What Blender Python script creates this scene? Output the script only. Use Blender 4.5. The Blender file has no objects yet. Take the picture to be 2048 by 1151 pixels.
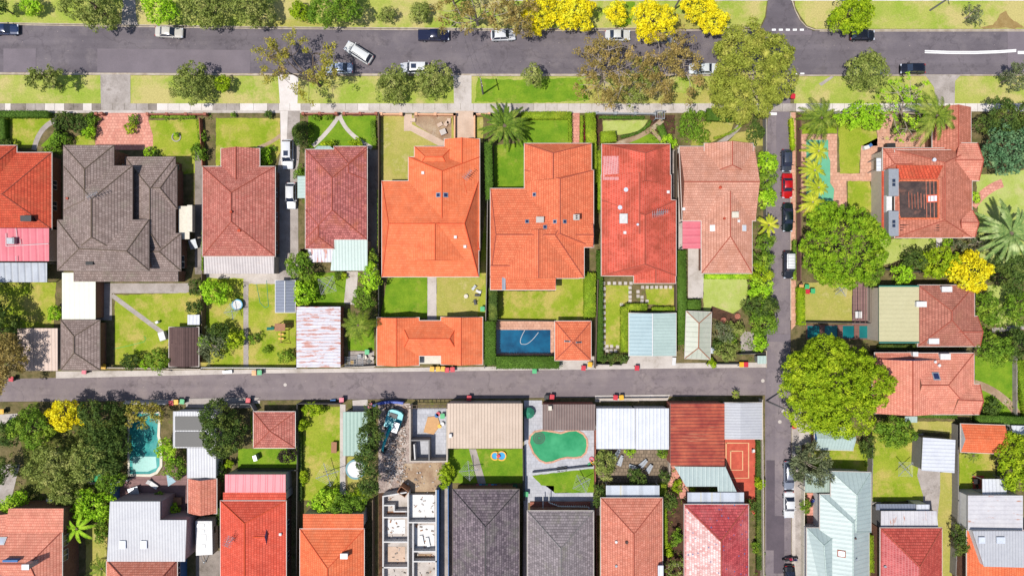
import bpy, math, random
import numpy as np
from mathutils import Vector, Matrix
# ---------------------------------------------------------------- camera, sky, sun, exposure
C = bpy.context.scene
H = 113.0                       # height of the drone above the street, metres
S = 12.0                        # pixels of the 2048 px photograph per metre on the ground
cam = bpy.data.objects.new('camera', bpy.data.cameras.new('camera'))
C.collection.objects.link(cam)
cam.location = (0, 0, H)
cam.data.sensor_width = 36.0
cam.data.lens = 36.0 * H / (2048 / S)
cam.data.clip_end = 3000
C.camera = cam
SUN = Vector((-.34, -.225, 1.0)).normalized()
w = bpy.data.worlds.new("World"); C.world = w; w.use_nodes = True
_n = w.node_tree.nodes; _b = _n['Background']
_s = _n.new('ShaderNodeTexSky'); _s.sky_type = 'NISHITA'; _s.sun_disc = False
_s.sun_elevation = math.asin(SUN.z); _s.sun_rotation = math.atan2(SUN.x, SUN.y)
w.node_tree.links.new(_s.outputs[0], _b.inputs[0]); _b.inputs[1].default_value = 0.125
_l = bpy.data.lights.new('sun', 'SUN'); _l.energy = 4.7; _l.angle = math.radians(.5); _l.color = (1, .965, .90)
sun = bpy.data.objects.new('sun', _l); C.collection.objects.link(sun)
sun.rotation_euler = SUN.to_track_quat('Z', 'Y').to_euler(); sun.location = (0, 0, 60)
C.view_settings.view_transform = 'Standard'; C.view_settings.look = 'None'
C.view_settings.exposure = 0.2; C.view_settings.gamma = 1.0
C.cycles.max_bounces = 5; C.cycles.diffuse_bounces = 3; C.cycles.transparent_max_bounces = 6

# ---------------------------------------------------------------- helpers
def W(x, y, z=0.0):             # a point seen at pixel x, y that lies z metres up
    k = (H - z) / H / S
    return ((x - 1024) * k, (575.5 - y) * k, z)

def col(r, g, b, k=.60):        # measured sRGB of the sunlit surface -> base colour
    f = lambda c: ((c / 255 + .055) / 1.055) ** 2.4 if c > 10 else c / 255 / 12.92
    return (min(.88, f(r) * k), min(.88, f(g) * k), min(.88, f(b) * k), 1)

class MB:
    def __init__(s): s.v, s.f, s.m = [], [], []
    def face(s, pts, m=0):
        n = len(s.v); s.v += [tuple(p) for p in pts]; s.f.append(tuple(range(n, n + len(pts)))); s.m.append(m)
    def add(s, vs, fs, m=0):
        n = len(s.v); s.v += [tuple(p) for p in vs]
        for f in fs: s.f.append(tuple(i + n for i in f)); s.m.append(m)
    def box(s, x0, y0, z0, x1, y1, z1, m=0):
        if x0 > x1: x0, x1 = x1, x0
        if y0 > y1: y0, y1 = y1, y0
        s.add([(x0,y0,z0),(x1,y0,z0),(x1,y1,z0),(x0,y1,z0),(x0,y0,z1),(x1,y0,z1),(x1,y1,z1),(x0,y1,z1)],
              [(3,2,1,0),(4,5,6,7),(0,1,5,4),(1,2,6,5),(2,3,7,6),(3,0,4,7)], m)
    def obox(s, cx, cy, cz, lx, ly, lz, a=0, m=0, tilt=0):   # centred, turned box
        R = Matrix.Rotation(a, 3, 'Z') @ Matrix.Rotation(tilt, 3, 'Y'); c = Vector((cx, cy, cz))
        vs = [c + R @ Vector((sx*lx/2, sy*ly/2, sz*lz/2)) for sz in (-1,1) for sx, sy in ((-1,-1),(1,-1),(1,1),(-1,1))]
        s.add(vs, [(3,2,1,0),(4,5,6,7),(0,1,5,4),(1,2,6,5),(2,3,7,6),(3,0,4,7)], m)
    def tube(s, a, b, r0, r1=None, n=6, m=0, cap=True):
        r1 = r0 if r1 is None else r1
        a, b = Vector(a), Vector(b); d = (b - a)
        if d.length < 1e-6: return
        q = d.to_track_quat('Z', 'Y'); vs = []
        for p, r in ((a, r0), (b, r1)):
            for i in range(n):
                t = 2*math.pi*i/n; vs.append(p + q @ Vector((r*math.cos(t), r*math.sin(t), 0)))
        fs = [(i, (i+1) % n, n+(i+1) % n, n+i) for i in range(n)]
        if cap: fs += [tuple(range(n-1, -1, -1)), tuple(range(n, 2*n))]
        s.add(vs, fs, m)
    def path(s, pts, r, n=6, m=0):
        for a, b in zip(pts, pts[1:]): s.tube(a, b, r, r, n, m)
    def disc(s, cx, cy, z, r, n=20, m=0):
        s.face([(cx+r*math.cos(2*math.pi*i/n), cy+r*math.sin(2*math.pi*i/n), z) for i in range(n)], m)
    def ring(s, cx, cy, z0, z1, r0, r1, n=24, m=0):
        P = lambda r, z: [(cx+r*math.cos(2*math.pi*i/n), cy+r*math.sin(2*math.pi*i/n), z) for i in range(n)]
        vs = P(r0,z0)+P(r1,z0)+P(r1,z1)+P(r0,z1); fs = []
        for k in range(4):
            for i in range(n):
                a, b = k*n+i, k*n+(i+1) % n; c, d = ((k+1) % 4)*n+(i+1) % n, ((k+1) % 4)*n+i
                fs.append((a, b, c, d))
        s.add(vs, fs, m)
    def prism(s, pts, z0, z1, m=0):          # world xy outline
        ar = sum(a[0]*b[1]-b[0]*a[1] for a, b in zip(pts, pts[1:]+pts[:1]))
        if ar < 0: pts = pts[::-1]
        n = len(pts)
        s.add([(p[0],p[1],z0) for p in pts]+[(p[0],p[1],z1) for p in pts],
              [tuple(range(n-1,-1,-1)), tuple(range(n,2*n))]+[(i,(i+1)%n,n+(i+1)%n,n+i) for i in range(n)], m)
    def build(s, name, mats, parent=None, uv=True, smooth=False):
        me = bpy.data.meshes.new(name)
        if parent is None:
            xs = np.array(s.v); o3 = Vector(((xs[:,0].min()+xs[:,0].max())/2, (xs[:,1].min()+xs[:,1].max())/2, xs[:,2].min()))
        else: o3 = origin(parent)
        me.from_pydata([(p[0]-o3.x, p[1]-o3.y, p[2]-o3.z) for p in s.v], [], s.f)
        for m in (mats if isinstance(mats, (list, tuple)) else [mats]): me.materials.append(m)
        me.polygons.foreach_set('material_index', s.m)
        if smooth: me.polygons.foreach_set('use_smooth', [True]*len(s.f))
        me.update()
        if uv: slope_uv(me, o3)
        o = bpy.data.objects.new(name, me); C.collection.objects.link(o)
        if parent is None: o.location = o3
        else: o.parent = parent
        return o

def origin(o):
    v = Vector((0,0,0))
    while o is not None: v += o.location; o = o.parent
    return v

def slope_uv(me, off):           # u runs along the eave, v up the slope, both in metres
    uvl = me.uv_layers.new(name='UVMap'); Z = Vector((0,0,1))
    for p in me.polygons:
        n = p.normal; u = Z.cross(n)
        u = Vector((1,0,0)) if u.length < .02 else u.normalized()
        v = n.cross(u)
        for li in p.loop_indices:
            c = me.vertices[me.loops[li].vertex_index].co + off
            uvl.data[li].uv = (c.dot(u), c.dot(v))

def tag(o, label=None, cat=None, group=None, kind=None):
    if label: o['label'] = label
    if cat: o['category'] = cat
    if group: o['group'] = group
    if kind: o['kind'] = kind
    return o
def thing(name, label, cat, loc, group=None, rz=0):
    o = bpy.data.objects.new(name, None); C.collection.objects.link(o); o.empty_display_size = .2
    o.location = loc; o.rotation_euler = (0,0,rz)
    return tag(o, label, cat, group)
def copy_tree(o, parent=None):
    c = o.copy(); C.collection.objects.link(c)
    if parent is not None: c.parent = parent
    for ch in list(o.children): copy_tree(ch, c)
    return c

# ---------------------------------------------------------------- materials
class NT:
    def __init__(s, name, rough=.9, metallic=0, spec=.3):
        s.mat = bpy.data.materials.new(name); s.mat.use_nodes = True
        s.t = s.mat.node_tree; s.n = s.t.nodes; s.b = s.n['Principled BSDF']
        s.b.inputs['Roughness'].default_value = rough; s.b.inputs['Metallic'].default_value = metallic
        s.b.inputs['Specular IOR Level'].default_value = spec
    def L(s, a, b): s.t.links.new(a, b)
    def pos(s):
        g = s.n.new('ShaderNodeNewGeometry'); return g.outputs['Position']
    def uv(s): return s.n.new('ShaderNodeUVMap').outputs[0]
    def noise(s, v, scale, detail=3, rough=.6, sx=(1,1,1)):
        m = s.n.new('ShaderNodeMapping'); m.inputs['Scale'].default_value = sx; s.L(v, m.inputs[0])
        k = s.n.new('ShaderNodeTexNoise'); k.inputs['Scale'].default_value = scale; k.inputs['Detail'].default_value = detail
        k.inputs['Roughness'].default_value = rough; s.L(m.outputs[0], k.inputs[0]); return k.outputs[0]
    def ramp(s, f, a, b):
        m = s.n.new('ShaderNodeMapRange'); m.clamp = True
        for i, x in ((1, a), (2, b), (3, 0), (4, 1)): m.inputs[i].default_value = x
        s.L(f, m.inputs[0]); return m.outputs[0]
    def mix(s, f, a, b, mode='MIX'):
        m = s.n.new('ShaderNodeMix'); m.data_type = 'RGBA'; m.blend_type = mode
        for x, i in ((f, 0), (a, 6), (b, 7)):
            if hasattr(x, 'node'): s.L(x, m.inputs[i])
            else: m.inputs[i].default_value = x
        return m.outputs[2]
    def math(s, op, a, b=0.0):
        m = s.n.new('ShaderNodeMath'); m.operation = op
        for x, i in ((a, 0), (b, 1)):
            if hasattr(x, 'node'): s.L(x, m.inputs[i])
            else: m.inputs[i].default_value = x
        return m.outputs[0]
    def sep(s, v):
        k = s.n.new('ShaderNodeSeparateXYZ'); s.L(v, k.inputs[0]); return k.outputs
    def val(s, c, f, lo, hi):      # multiply a colour by lo..hi along f
        m = s.n.new('ShaderNodeMapRange'); m.inputs[3].default_value = lo; m.inputs[4].default_value = hi
        m.inputs[1].default_value = .25; m.inputs[2].default_value = .75; s.L(f, m.inputs[0])
        return s.mix(1.0, c, m.outputs[0], 'MULTIPLY')
    def bump(s, h, st=.5, d=.05):
        b = s.n.new('ShaderNodeBump'); b.inputs['Strength'].default_value = st; b.inputs['Distance'].default_value = d
        s.L(h, b.inputs['Height']); s.L(b.outputs[0], s.b.inputs['Normal'])
    def out(s, c):
        if hasattr(c, 'node'): s.L(c, s.b.inputs['Base Color'])
        else: s.b.inputs['Base Color'].default_value = c
        return s.mat

def plain(name, c, rough=.6, metallic=0, spec=.4):
    n = NT(name, rough, metallic, spec); k = n.noise(n.pos(), 2.5, 4)
    return n.out(n.val(c, k, .86, 1.1))
def ground(name, a, b, c=None, s1=.5, s2=5, cf=(.55,.7), fine=.2, rough=.95, bump=0, s3=.2, streak=None):
    n = NT(name, rough, 0, .15); p = n.pos()
    x = n.mix(n.ramp(n.noise(p, s1, 5, .62), .38, .62), a, b)
    if c: x = n.mix(n.ramp(n.noise(p, s3, 5, .7), *cf), x, c)
    f = n.noise(p, s2, 4, .75); x = n.val(x, f, 1-fine, 1+fine)
    if streak:
        x = n.val(x, n.noise(p, 1, 4, .6, streak), .86, 1.1); q = n.n.new('ShaderNodeTexVoronoi'); q.inputs['Scale'].default_value = .9; n.L(p, q.inputs[0])
        x = n.mix(n.ramp(q.outputs['Distance'], .055, .03), x, col(206,190,180)); x = n.val(x, n.ramp(n.noise(p, .45, 5, .75), .32, .5), .80, 1.0)
        q = n.n.new('ShaderNodeTexVoronoi'); q.feature = 'DISTANCE_TO_EDGE'; q.inputs['Scale'].default_value = .07; w_ = n.n.new('ShaderNodeVectorMath'); w_.operation = 'ADD'; n.L(p, w_.inputs[0])
        k2 = n.n.new('ShaderNodeTexNoise'); k2.inputs['Scale'].default_value = .5; k2.inputs['Detail'].default_value = 4; n.L(p, k2.inputs[0]); sc = n.n.new('ShaderNodeVectorMath'); sc.operation = 'SCALE'; sc.inputs['Scale'].default_value = 3.5; n.L(k2.outputs['Color'], sc.inputs[0]); n.L(sc.outputs[0], w_.inputs[1]); n.L(w_.outputs[0], q.inputs[0])
        x = n.mix(n.math('MULTIPLY', n.ramp(q.outputs['Distance'], .009, .003), .22), x, col(70,62,66))
    if bump: n.bump(f, bump, .08)
    return n.out(x)
def tile(name, a, b, gap, old=None, oldf=(.5,.7), spots=None, w=.36, h=.42, fine=.16, g=.02, bmp=.6, course=.55):
    n = NT(name, .85, 0, .25); uv = n.uv(); p = n.pos()
    k = n.n.new('ShaderNodeTexBrick'); n.L(uv, k.inputs['Vector'])
    k.inputs['Color1'].default_value = a; k.inputs['Color2'].default_value = b; k.inputs['Mortar'].default_value = gap
    k.inputs['Scale'].default_value = 1; k.inputs['Mortar Size'].default_value = g; k.inputs['Mortar Smooth'].default_value = .3
    k.inputs['Brick Width'].default_value = w; k.inputs['Row Height'].default_value = h; k.inputs['Bias'].default_value = 0
    x = k.outputs['Color']
    if old: x = n.mix(n.math('MULTIPLY', n.ramp(n.noise(p, .35, 6, .7), *oldf), .75), x, old)
    if spots:
        q = n.n.new('ShaderNodeTexVoronoi'); q.inputs['Scale'].default_value = 1.1; n.L(uv, q.inputs[0])
        x = n.mix(n.ramp(q.outputs['Distance'], .16, .13), x, spots)
    x = n.val(x, n.noise(p, 4, 3, .8), 1-fine, 1+fine); x = n.val(x, n.noise(p, .6, 5, .68), .80, 1.16)
    fr = n.math('FRACT', n.math('DIVIDE', n.sep(uv)[1], h))
    if bmp: x = n.mix(n.math('MULTIPLY', n.ramp(fr, .30, .05), course), x, gap); x = n.val(x, n.noise(uv, 1, 5, .7, (1.1,.12,1)), .90, 1.08)
    # each course steps down to the next
    n.bump(fr, bmp, -.12)
    return n.out(x)
def metal(name, a, b=None, per=.76, rust=None, rf=(.5,.62), rough=.45, line=.75, sheet=0, rs=(.35,6,1)):
    n = NT(name, rough, .0, .4); uv = n.uv(); p = n.pos(); u = n.sep(uv)
    b = b or a
    x = n.mix(n.ramp(n.noise(p, .5, 5, .6), .35, .65), a, b)
    fr = n.math('FRACT', n.math('DIVIDE', u[0], per))
    ln = n.ramp(n.math('ABSOLUTE', n.math('SUBTRACT', fr, .5)), .30, .42)
    x = n.mix(n.math('MULTIPLY', ln, 1-line), x, (.01,.01,.012,1))
    if rust:
        k = n.noise(uv, 1.0, 5, .7, rs); x = n.mix(n.ramp(k, *rf), x, rust)
    x = n.val(x, n.noise(p, 3, 3, .7), .92, 1.06)
    n.bump(ln, .35, .06)
    return n.out(x)
def leafmat(name, a, b, c=None, tr=.22, cf=(.5,.7)):
    n = NT(name, .75, 0, .25); g = n.n.new('ShaderNodeNewGeometry')
    x = n.mix(g.outputs['Random Per Island'], a, b)
    if c: x = n.mix(n.ramp(n.noise(g.outputs['Position'], .45, 3), *cf), x, c)
    x = n.val(x, n.noise(g.outputs['Position'], .9, 3), .78, 1.2)
    n.out(x)
    t = n.n.new('ShaderNodeBsdfTranslucent'); n.L(x, t.inputs[0])
    m = n.n.new('ShaderNodeMixShader'); m.inputs[0].default_value = tr
    n.L(n.b.outputs[0], m.inputs[1]); n.L(t.outputs[0], m.inputs[2]); n.L(m.outputs[0], n.n['Material Output'].inputs[0])
    return n.mat
c = col
M = {}
def defmats():
    M['soil'] = ground('soil', c(138,122,86), c(104,98,60), c(108,120,48), s1=.8, s3=.5, fine=.35, bump=.4)
    M['wild'] = ground('wild_ground_cover', c(118,122,56), c(82,90,40), c(132,112,80), s1=.9, s3=.6, fine=.4, bump=.5)
    M['brownpatch'] = ground('bare_patch', c(176,150,98), c(164,136,84), s1=1, fine=.2)
    M['dirt'] = ground('dirt', c(196,170,140), c(168,138,112), c(214,200,180), s1=.5, fine=.2)
    M['mulch'] = ground('mulch', c(104,74,58), c(78,58,46), c(128,100,76), s1=1.2, s3=.8, fine=.4, bump=.5)
    M['verge'] = ground('verge_grass', c(186,190,94), c(160,182,66), c(208,194,124), s1=.2, s2=5, s3=.14, cf=(.47,.6), fine=.3, bump=.35)
    M['lawn'] = ground('lawn_grass', c(172,180,62), c(144,168,38), c(200,184,98), s1=.28, s2=5, s3=.22, cf=(.48,.62), fine=.3, bump=.35)
    M['green'] = ground('green_lawn_grass', c(140,170,44), c(108,150,32), c(166,170,72), s1=.35, s2=5, s3=.3, fine=.28, bump=.35)
    M['dry'] = ground('dry_lawn_grass', c(198,184,106), c(172,174,74), c(216,196,138), s1=.3, s2=5, s3=.3, fine=.26, bump=.35)
    M['pale'] = ground('pale_lawn_grass', c(196,204,118), c(178,194,90), c(210,202,138), s1=.4, s2=5, s3=.3, fine=.2, bump=.3)
    M['road'] = ground('dark_asphalt', c(130,121,126), c(116,108,114), c(142,132,134), s1=.12, s2=7, s3=.3, cf=(.5,.75), fine=.14, streak=(.03,.7,1))
    M['lane'] = ground('grey_asphalt', c(150,137,138), c(138,125,128), c(160,146,144), s1=.12, s2=7, s3=.25, cf=(.45,.7), fine=.1, streak=(.03,.7,1))
    M['street'] = ground('street_asphalt', c(148,136,140), c(134,123,128), c(158,145,145), s1=.12, s2=7, s3=.25, cf=(.45,.7), fine=.1, streak=(.7,.03,1))
    M['patch'] = ground('patched_asphalt', c(140,129,135), c(131,121,127), s1=.3, s2=7, fine=.1)
    M['darkpatch'] = ground('new_asphalt', c(112,101,108), c(102,93,100), s1=.3, s2=7, fine=.1)
    M['conc'] = ground('concrete', c(222,211,203), c(204,193,184), c(184,172,160), s1=.4, s2=4, s3=.4, fine=.1)
    M['grey'] = ground('grey_concrete', c(196,185,178), c(174,163,155), c(150,139,130), s1=.5, s2=5, s3=.4, fine=.16)
    M['dkconc'] = ground('old_concrete', c(168,156,147), c(146,135,126), c(124,114,102), s1=.5, s2=5, s3=.5, fine=.2)
    M['white_conc'] = ground('pale_concrete', c(246,236,230), c(230,220,212), s1=.4, s2=4, fine=.06)
    M['kerb'] = ground('kerb_concrete', c(214,200,182), c(186,170,152), c(168,142,120), s1=1, s2=4, s3=.6, fine=.15)
    M['pink_conc'] = ground('pink_concrete', c(232,204,182), c(214,186,164), s1=.5, fine=.08)
    M['brickpave'] = tile('brick_paving', c(246,178,156), c(230,154,134), c(206,138,122), w=.5, h=.5, g=.04, bmp=0, fine=.2)
    M['redpave'] = tile('red_court_paving', c(222,104,80), c(206,92,72), c(206,94,74), w=.6, h=.6, g=.02, bmp=0, fine=.1)
    M['line'] = plain('cream_line_paint', c(244,190,140), .8)
    M['pinkpave'] = tile('pink_paving', c(238,186,158), c(224,168,140), c(200,150,126), w=.6, h=.6, g=.04, bmp=0, fine=.12)
    M['greypave'] = tile('grey_paving', c(210,210,216), c(198,198,204), c(184,184,190), w=.6, h=.6, g=.03, bmp=0, fine=.06)
    M['tanpave'] = tile('tan_paving', c(160,140,118), c(140,122,102), c(110,96,80), w=.6, h=.6, g=.06, bmp=0, fine=.2)
    M['deck'] = tile('timber_deck', c(160,116,104), c(144,102,92), c(92,64,58), w=9, h=.16, g=.02, bmp=0, fine=.1)
    M['deckv'] = tile('mauve_deck', c(168,132,128), c(152,118,116), c(110,84,82), w=9, h=.2, g=.02, bmp=0, fine=.1)
    M['white'] = plain('white_paint', c(240,238,236), .6)
    M['marking'] = plain('road_paint', c(250,248,246,.7), .7)
    M['off'] = plain('cream_paint', c(236,226,206), .6)
    M['dark'] = plain('dark_metal', c(52,50,52), .5)
    M['black'] = plain('black_rubber', c(28,28,30), .6)
    M['steel'] = plain('galvanised_steel', c(184,188,194), .4, .3)
    M['glass'] = plain('window_glass', c(52,62,84), .12, 0, .8)
    M['skyglass'] = plain('skylight_glass', c(46,56,100), .12, 0, .8)
    M['dome'] = plain('skylight_dome', c(226,232,244), .3)
    M['brick'] = tile('wall_brick', c(150,92,70), c(128,74,58), c(170,150,130), w=.24, h=.1, g=.012, bmp=0)
    M['redbrick'] = tile('front_wall_brick', c(188,110,88), c(164,88,72), c(180,150,130), w=.4, h=.3, g=.02, bmp=0)
    M['render'] = plain('rendered_wall', c(214,200,184), .8)
    M['orange_wall'] = plain('peach_rendered_wall', c(250,190,150), .8)
    M['pinkwall'] = plain('mauve_rendered_wall', c(186,160,160), .8)
    M['bluewall'] = plain('blue_painted_wall', c(70,120,180), .7)
    M['whitewall'] = plain('white_rendered_wall', c(232,228,224), .8)
    M['greywall'] = plain('grey_wall', c(140,136,134), .8)
    M['fence'] = plain('weathered_fence_timber', c(118,100,84), .9)
    M['fencegrey'] = plain('grey_fence_timber', c(150,144,138), .9)
    M['fencedark'] = plain('dark_fence_panel', c(82,78,76), .8)
    M['fencebrown'] = plain('brown_fence_timber', c(136,96,84), .9)
    M['bark'] = plain('bark', c(122,104,88), .95)
    M['palebark'] = plain('pale_bark', c(190,174,158), .9)
    M['timber'] = plain('timber', c(178,126,92), .8)
    # roofs
    def T(k, a, b, gap, **kw): M[k] = tile(k+'_tiles', c(*a), c(*b), c(*gap), **{q: (c(*v) if q in ('old','spots') else v) for q, v in kw.items()})
    T('red', (234,104,72), (212,84,56), (140,52,36), old=(190,96,64))
    T('slate_brown', (176,156,148), (148,128,120), (96,78,72), old=(150,142,124), oldf=(.55,.75))
    T('salmon_red', (222,142,126), (196,112,98), (128,66,56), old=(178,110,92), fine=.22)
    T('maroon', (220,134,126), (178,98,92), (110,58,56), old=(196,112,78), oldf=(.5,.7), fine=.32)
    T('orange', (255,144,98), (252,132,84), (226,100,56), old=(232,112,72), fine=.08, g=.01, bmp=.35, course=.4)
    T('orange_red', (254,144,102), (242,126,86), (190,84,52), fine=.12)
    T('scarlet', (238,106,84), (216,84,62), (240,136,116), old=(170,74,50), oldf=(.45,.62), fine=.14, g=.025)
    T('pinkish', (232,150,146), (222,132,128), (246,200,196), fine=.1)
    T('dusty', (236,176,152), (220,158,134), (176,112,90), old=(206,140,112), fine=.16, g=.02)
    T('clay', (226,144,120), (200,122,98), (158,90,70), old=(190,112,86), fine=.16, g=.02)
    T('clay_dark', (208,136,116), (186,116,98), (130,74,62), old=(178,120,96), fine=.2)
    T('clay_light', (252,170,144), (238,150,126), (196,108,86), old=(214,140,112), fine=.14)
    T('vermilion', (248,112,88), (234,94,70), (170,54,38), fine=.1)
    T('tangerine', (254,138,92), (244,122,76), (204,86,50), old=(238,140,96), fine=.08)
    T('charcoal', (154,138,144), (104,92,100), (52,42,48), old=(134,130,120), fine=.25, w=.4)
    T('greyslate', (172,160,162), (138,128,130), (92,82,86), old=(140,140,116), oldf=(.55,.75), fine=.2, w=.4)
    T('terracotta', (242,158,134), (222,134,110), (164,84,64), old=(220,140,112), fine=.2)
    T('rose', (224,98,100), (184,70,74), (130,46,54), spots=(92,110,160), old=(224,130,128), oldf=(.5,.7), fine=.26)
    T('frost', (255,236,230), (232,176,170), (220,150,144), spots=(130,140,176), fine=.22)
    T('crimson', (222,104,90), (196,80,68), (126,46,40), fine=.16)
    T('pinkred', (214,110,108), (196,90,90), (236,156,152), fine=.14)
    T('brown', (120,94,88), (104,80,76), (62,46,44), fine=.1, w=9, h=.45)
    # metal roofs
    M['pink_metal'] = metal('pink_metal', c(232,112,128), c(222,100,116), 1.2, line=.92)
    M['white_metal'] = metal('white_metal', c(238,240,246), c(226,228,236), .6, line=.82)
    M['cream_metal'] = metal('cream_metal', c(244,244,226), c(238,238,218), .8, line=.95)
    M['grey_metal'] = metal('grey_metal', c(206,206,210), c(196,196,202), .45, line=.84)
    M['dull_metal'] = metal('dull_metal', c(196,184,182), c(176,164,164), .45, line=.86, rust=c(176,142,126), rf=(.58,.7))
    M['beige_metal'] = metal('beige_metal', c(214,188,166), c(204,178,156), .5, line=.78)
    M['beige2_metal'] = metal('pinkish_beige_metal', c(226,196,178), c(218,188,170), .6, line=.78)
    M['mint_metal'] = metal('mint_metal', c(194,214,206), c(186,206,198), .5, line=.9)
    M['sage_metal'] = metal('sage_metal', c(178,196,182), c(170,188,174), .5, line=.9)
    M['blue_metal'] = metal('blue_grey_metal', c(168,194,200), c(160,186,192), .6, line=.92)
    M['pale_metal'] = metal('pale_weathered_metal', c(208,208,190), c(196,200,180), .8, line=.9, rust=c(190,160,120), rf=(.66,.72))
    M['slate_metal'] = metal('slate_metal', c(150,156,172), c(142,148,164), .5, line=.78)
    M['rust_metal'] = metal('rust_streaked_metal', c(220,218,228), c(206,200,210), .5, line=.84, rust=c(190,116,100), rf=(.52,.58), rs=(2.2,.35,1))
    M['orange_rust'] = metal('rusty_metal', c(206,98,66), c(164,56,40), .55, line=.45, rust=c(226,150,112), rf=(.56,.72), rs=(3,.15,1))
    M['spot_rust'] = metal('patchy_rust_metal', c(228,224,226), c(214,210,214), .7, line=.92, rust=c(196,128,92), rf=(.60,.66), rs=(.9,.25,1))
    M['greenish'] = metal('pale_green_metal', c(192,208,204), c(182,198,196), .7, line=.92)
    M['sand_metal'] = metal('sand_metal', c(216,208,164), c(210,202,158), .7, line=.95)
    M['teal_metal'] = metal('aqua_metal', c(140,176,162), c(132,168,154), .6, line=.9)
    M['poly'] = metal('ribbed_plastic', c(190,196,206), c(170,176,188), 1.1, line=.7)
    M['strip'] = metal('striped_awning_metal', c(214,220,230), c(206,212,222), 2.6, line=.82, rust=c(214,208,186), rf=(.6,.62), rs=(1,.01,1))
    M['gutter'] = plain('gutter_paint', c(226,214,204), .5)
    M['gutter_dark'] = plain('dark_gutter_paint', c(110,90,84), .5)
    M['teal_gutter'] = plain('teal_gutter_paint', c(60,140,126), .5)
    M['cap'] = plain('ridge_mortar', c(186,92,72), .85)
    M['membrane'] = ground('black_roof_membrane', c(96,80,76), c(72,62,62), c(132,96,84), s1=1, s3=.6, fine=.25)
    # foliage
    def F(k, a, b, d=None, kk=.95, **kw): M['f_'+k] = leafmat(k+'_foliage', c(*a, kk), c(*b, kk), c(*d, kk) if d else None, **kw)
    F('olive', (150,160,78), (108,124,50), (168,168,96))
    F('green', (124,156,42), (86,122,28), (150,170,52))
    F('bright', (168,206,40), (126,176,26), (188,212,62))
    F('lime', (164,186,26), (114,146,14), (182,196,40))
    F('yellow', (244,230,34), (228,208,14), (214,214,54), tr=.25)
    F('gum', (170,150,84), (126,110,52), (180,154,92))
    F('gumgold', (186,176,66), (140,138,48), (164,140,84))
    F('dark', (94,116,46), (58,82,30), (112,124,50))
    F('bluegreen', (110,146,100), (72,112,72), (132,160,110))
    F('greyleaf', (128,136,96), (92,102,68), (110,112,80))
    F('palm', (132,150,44), (78,102,28), (160,164,76))
    F('cycad', (112,138,36), (62,88,22), (156,164,72), cf=(.55,.7))
    F('palmlime', (190,196,44), (148,164,34), (206,200,66))
    F('bluepalm', (146,166,92), (92,124,62), (190,198,140))
    F('hedge', (150,170,38), (110,142,26), (164,176,50))
    F('darkhedge', (94,126,40), (66,98,26))
    F('bigolive', (164,170,66), (122,132,42), (180,176,82))
    F('fig', (142,176,30), (106,146,20), (162,180,44))
    F('purple', (70,60,44), (48,40,34))
    F('red', (150,40,60), (120,26,50))
    # water
    for k, a, b in (('blue', (20,100,136), (10,70,104)), ('aqua', (70,168,160), (36,128,128)), ('emerald', (72,166,114), (42,140,90)),
                    ('jade', (116,186,148), (96,168,132)), ('teal', (22,118,118), (12,98,100)), ('kids', (90,180,220), (60,150,210))):
        n = NT(k+'_water', .08, 0, .5); p = n.pos()
        x = n.mix(n.ramp(n.noise(p, .35, 3), .35, .65), c(*a, .75), c(*b, .75)); n.bump(n.noise(p, 2.2, 3), .15, .05)
        M['w_'+k] = n.out(x)
defmats()
# ---------------------------------------------------------------- flat ground pieces
rnd = random.Random(7)
def rough(pts, amp=.6, step=6):
    out = []
    for (a, b), (d, e) in zip(pts, pts[1:]+pts[:1]):
        n = max(1, int(math.hypot(d-a, e-b)/step))
        for i in range(n):
            t = i/n; out.append((a+(d-a)*t+rnd.uniform(-amp, amp), b+(e-b)*t+rnd.uniform(-amp, amp)))
    return out
_cnt = [0]
def sheet(name, pts, mat, layer=1, amp=0, z0=0.0):
    if amp: pts = rough(pts, amp)
    _cnt[0] += 1
    z = z0 + layer*.012 + (_cnt[0] % 24)*.0005
    m = MB(); P = [W(x, y, 0)[:2]+(z,) for x, y in pts]
    if sum(a[0]*b[1]-b[0]*a[1] for a, b in zip(P, P[1:]+P[:1])) < 0: P.reverse()
    m.face(P)
    return tag(m.build(name, M[mat]), kind='structure')
def rect(x0, y0, x1, y1): return [(x0,y0),(x1,y0),(x1,y1),(x0,y1)]
def band(pts, wd):               # a ribbon of width wd (pixels) along pixel points
    L, R = [], []
    for i, p in enumerate(pts):
        a = pts[max(0, i-1)]; b = pts[min(len(pts)-1, i+1)]
        dx, dy = b[0]-a[0], b[1]-a[1]; n = math.hypot(dx, dy) or 1
        L.append((p[0]-dy/n*wd/2, p[1]+dx/n*wd/2)); R.append((p[0]+dy/n*wd/2, p[1]-dx/n*wd/2))
    return L+R[::-1]
def bez(a, b, d, n=10):
    return [((1-t)**2*a[0]+2*t*(1-t)*b[0]+t*t*d[0], (1-t)**2*a[1]+2*t*(1-t)*b[1]+t*t*d[1]) for t in [i/n for i in range(n+1)]]
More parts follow.
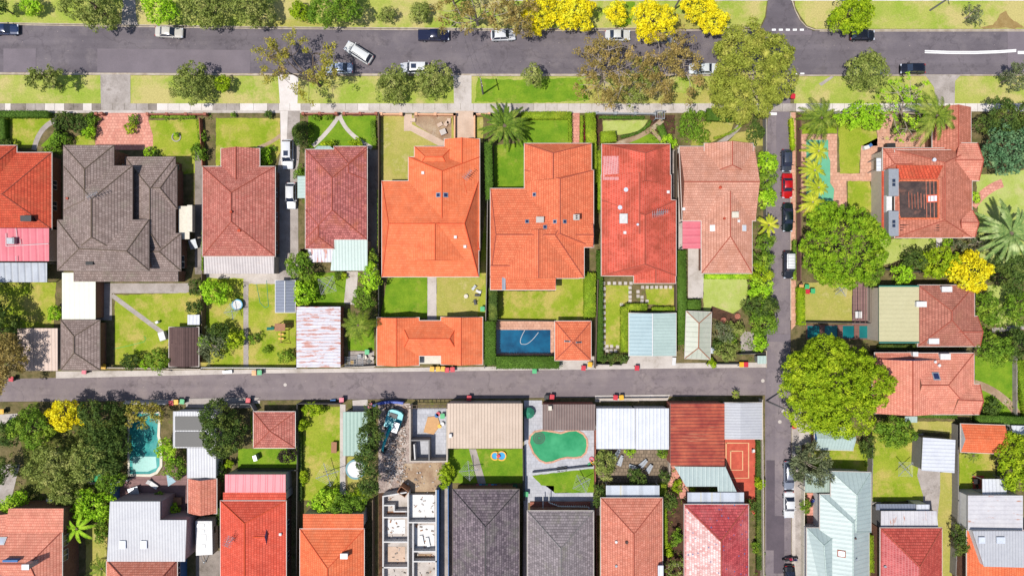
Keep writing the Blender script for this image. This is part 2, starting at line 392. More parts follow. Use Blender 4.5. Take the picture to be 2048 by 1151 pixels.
# ---------------------------------------------------------------- houses
from mathutils.geometry import intersect_ray_tri
class House:
    def __init__(s, label, name='brick_house', cat='house', at=None, group=None):
        s.e = thing(name, label, cat, W(at[0], at[1], 0), group); s.tris = []; s.k = 0

    def block(s, q, ridge, e=3.1, rise=None, mat='red', wall='brick', gut='gutter', cap='cap', gable=None, skirt=.2, inset=.5, pitch=.48, snap=.9):
        if len(q) == 4 and not isinstance(q[0], tuple): q = rect(*q)
        s.k += 1; e = e + .013*(s.k % 7)
        NW, NE, SE, SW = [Vector(W(x, y, e)) for x, y in q]
        ctr = (NW+NE+SE+SW)/4
        wx = ((NE-NW).length+(SE-SW).length)/2; wy = ((NW-SW).length+(NE-SE).length)/2
        ax, ay, bx, by = ridge; vert = abs(by-ay) > abs(bx-ax) or (ax == bx and ay == by and wx < wy)
        if rise is None: rise = (wx if vert else wy)/2*pitch
        a, b = Vector(W(ax, ay, e+rise)), Vector(W(bx, by, e+rise))
        if vert and a.y < b.y or (not vert and a.x > b.x): a, b = b, a
        one = (a-b).length < .15
        gm = [0, 0]
        if vert:
            if abs(a.y-(NW.y+NE.y)/2) < snap: a.y = (NW.y+NE.y)/2+.0; gm[0] = 1
            if abs(b.y-(SW.y+SE.y)/2) < snap: b.y = (SW.y+SE.y)/2; gm[1] = 1
        else:
            if abs(a.x-(NW.x+SW.x)/2) < snap: a.x = (NW.x+SW.x)/2; gm[0] = 1
            if abs(b.x-(NE.x+SE.x)/2) < snap: b.x = (NE.x+SE.x)/2; gm[1] = 1
        if vert: F = [([NE,NW,a],gm[0]), ([SW,SE,b],gm[1]), ([NW,SW,b,a],0), ([SE,NE,a,b],0)]; hips = [(NW,a,gm[0]),(NE,a,gm[0]),(SW,b,gm[1]),(SE,b,gm[1])]
        else: F = [([NW,SW,a],gm[0]), ([SE,NE,b],gm[1]), ([NE,NW,a,b],0), ([SW,SE,b,a],0)]; hips = [(NW,a,gm[0]),(SW,a,gm[0]),(NE,b,gm[1]),(SE,b,gm[1])]
        m = MB()
        for pts, g in F:
            if one: pts = pts[:3] if len(pts) == 4 else pts
            m.face(pts, g)
            if not g:
                s.tris.append((pts[0], pts[1], pts[2]))
                if len(pts) == 4: s.tris.append((pts[0], pts[2], pts[3]))
        dz = Vector((0,0,skirt))
        for p, q2 in ((NE,NW),(NW,SW),(SW,SE),(SE,NE)): m.face([p, q2, q2-dz, p-dz], 2)
        m.face([NW-dz, NE-dz, SE-dz, SW-dz], 2)
        m.build('roof', [M[mat], M[gable or wall], M[gut or 'gutter']], s.e)
        if cap:
            r = MB()
            if not one: r.tube(a+Vector((0,0,.02)), b+Vector((0,0,.02)), .09, .09, 5)
            for p, t, g in hips:
                if not g: r.tube(p+Vector((0,0,.02)), t+Vector((0,0,.02)), .075, .075, 5)
            if r.v: r.build('ridge_cap', M[cap], s.e)
        if gut:
            g = MB(); t = .09
            def off(p, sx, sy, dz): return (p.x+sx*t, p.y+sy*t, e+dz)
            cs = [(NW,-1,1),(NE,1,1),(SE,1,-1),(SW,-1,-1)]
            for i in range(4):
                (p,sx,sy),(q2,tx,ty) = cs[i], cs[(i+1)%4]
                g.face([off(p,sx,sy,-.03), off(q2,tx,ty,-.03), (q2.x,q2.y,e-.03), (p.x,p.y,e-.03)])
                g.face([off(p,sx,sy,-.03), off(p,sx,sy,-.2), off(q2,tx,ty,-.2), off(q2,tx,ty,-.03)])
            g.build('gutter', M[gut], s.e)
        if wall:
            i = inset + .004*s.k
            def ins(p): return (p.x+(i if p.x < ctr.x else -i), p.y+(i if p.y < ctr.y else -i))
            m = MB(); m.prism([ins(p) for p in (NW, SW, SE, NE)], 0, e-skirt-.01)
            m.build('wall', M[wall], s.e)
            s.box = [ins(p) for p in (NW, SW, SE, NE)]
        return s
    def hit(s, x, y):
        o = Vector((0,0,H)); d = (Vector(W(x, y, 0))-o).normalized(); best = None
        for t in s.tris:
            p = intersect_ray_tri(t[0], t[1], t[2], d, o, True)
            if p and (best is None or p.z > best[0].z):
                n = (t[1]-t[0]).cross(t[2]-t[0]).normalized(); best = (p, n if n.z > 0 else -n)
        return best or (Vector(W(x, y, 3)), Vector((0,0,1)))
    def skylight(s, x, y, a=.7, b=.7, glass='skyglass', frame='steel'):
        p, n = s.hit(x, y); u = Vector((0,0,1)).cross(n); u = Vector((1,0,0)) if u.length < .05 else u.normalized(); v = n.cross(u)
        def bx(m, l, w_, z0, z1):
            P = [p+u*sx*l/2+v*sy*w_/2+n*z for z in (z0,z1) for sx, sy in ((-1,-1),(1,-1),(1,1),(-1,1))]
            m.add(P, [(3,2,1,0),(4,5,6,7),(0,1,5,4),(1,2,6,5),(2,3,7,6),(3,0,4,7)])
        m = MB(); bx(m, a, b, -.1, .10); f = m.build('skylight', M[frame], s.e)
        m = MB(); bx(m, a*.72, b*.72, .04, .125); m.build('glass', M[glass], f)
    def chimney(s, x, y, a=.9, b=.6, h=1.1, mat='white', pots=0):
        p, n = s.hit(x, y); p = Vector(W(x, y, p.z+.6)); m = MB(); m.obox(p.x, p.y, p.z-.75+h/2-.6, a, b, h+1.2)
        t = p.z-.75+h-.0
        m.obox(p.x, p.y, t, a+.14, b+.14, .14)
        o = m.build('chimney', M[mat], s.e)
        for i in range(pots):
            k = MB(); k.tube((p.x, p.y+(i-.5)*.35, t), (p.x, p.y+(i-.5)*.35, t+.35), .13, .11, 8); k.build('chimney_pot', M['dark'], o)
    def vent(s, x, y, r=.22, mat='white', h=.3, sq=False):
        p, n = s.hit(x, y); m = MB()
        if sq: m.obox(p.x, p.y, p.z+h/2-.1, r*2, r*2, h+.2)
        else: m.tube(p-Vector((0,0,.2)), p+Vector((0,0,h)), r*.8, r, 10)
        m.build('vent', M[mat], s.e)
    def antenna(s, x, y, h=2.0, a=.4):
        p, n = s.hit(x, y); m = MB(); m.tube(p-Vector((0,0,.3)), p+Vector((0,0,h)), .04, .04, 5)
        d = Vector((math.cos(a), math.sin(a), 0)); e = Vector((-d.y, d.x, 0)); t = p+Vector((0,0,h-.1))
        m.tube(t-d*.9, t+d*.9, .035, .035, 4)
        for i in range(6): q = t+d*(-.8+.32*i); L = .55-.05*i; m.tube(q-e*L, q+e*L, .03, .03, 4)
        m.build('antenna', M['steel'], s.e)
    def window(s, x, y, z, wd, ht, side, sub=2, frame='white'):      # px point seen at height z on the wall
        p = Vector(W(x, y, z)); n = {'E':Vector((1,0,0)),'W':Vector((-1,0,0)),'N':Vector((0,1,0)),'S':Vector((0,-1,0))}[side]
        u = Vector((-n.y, n.x, 0)); Z = Vector((0,0,1))
        def bx(m, cu, cz, l, h, d0, d1):
            P = [p+u*(cu+a*l/2)+Z*(cz+b*h/2)+n*d for d in (d0,d1) for a, b in ((-1,-1),(1,-1),(1,1),(-1,1))]
            m.add(P, [(3,2,1,0),(4,5,6,7),(0,1,5,4),(1,2,6,5),(2,3,7,6),(3,0,4,7)])
        m = MB(); bx(m, 0, 0, wd, ht, -.25, .06); f = m.build('window', M[frame], s.e)
        for i in range(sub):
            m = MB(); l = wd/sub; bx(m, -wd/2+l*(i+.5), 0, l-.14, ht-.16, .0, .075); m.build('pane', M['glass'], f)
def wallface(h, side):       # position of the last block's wall on one side
    xs = [p[0] for p in h.box]; ys = [p[1] for p in h.box]
    return {'E':max(xs),'W':min(xs),'N':max(ys),'S':min(ys)}[side]
def winrow(h, side, tpos, z=1.7, wd=1.5, ht=1.2, sub=2):
    xs = [p[0] for p in h.box]; ys = [p[1] for p in h.box]; w0 = wallface(h, side)
    for t in tpos:
        X, Y = (w0, min(ys)+(max(ys)-min(ys))*t) if side in 'EW' else (min(xs)+(max(xs)-min(xs))*t, w0)
        k = (H-z)/H/S; h.window(1024+X/k, 575.5-Y/k, z, wd, ht, side, sub)

def flatroof(m, q, h, fall, drop, th=.12, mi=0, me=1):
    hs = {'N':(0,0,1,1),'S':(1,1,0,0),'W':(0,1,1,0),'E':(1,0,0,1),'-':(0,0,0,0)}[fall]
    if len(q) == 4 and not isinstance(q[0], tuple): q = rect(*q)
    T = [Vector(W(x, y, h+drop*k)) for (x, y), k in zip(q, hs)]
    B = [p-Vector((0,0,th)) for p in T]; n = len(T)
    m.face(T[::-1], mi); m.face(B, me)
    for i in range(n): j = (i+1) % n; m.face([T[i], T[j], B[j], B[i]], me)
    return T
def shed(label, q, h=2.5, fall='S', drop=.3, mat='grey_metal', wall='greywall', name='garden_shed', cat='shed', inset=.15, group=None, trim='gutter', parent=None):
    if not isinstance(q[0], tuple): q = rect(*q)
    cx, cy = sum(p[0] for p in q)/len(q), sum(p[1] for p in q)/len(q)
    t = parent or thing(name, label, cat, W(cx, cy, 0), group)

    m = MB(); T = flatroof(m, q, h, fall, drop); m.build('roof', [M[mat], M[trim]], t)
    ctr = sum(T, Vector((0,0,0)))/4
    P = [p+(ctr-p).normalized()*inset*1.4 for p in T]
    if wall:
        m = MB(); m.prism([(p.x, p.y) for p in P], 0, h-.13); m.build('wall', M[wall], t)
    else:
        for p in P: m = MB(); m.obox(p.x, p.y, (p.z-.1)/2, .1, .1, p.z-.1); m.build('post', M['steel'], t)
    return t
def wallrun(name, label, cat, pts, h=1.6, mat='fence', th=.1, posts=2.4, pw=.16, pm=None, group=None, ph=.06, closed=False):
    P = [Vector(W(x, y, h)) for x, y in pts]; m = MB(); q = MB()
    for a, b in zip(P, P[1:]):
        d = b-a; L = d.length; ang = math.atan2(d.y, d.x); c_ = (a+b)/2
        m.obox(c_.x, c_.y, h/2, L, th, h, ang)
        n = max(1, int(L/posts)) if posts else 1
        for i in range(n+1):
            p = a+d*i/n; q.obox(p.x, p.y, (h+ph)/2+.001, pw, pw, h+ph, ang, 1 if pm else 0)
    if posts: m.add(q.v, q.f, 1 if pm else 0)
    o = m.build(name, [M[mat], M[pm]] if pm else M[mat])
    return tag(o, label, cat, group)
# ---------------------------------------------------------------- foliage
rng = np.random.default_rng(11)
def unit(n, zmin=-1.0):
    z = rng.uniform(zmin, 1, n); a = rng.uniform(0, 2*np.pi, n); r = np.sqrt(1-z*z)
    return np.stack([r*np.cos(a), r*np.sin(a), z], 1)
def leafmesh(name, P, N, size, mat, parent, off, jit=.7, aspect=1.0, core=None):
    n = len(P); N = N + rng.normal(0, jit, (n,3)); N /= np.linalg.norm(N, axis=1)[:,None]+1e-9
    A = rng.normal(0, 1, (n,3)); U = np.cross(N, A); U /= np.linalg.norm(U, axis=1)[:,None]+1e-9; V = np.cross(N, U)
    sz = (size*rng.uniform(.6, 1.25, n)/2)[:,None]
    k = .55*rng.uniform(.7,1.2,(n,1))
    v = np.stack([P-U*sz*aspect, P-V*sz*k, P+U*sz*aspect, P+V*sz*k], 1).reshape(-1,3) - np.array(off)
    f0 = 4*n
    cv, cf = (core if core else ([], []))
    if len(cv): v = np.concatenate([v, np.array(cv)-np.array(off)])
    me = bpy.data.meshes.new(name); me.vertices.add(len(v)); me.vertices.foreach_set('co', v.astype(np.float32).ravel())
    li = list(range(4*n)) + [i+f0 for f in cf for i in f]
    st = list(range(0, 4*n, 4)); k2 = 4*n
    for f in cf: st.append(k2); k2 += len(f)
    me.loops.add(len(li)); me.loops.foreach_set('vertex_index', li)
    me.polygons.add(len(st)); me.polygons.foreach_set('loop_start', st)
    me.materials.append(mat); me.update(calc_edges=True); me.validate()
    o = bpy.data.objects.new(name, me); C.collection.objects.link(o)
    if parent is not None: o.parent = parent
    else: o.location = off
    return o
def crown_points(lobes, clump, size, dens, fill=.0):
    """clumps over the lobes' surfaces, then leaves over the clumps"""
    P, N = [], []
    for c_, r in lobes:
        c_ = np.array(c_); r = np.array(r, float); ar = 2.3*math.pi*((r[0]*r[1]+r[0]*r[2]+r[1]*r[2])/3)
        n = max(4, int(ar/(clump*clump*1.5))); d = unit(n, -.35); cc = c_+d*r*rng.uniform(.72, 1.0, (n,1))
        keep = np.ones(n, bool)
        for c2, r2 in lobes:
            q = (cc-np.array(c2))/np.array(r2); 
            if c2 is not c_: keep &= (np.sum(q*q, 1) > .42)
        cc = cc[keep]; d = d[keep]
        for k in range(len(cc)):
            cr = clump*rng.uniform(.55, 1.15); m = max(5, int(6.5*cr*cr*dens/(size*size*.55)))
            e = unit(m, -.5); e = e+d[k]*.5; e /= np.linalg.norm(e, axis=1)[:,None]
            P.append(cc[k]+e*cr*rng.uniform(.55, 1.0, (m,1))*np.array([1,1,.75])); N.append(e)
    return np.concatenate(P), np.concatenate(N)
def limb(m, a, b, r0, r1, bend=.15, n=4):
    a, b = Vector(a), Vector(b); L = (b-a).length
    off = Vector((rnd.uniform(-1,1), rnd.uniform(-1,1), rnd.uniform(-.2,.8)))*L*bend
    p = a
    for i in range(1, n+1):
        t = i/n; q = a.lerp(b, t)+off*4*t*(1-t)
        m.tube(p, q, r0+(r1-r0)*(i-1)/n, r0+(r1-r0)*t, 6); p = q
# kind: leaf material, leaf size, clump radius, density, lobes, height of crown / radius, trunk colour
KIND = {
 'olive': ('f_olive', .34, .7, .95, 5, .85, 'bark'), 'green': ('f_green', .34, .65, 1.0, 4, .8, 'bark'),
 'bright': ('f_bright', .38, .6, 1.0, 4, .8, 'bark'), 'lime': ('f_lime', .34, .75, 1.35, 7, .8, 'bark'),
 'yellow': ('f_yellow', .36, .6, 1.1, 5, .8, 'bark'), 'dark': ('f_dark', .34, .65, 1.0, 4, .85, 'bark'),
 'bigolive': ('f_bigolive', .34, .95, 1.3, 9, .6, 'palebark'), 'fig': ('f_fig', .34, .7, 1.5, 1, .62, 'bark'),
 'bluegreen': ('f_bluegreen', .36, .7, .95, 5, .8, 'bark'), 'grey': ('f_greyleaf', .32, .7, .6, 5, .8, 'palebark'),
 'ball': ('f_green', .26, .3, 1.25, 1, .9, 'bark'), 'ballbright': ('f_bright', .26, .3, 1.25, 1, .9, 'bark'), 'balldark': ('f_dark', .26, .3, 1.25, 1, .9, 'bark'),
 'purple': ('f_purple', .3, .5, .9, 4, .8, 'bark'), 'goldball': ('f_lime', .26, .3, 1.2, 1, .85, 'bark')}
def tree(x, y, r, h, kind, label, ry=None, name=None, cat=None, lobes=None, group=None):
    fm, ls, cl, dn, nl, zr, bk = KIND[kind]
    rx = r/S; ryy = (ry or r)/S; rz = min(h*.48, min(rx, ryy)*zr); zc = max(h-rz, rz*.9)
    k = (H-zc)/H*(1.12 if r > 60 else 1.08); rx *= k; ryy *= k
    c0 = Vector(W(x, y, zc)); small = h < 2.6 or r < 15
    name = name or ('shrub' if small else 'tree'); cat = cat or ('shrub' if small else 'tree')
    t = thing(name, label, cat, (c0.x, c0.y, 0), group)

    if min(rx, ryy) < 1.6: cl = min(cl, .42); ls = min(ls, .30)
    L = []
    if nl == 1: L = [((c0.x, c0.y, zc), (rx*.95, ryy*.95, rz))]
    else:
        nl = lobes or (nl if min(rx, ryy) > 1.2 else 3)
        L.append(((c0.x, c0.y, zc), (rx*.66, ryy*.66, rz*.92)))
        a0 = rnd.uniform(0, 6.28)
        for i in range(nl):
            a = a0+6.283*i/nl+rnd.uniform(-.35, .35); d = rnd.uniform(.42, .6); q = rnd.uniform(.34, .5)
            L.append(((c0.x+math.cos(a)*rx*d, c0.y+math.sin(a)*ryy*d, zc+rz*rnd.uniform(-.35, .3)), (rx*q, ryy*q, rz*rnd.uniform(.45, .65))))
    P, N = crown_points(L, min(cl, min(rx, ryy)*.5), ls, dn)
    if kind not in ('grey',):                       # inner leaves that close the crown
        Q = []; U = []
        for c_, r_ in L:
            r_ = np.array(r_)*.72; n_ = int(6*(r_[0]*r_[1])/(ls*ls*.5)); u_ = unit(n_, -.15); Q.append(np.array(c_)+u_*r_*rng.uniform(.9,1.02,(n_,1))); U.append(u_)
        P = np.concatenate([P]+Q); N = np.concatenate([N]+U)
    m = MB(); tr = .05+.045*max(rx, ryy); limb(m, (c0.x, c0.y, -.05), (c0.x, c0.y, zc), tr*1.3, tr*.7, .03)
    if not small:
        for c_, r_ in L[1:]: limb(m, (c0.x, c0.y, zc*.55), c_, tr*.6, tr*.2, .1, 3)
    m.build('trunk', M[bk], t, uv=False)
    leafmesh('crown', P, N, ls, M[fm], t, (c0.x, c0.y, 0), jit=.45)
    return t
def gum(x, y, r, h, label, mat='f_gum', clumps=26, cr=.95, dens=.55, ry=None, base=None, bark='palebark', ls=.34, spread=1.0, name='eucalyptus_tree', seed=3):
    """open tree: limbs that show, leaf clumps at their ends"""
    R = random.Random(seed); rx, ryy = r/S, (ry or r)/S; zc = h*.72
    c0 = Vector(W(x, y, zc)); b = Vector(W(*base, 0)) if base else Vector((c0.x, c0.y, 0))
    t = thing(name, label, 'tree', (b.x, b.y, 0))
    m = MB(); fork = Vector((b.x, b.y, h*.28)); tr = .07+.02*rx
    limb(m, (b.x, b.y, -.05), fork, tr*1.5, tr, .04); tips = []
    n1 = max(5, clumps//4)
    for i in range(n1):
        a = 6.283*i/n1+R.uniform(-.4, .4); d = R.uniform(.25, .7)
        q = Vector((c0.x+math.cos(a)*rx*d, c0.y+math.sin(a)*ryy*d, zc+R.uniform(-.15, .2)*h)); limb(m, fork, q, tr*.62, tr*.28, .12, 4)
        for j in range(clumps//n1+1):
            a2 = a+R.uniform(-.75, .75); d2 = min(1, d+R.uniform(-.1, .55))
            e = Vector((c0.x+math.cos(a2)*rx*d2, c0.y+math.sin(a2)*ryy*d2, q.z+R.uniform(-.08, .16)*h)); limb(m, q, e, tr*.26, .02, .15, 3); tips.append(e)
    m.build('trunk', M[bark], t, uv=False); P, N = [], []
    for e in tips:
        rr = cr*R.uniform(.6, 1.2)
        for j in range(4):
            cc = np.array(e)+rng.normal(0, .6*rr, 3)*np.array([1,1,.5]); k = max(8, int(9*rr*rr*.5*dens/(ls*ls*.5)))
            u_ = unit(k, -.6); P.append(cc+u_*rr*.75*rng.uniform(.3, 1, (k,1))*np.array([1,1,.6])); N.append(u_)
    leafmesh('crown', np.concatenate(P), np.concatenate(N), ls, M[mat], t, (b.x, b.y, 0), jit=.9)
    return t
def conifer(x, y, rx, ry, h, label, mat='f_dark', base=None, lean=0, name='conifer_tree'):
    zc = h*.5; c0 = Vector(W(x, y, zc)); t = thing(name, label, 'tree', (c0.x, c0.y, 0))
    m = MB(); m.tube((c0.x, c0.y, -.05), (c0.x, c0.y, h*.9), .16, .04, 7); m.build('trunk', M['bark'], t, uv=False)
    P, N = [], []; n = int(h*9)
    for i in range(n):
        f = (i+.5)/n; z = .3+(h-.3)*f; w_ = (1-f)**.75
        for j in range(3):
            a = rng.uniform(0, 6.28); cc = np.array([c0.x+math.cos(a)*rx/S*w_*.75, c0.y+math.sin(a)*ry/S*w_*.75, z]); k = 26
            u_ = unit(k, -.7); P.append(cc+u_*(.25+.35*w_)); N.append(u_)
    leafmesh('crown', np.concatenate(P), np.concatenate(N), .26, M[mat], t, (c0.x, c0.y, 0)); return t
def palm(x, y, r, h, label, mat='f_palm', n=26, droop=.55, lw=.11, base=None, dense=16, trunk='bark', thick=.18, fold=.5, name='palm_tree', seed=5):
    """feather palm: every frond is an arching rachis with pairs of leaflets"""
    R = random.Random(seed); top = Vector(W(x, y, h)); b = Vector(W(*base, 0)) if base else Vector((top.x, top.y, 0))
    t = thing(name, label, 'palm', (b.x, b.y, 0))
    m = MB(); limb(m, (b.x, b.y, -.05), top, thick*1.25, thick, .03, 6); m.tube(top-Vector((0,0,.5)), top+Vector((0,0,.2)), thick*1.4, thick*.9, 8)
    m.build('trunk', M[trunk], t, uv=False); f = MB(); L = r/S*1.12
    for i in range(n):
        a = 6.283*i/n*1.0+R.uniform(-.12, .12); up = R.choice((.15, .35, .6, .85)); l = L*R.uniform(.85, 1.08)*(1 if up < .7 else .75)
        d = Vector((math.cos(a), math.sin(a), 0)); sd = Vector((-d.y, d.x, 0)); ns = 9; pts = []
        for k in range(ns+1):
            s_ = k/ns; pts.append(top+d*l*(s_*math.cos(up*.5))+Vector((0,0,l*(up*s_-droop*s_*s_*(1+.25*up)))))
        for k in range(ns): f.tube(pts[k], pts[k+1], .035, .03, 3, cap=False)
        for k in range(dense):
            s_ = .10+.9*(k+.5)/dense; i0 = min(ns-1, int(s_*ns)); p = pts[i0].lerp(pts[i0+1], s_*ns-i0); tg = (pts[i0+1]-pts[i0]).normalized()
            ll = l*(.085 if dense > 20 else .14)*math.sin(math.pi*min(.97, .12+s_*.85))**.6+.06
            for sg in (-1, 1):
                q = p+(sd*sg*.80+tg*.7)*ll+Vector((0,0,-fold*ll*R.uniform(.4, 1)))
                w_ = l/dense*(.62 if dense > 20 else .5); f.face([p-tg*w_, p+tg*w_, q+tg*w_*.35, q-tg*w_*.35])
    f.build('crown', M[mat], t, uv=False); return t
def hedge(pts, wd, h, label, mat='f_hedge', name='hedge', ls=.2, poly=None):
    """clipped hedge along pixel points (seen at its top), wd pixels wide"""
    P0 = [Vector(W(x, y, h)) for x, y in pts]; wm = wd/S; P, N = [], []; cv, cf = [], []
    for i, (a, b) in enumerate(zip(P0, P0[1:])):
        d = b-a; L = d.length; u_ = d/L; s_ = Vector((-u_.y, u_.x, 0))
        def put(n, fu, fs, fz, nn):
            q = np.array(a)[None,:]*1.0; q = q+np.outer(fu*L, np.array(u_))+np.outer(fs*wm/2, np.array(s_)); q[:,2] = fz*h; P.append(q); N.append(np.tile(np.array(nn), (n,1)))
        ds = 1.5/(ls*ls*.5)
        n = int(L*wm*ds); put(n, rng.uniform(0,1,n), rng.uniform(-1,1,n), 1+rng.normal(0,.05,n)/h, (0,0,1))
        for sg in (-1, 1):
            n = int(L*h*ds*.6); put(n, rng.uniform(0,1,n), sg*(1+rng.normal(0,.06,n)/wm), rng.uniform(.02,1,n), tuple(s_*sg))
        for e in (0, 1):
            n = int(wm*h*ds*.6); put(n, np.full(n, float(e))+rng.normal(0,.03,n), rng.uniform(-1,1,n), rng.uniform(.02,1,n), tuple(u_*(1 if e else -1)))
        k = len(cv); w2 = wm/2-.1
        for z in (0, h-.12-.005*i):
            for fu, fs in ((.05,-w2),(L-.05,-w2),(L-.05,w2),(.05,w2)): cv.append(tuple(a.xy.to_3d()+u_*fu+s_*fs+Vector((0,0,z))))
        cf += [tuple(j+k for j in f) for f in [(3,2,1,0),(4,5,6,7),(0,1,5,4),(1,2,6,5),(2,3,7,6),(3,0,4,7)]]
    P = np.concatenate(P); N = np.concatenate(N); off = (float(P[:,0].mean()), float(P[:,1].mean()), 0)
    return tag(leafmesh(name, P, N, ls, M[mat], None, off, jit=.5, core=(cv, cf)), label, 'hedge')
# ---------------------------------------------------------------- cars
PAINT = {}
def paint(rgb):
    if rgb not in PAINT:
        n = NT('car_paint', .22, .15 if sum(rgb) < 500 else .0, .6); k = n.noise(n.pos(), 4, 2); n.b.inputs['Coat Weight'].default_value = .6
        PAINT[rgb] = n.out(n.val(col(*rgb, .6), k, .94, 1.04))
    return PAINT[rgb]
CAR = {  # length, width, height, hood end, windscreen top, rear roof end, rear window base (fractions from the nose)
 'sedan': (4.6, 1.78, 1.45, .27, .40, .68, .82), 'hatch': (4.1, 1.74, 1.5, .25, .39, .83, .95), 'suv': (4.7, 1.88, 1.75, .24, .35, .88, .97),
 'wagon': (5.0, 1.85, 1.7, .22, .32, .90, .97), 'ute': (5.1, 1.85, 1.75, .26, .36, .58, .62), 'small': (3.8, 1.7, 1.5, .22, .38, .82, .94)}
def car(x, y, ang, kind, rgb, label, length=None, roofcol=None, extra=()):
    L, wd, ht, hf, wt, re, rb = CAR[kind]; L = length or L; hw = wd/2
    p = W(x, y, .9); t = thing('parked_car', label, 'car', (0, 0, 0), 'cars parked along the streets and drives')
    bm = paint(rgb); X = lambda f: L/2-f*L; base = {'suv':.95,'wagon':.9,'ute':.95}.get(kind, .86)
    st = [(0,.70,.52,.30),(.012,.80,.62,.22),(.05,.92,.70,.2),(.13,.98,base-.10,.2),(hf,1,base,.2),(.5,1,base+.02,.2),(rb,1,base+.03,.2),(.95,.96,base,.2),(.985,.88,base-.06,.24),(1,.78,base-.18,.32)]
    if kind == 'ute': st[7:] = [(.97,.99,base,.24),(.99,.97,base-.02,.26),(1,.95,base-.1,.3)]
    m = MB(); R = []
    for f, wf, zt, zb in st:
        ww = hw*wf; R.append([(X(f), ww*.93, zb), (X(f), ww, zb+.22), (X(f), ww, zt-.16), (X(f), ww*.93, zt-.03), (X(f), ww*.6, zt+.02), (X(f), 0, zt+.035),
                              (X(f), -ww*.6, zt+.02), (X(f), -ww*.93, zt-.03), (X(f), -ww, zt-.16), (X(f), -ww, zb+.22), (X(f), -ww*.93, zb)])
    n = len(R[0]); vs = [q for r in R for q in r]; fs = []
    for i in range(len(R)-1):
        for j in range(n-1): fs.append((i*n+j, i*n+j+1, (i+1)*n+j+1, (i+1)*n+j))
        fs.append((i*n+n-1, i*n, (i+1)*n, (i+1)*n+n-1))
    fs += [tuple(range(n-1,-1,-1)), tuple(range((len(R)-1)*n, len(R)*n))]
    m.add(vs, fs)
    zb = base; bw, tw = hw*.90, hw*.70
    B = [(X(hf), bw*.92, zb), (X(hf), -bw*.92, zb), (X(rb), -bw, zb), (X(rb), bw, zb)]; T = [(X(wt), tw, ht), (X(wt), -tw, ht), (X(re), -tw, ht), (X(re), tw, ht)]
    for a, b in zip(B, T): m.tube(a, b, .05, .05, 4)
    for f in ((wt+re)/2,):
        for sg in (1, -1): m.tube((X(f), sg*bw, zb), (X(f), sg*tw, ht), .05, .05, 4)
    if kind == 'ute': m.box(X(.66), -hw*.9, base, X(.97), hw*.9, base+.05)
    m.build('body', bm, t, uv=False, smooth=False)
    rm = MB(); r2 = []
    for f in (0, .12, .5, .88, 1):
        xx = X(wt+(re-wt)*f); cz = ht+(.05 if 0 < f < 1 else .0); r2.append([(xx, tw+.03, ht-.02), (xx, tw*.7, cz+.02), (xx, 0, cz+.035), (xx, -tw*.7, cz+.02), (xx, -tw-.03, ht-.02)])
    vs = [q for r in r2 for q in r]; fs = [(i*5+j, i*5+j+1, (i+1)*5+j+1, (i+1)*5+j) for i in range(4) for j in range(4)]
    rm.add(vs, fs); rm.build('roof', paint(roofcol) if roofcol else bm, t, uv=False, smooth=True)
    def pane(nm, q):
        k = MB(); k.face(q); k.build(nm, M['glass'], t, uv=False)
    pane('windscreen', [B[1], B[0], T[0], T[1]]); pane('rear_window', [B[3], B[2], T[2], T[3]])
    pane('side_window', [B[0], B[3], T[3], T[0]]); pane('side_window', [B[2], B[1], T[1], T[2]])
    for fx in (.17, .80):
        for sg in (1, -1):
            k = MB(); k.tube((X(fx), sg*(hw-.2), .32), (X(fx), sg*(hw+.02), .32), .32, .32, 14); wl = k.build('wheel', M['black'], t, uv=False)
            k = MB(); k.tube((X(fx), sg*(hw-.05), .32), (X(fx), sg*(hw+.035), .32), .2, .18, 10); k.build('rim', M['steel'], wl, uv=False)
    for sg in (1, -1):
        k = MB(); k.obox(X(.035), sg*hw*.68, .62, .22, .36, .13, -sg*.25); k.build('headlight', M['dome'], t, uv=False)
        k = MB(); k.obox(X(.985), sg*hw*.68, .72, .12, .34, .16, sg*.15); k.build('tail_light', TAIL, t, uv=False)
        k = MB(); k.obox(X(hf+.06), sg*(hw+.08), base+.08, .12, .2, .14); k.build('mirror', bm, t, uv=False)
    if 'sunroof' in extra:
        k = MB(); k.obox(X(wt+.14), 0, ht+.07, .85, .75, .04); k.build('sunroof', M['glass'], t, uv=False)
    if 'rack' in extra:
        k = MB()
        for f in (.1, .3, .5, .7, .9): k.obox(X(wt+(re-wt)*f), 0, ht+.13, .05, tw*1.8, .05)
        for sg in (1,-1): k.obox(X((wt+re)/2), sg*tw*.85, ht+.11, L*(re-wt)*.9, .05, .06)
        k.build('roof_rack', M['steel'], t, uv=False)
    if 'rails' in extra:
        for sg in (1,-1): k = MB(); k.obox(X((wt+re)/2), sg*tw*.88, ht+.07, L*(re-wt)*.85, .06, .08); k.build('roof_rail', M['dark'], t, uv=False)
    t.location = (p[0], p[1], -.12 if 'lot' not in extra else .03); t.rotation_euler = (0, 0, math.radians(ang))
    return t
TAIL = plain('tail_light_red', c(190, 20, 20), .3)
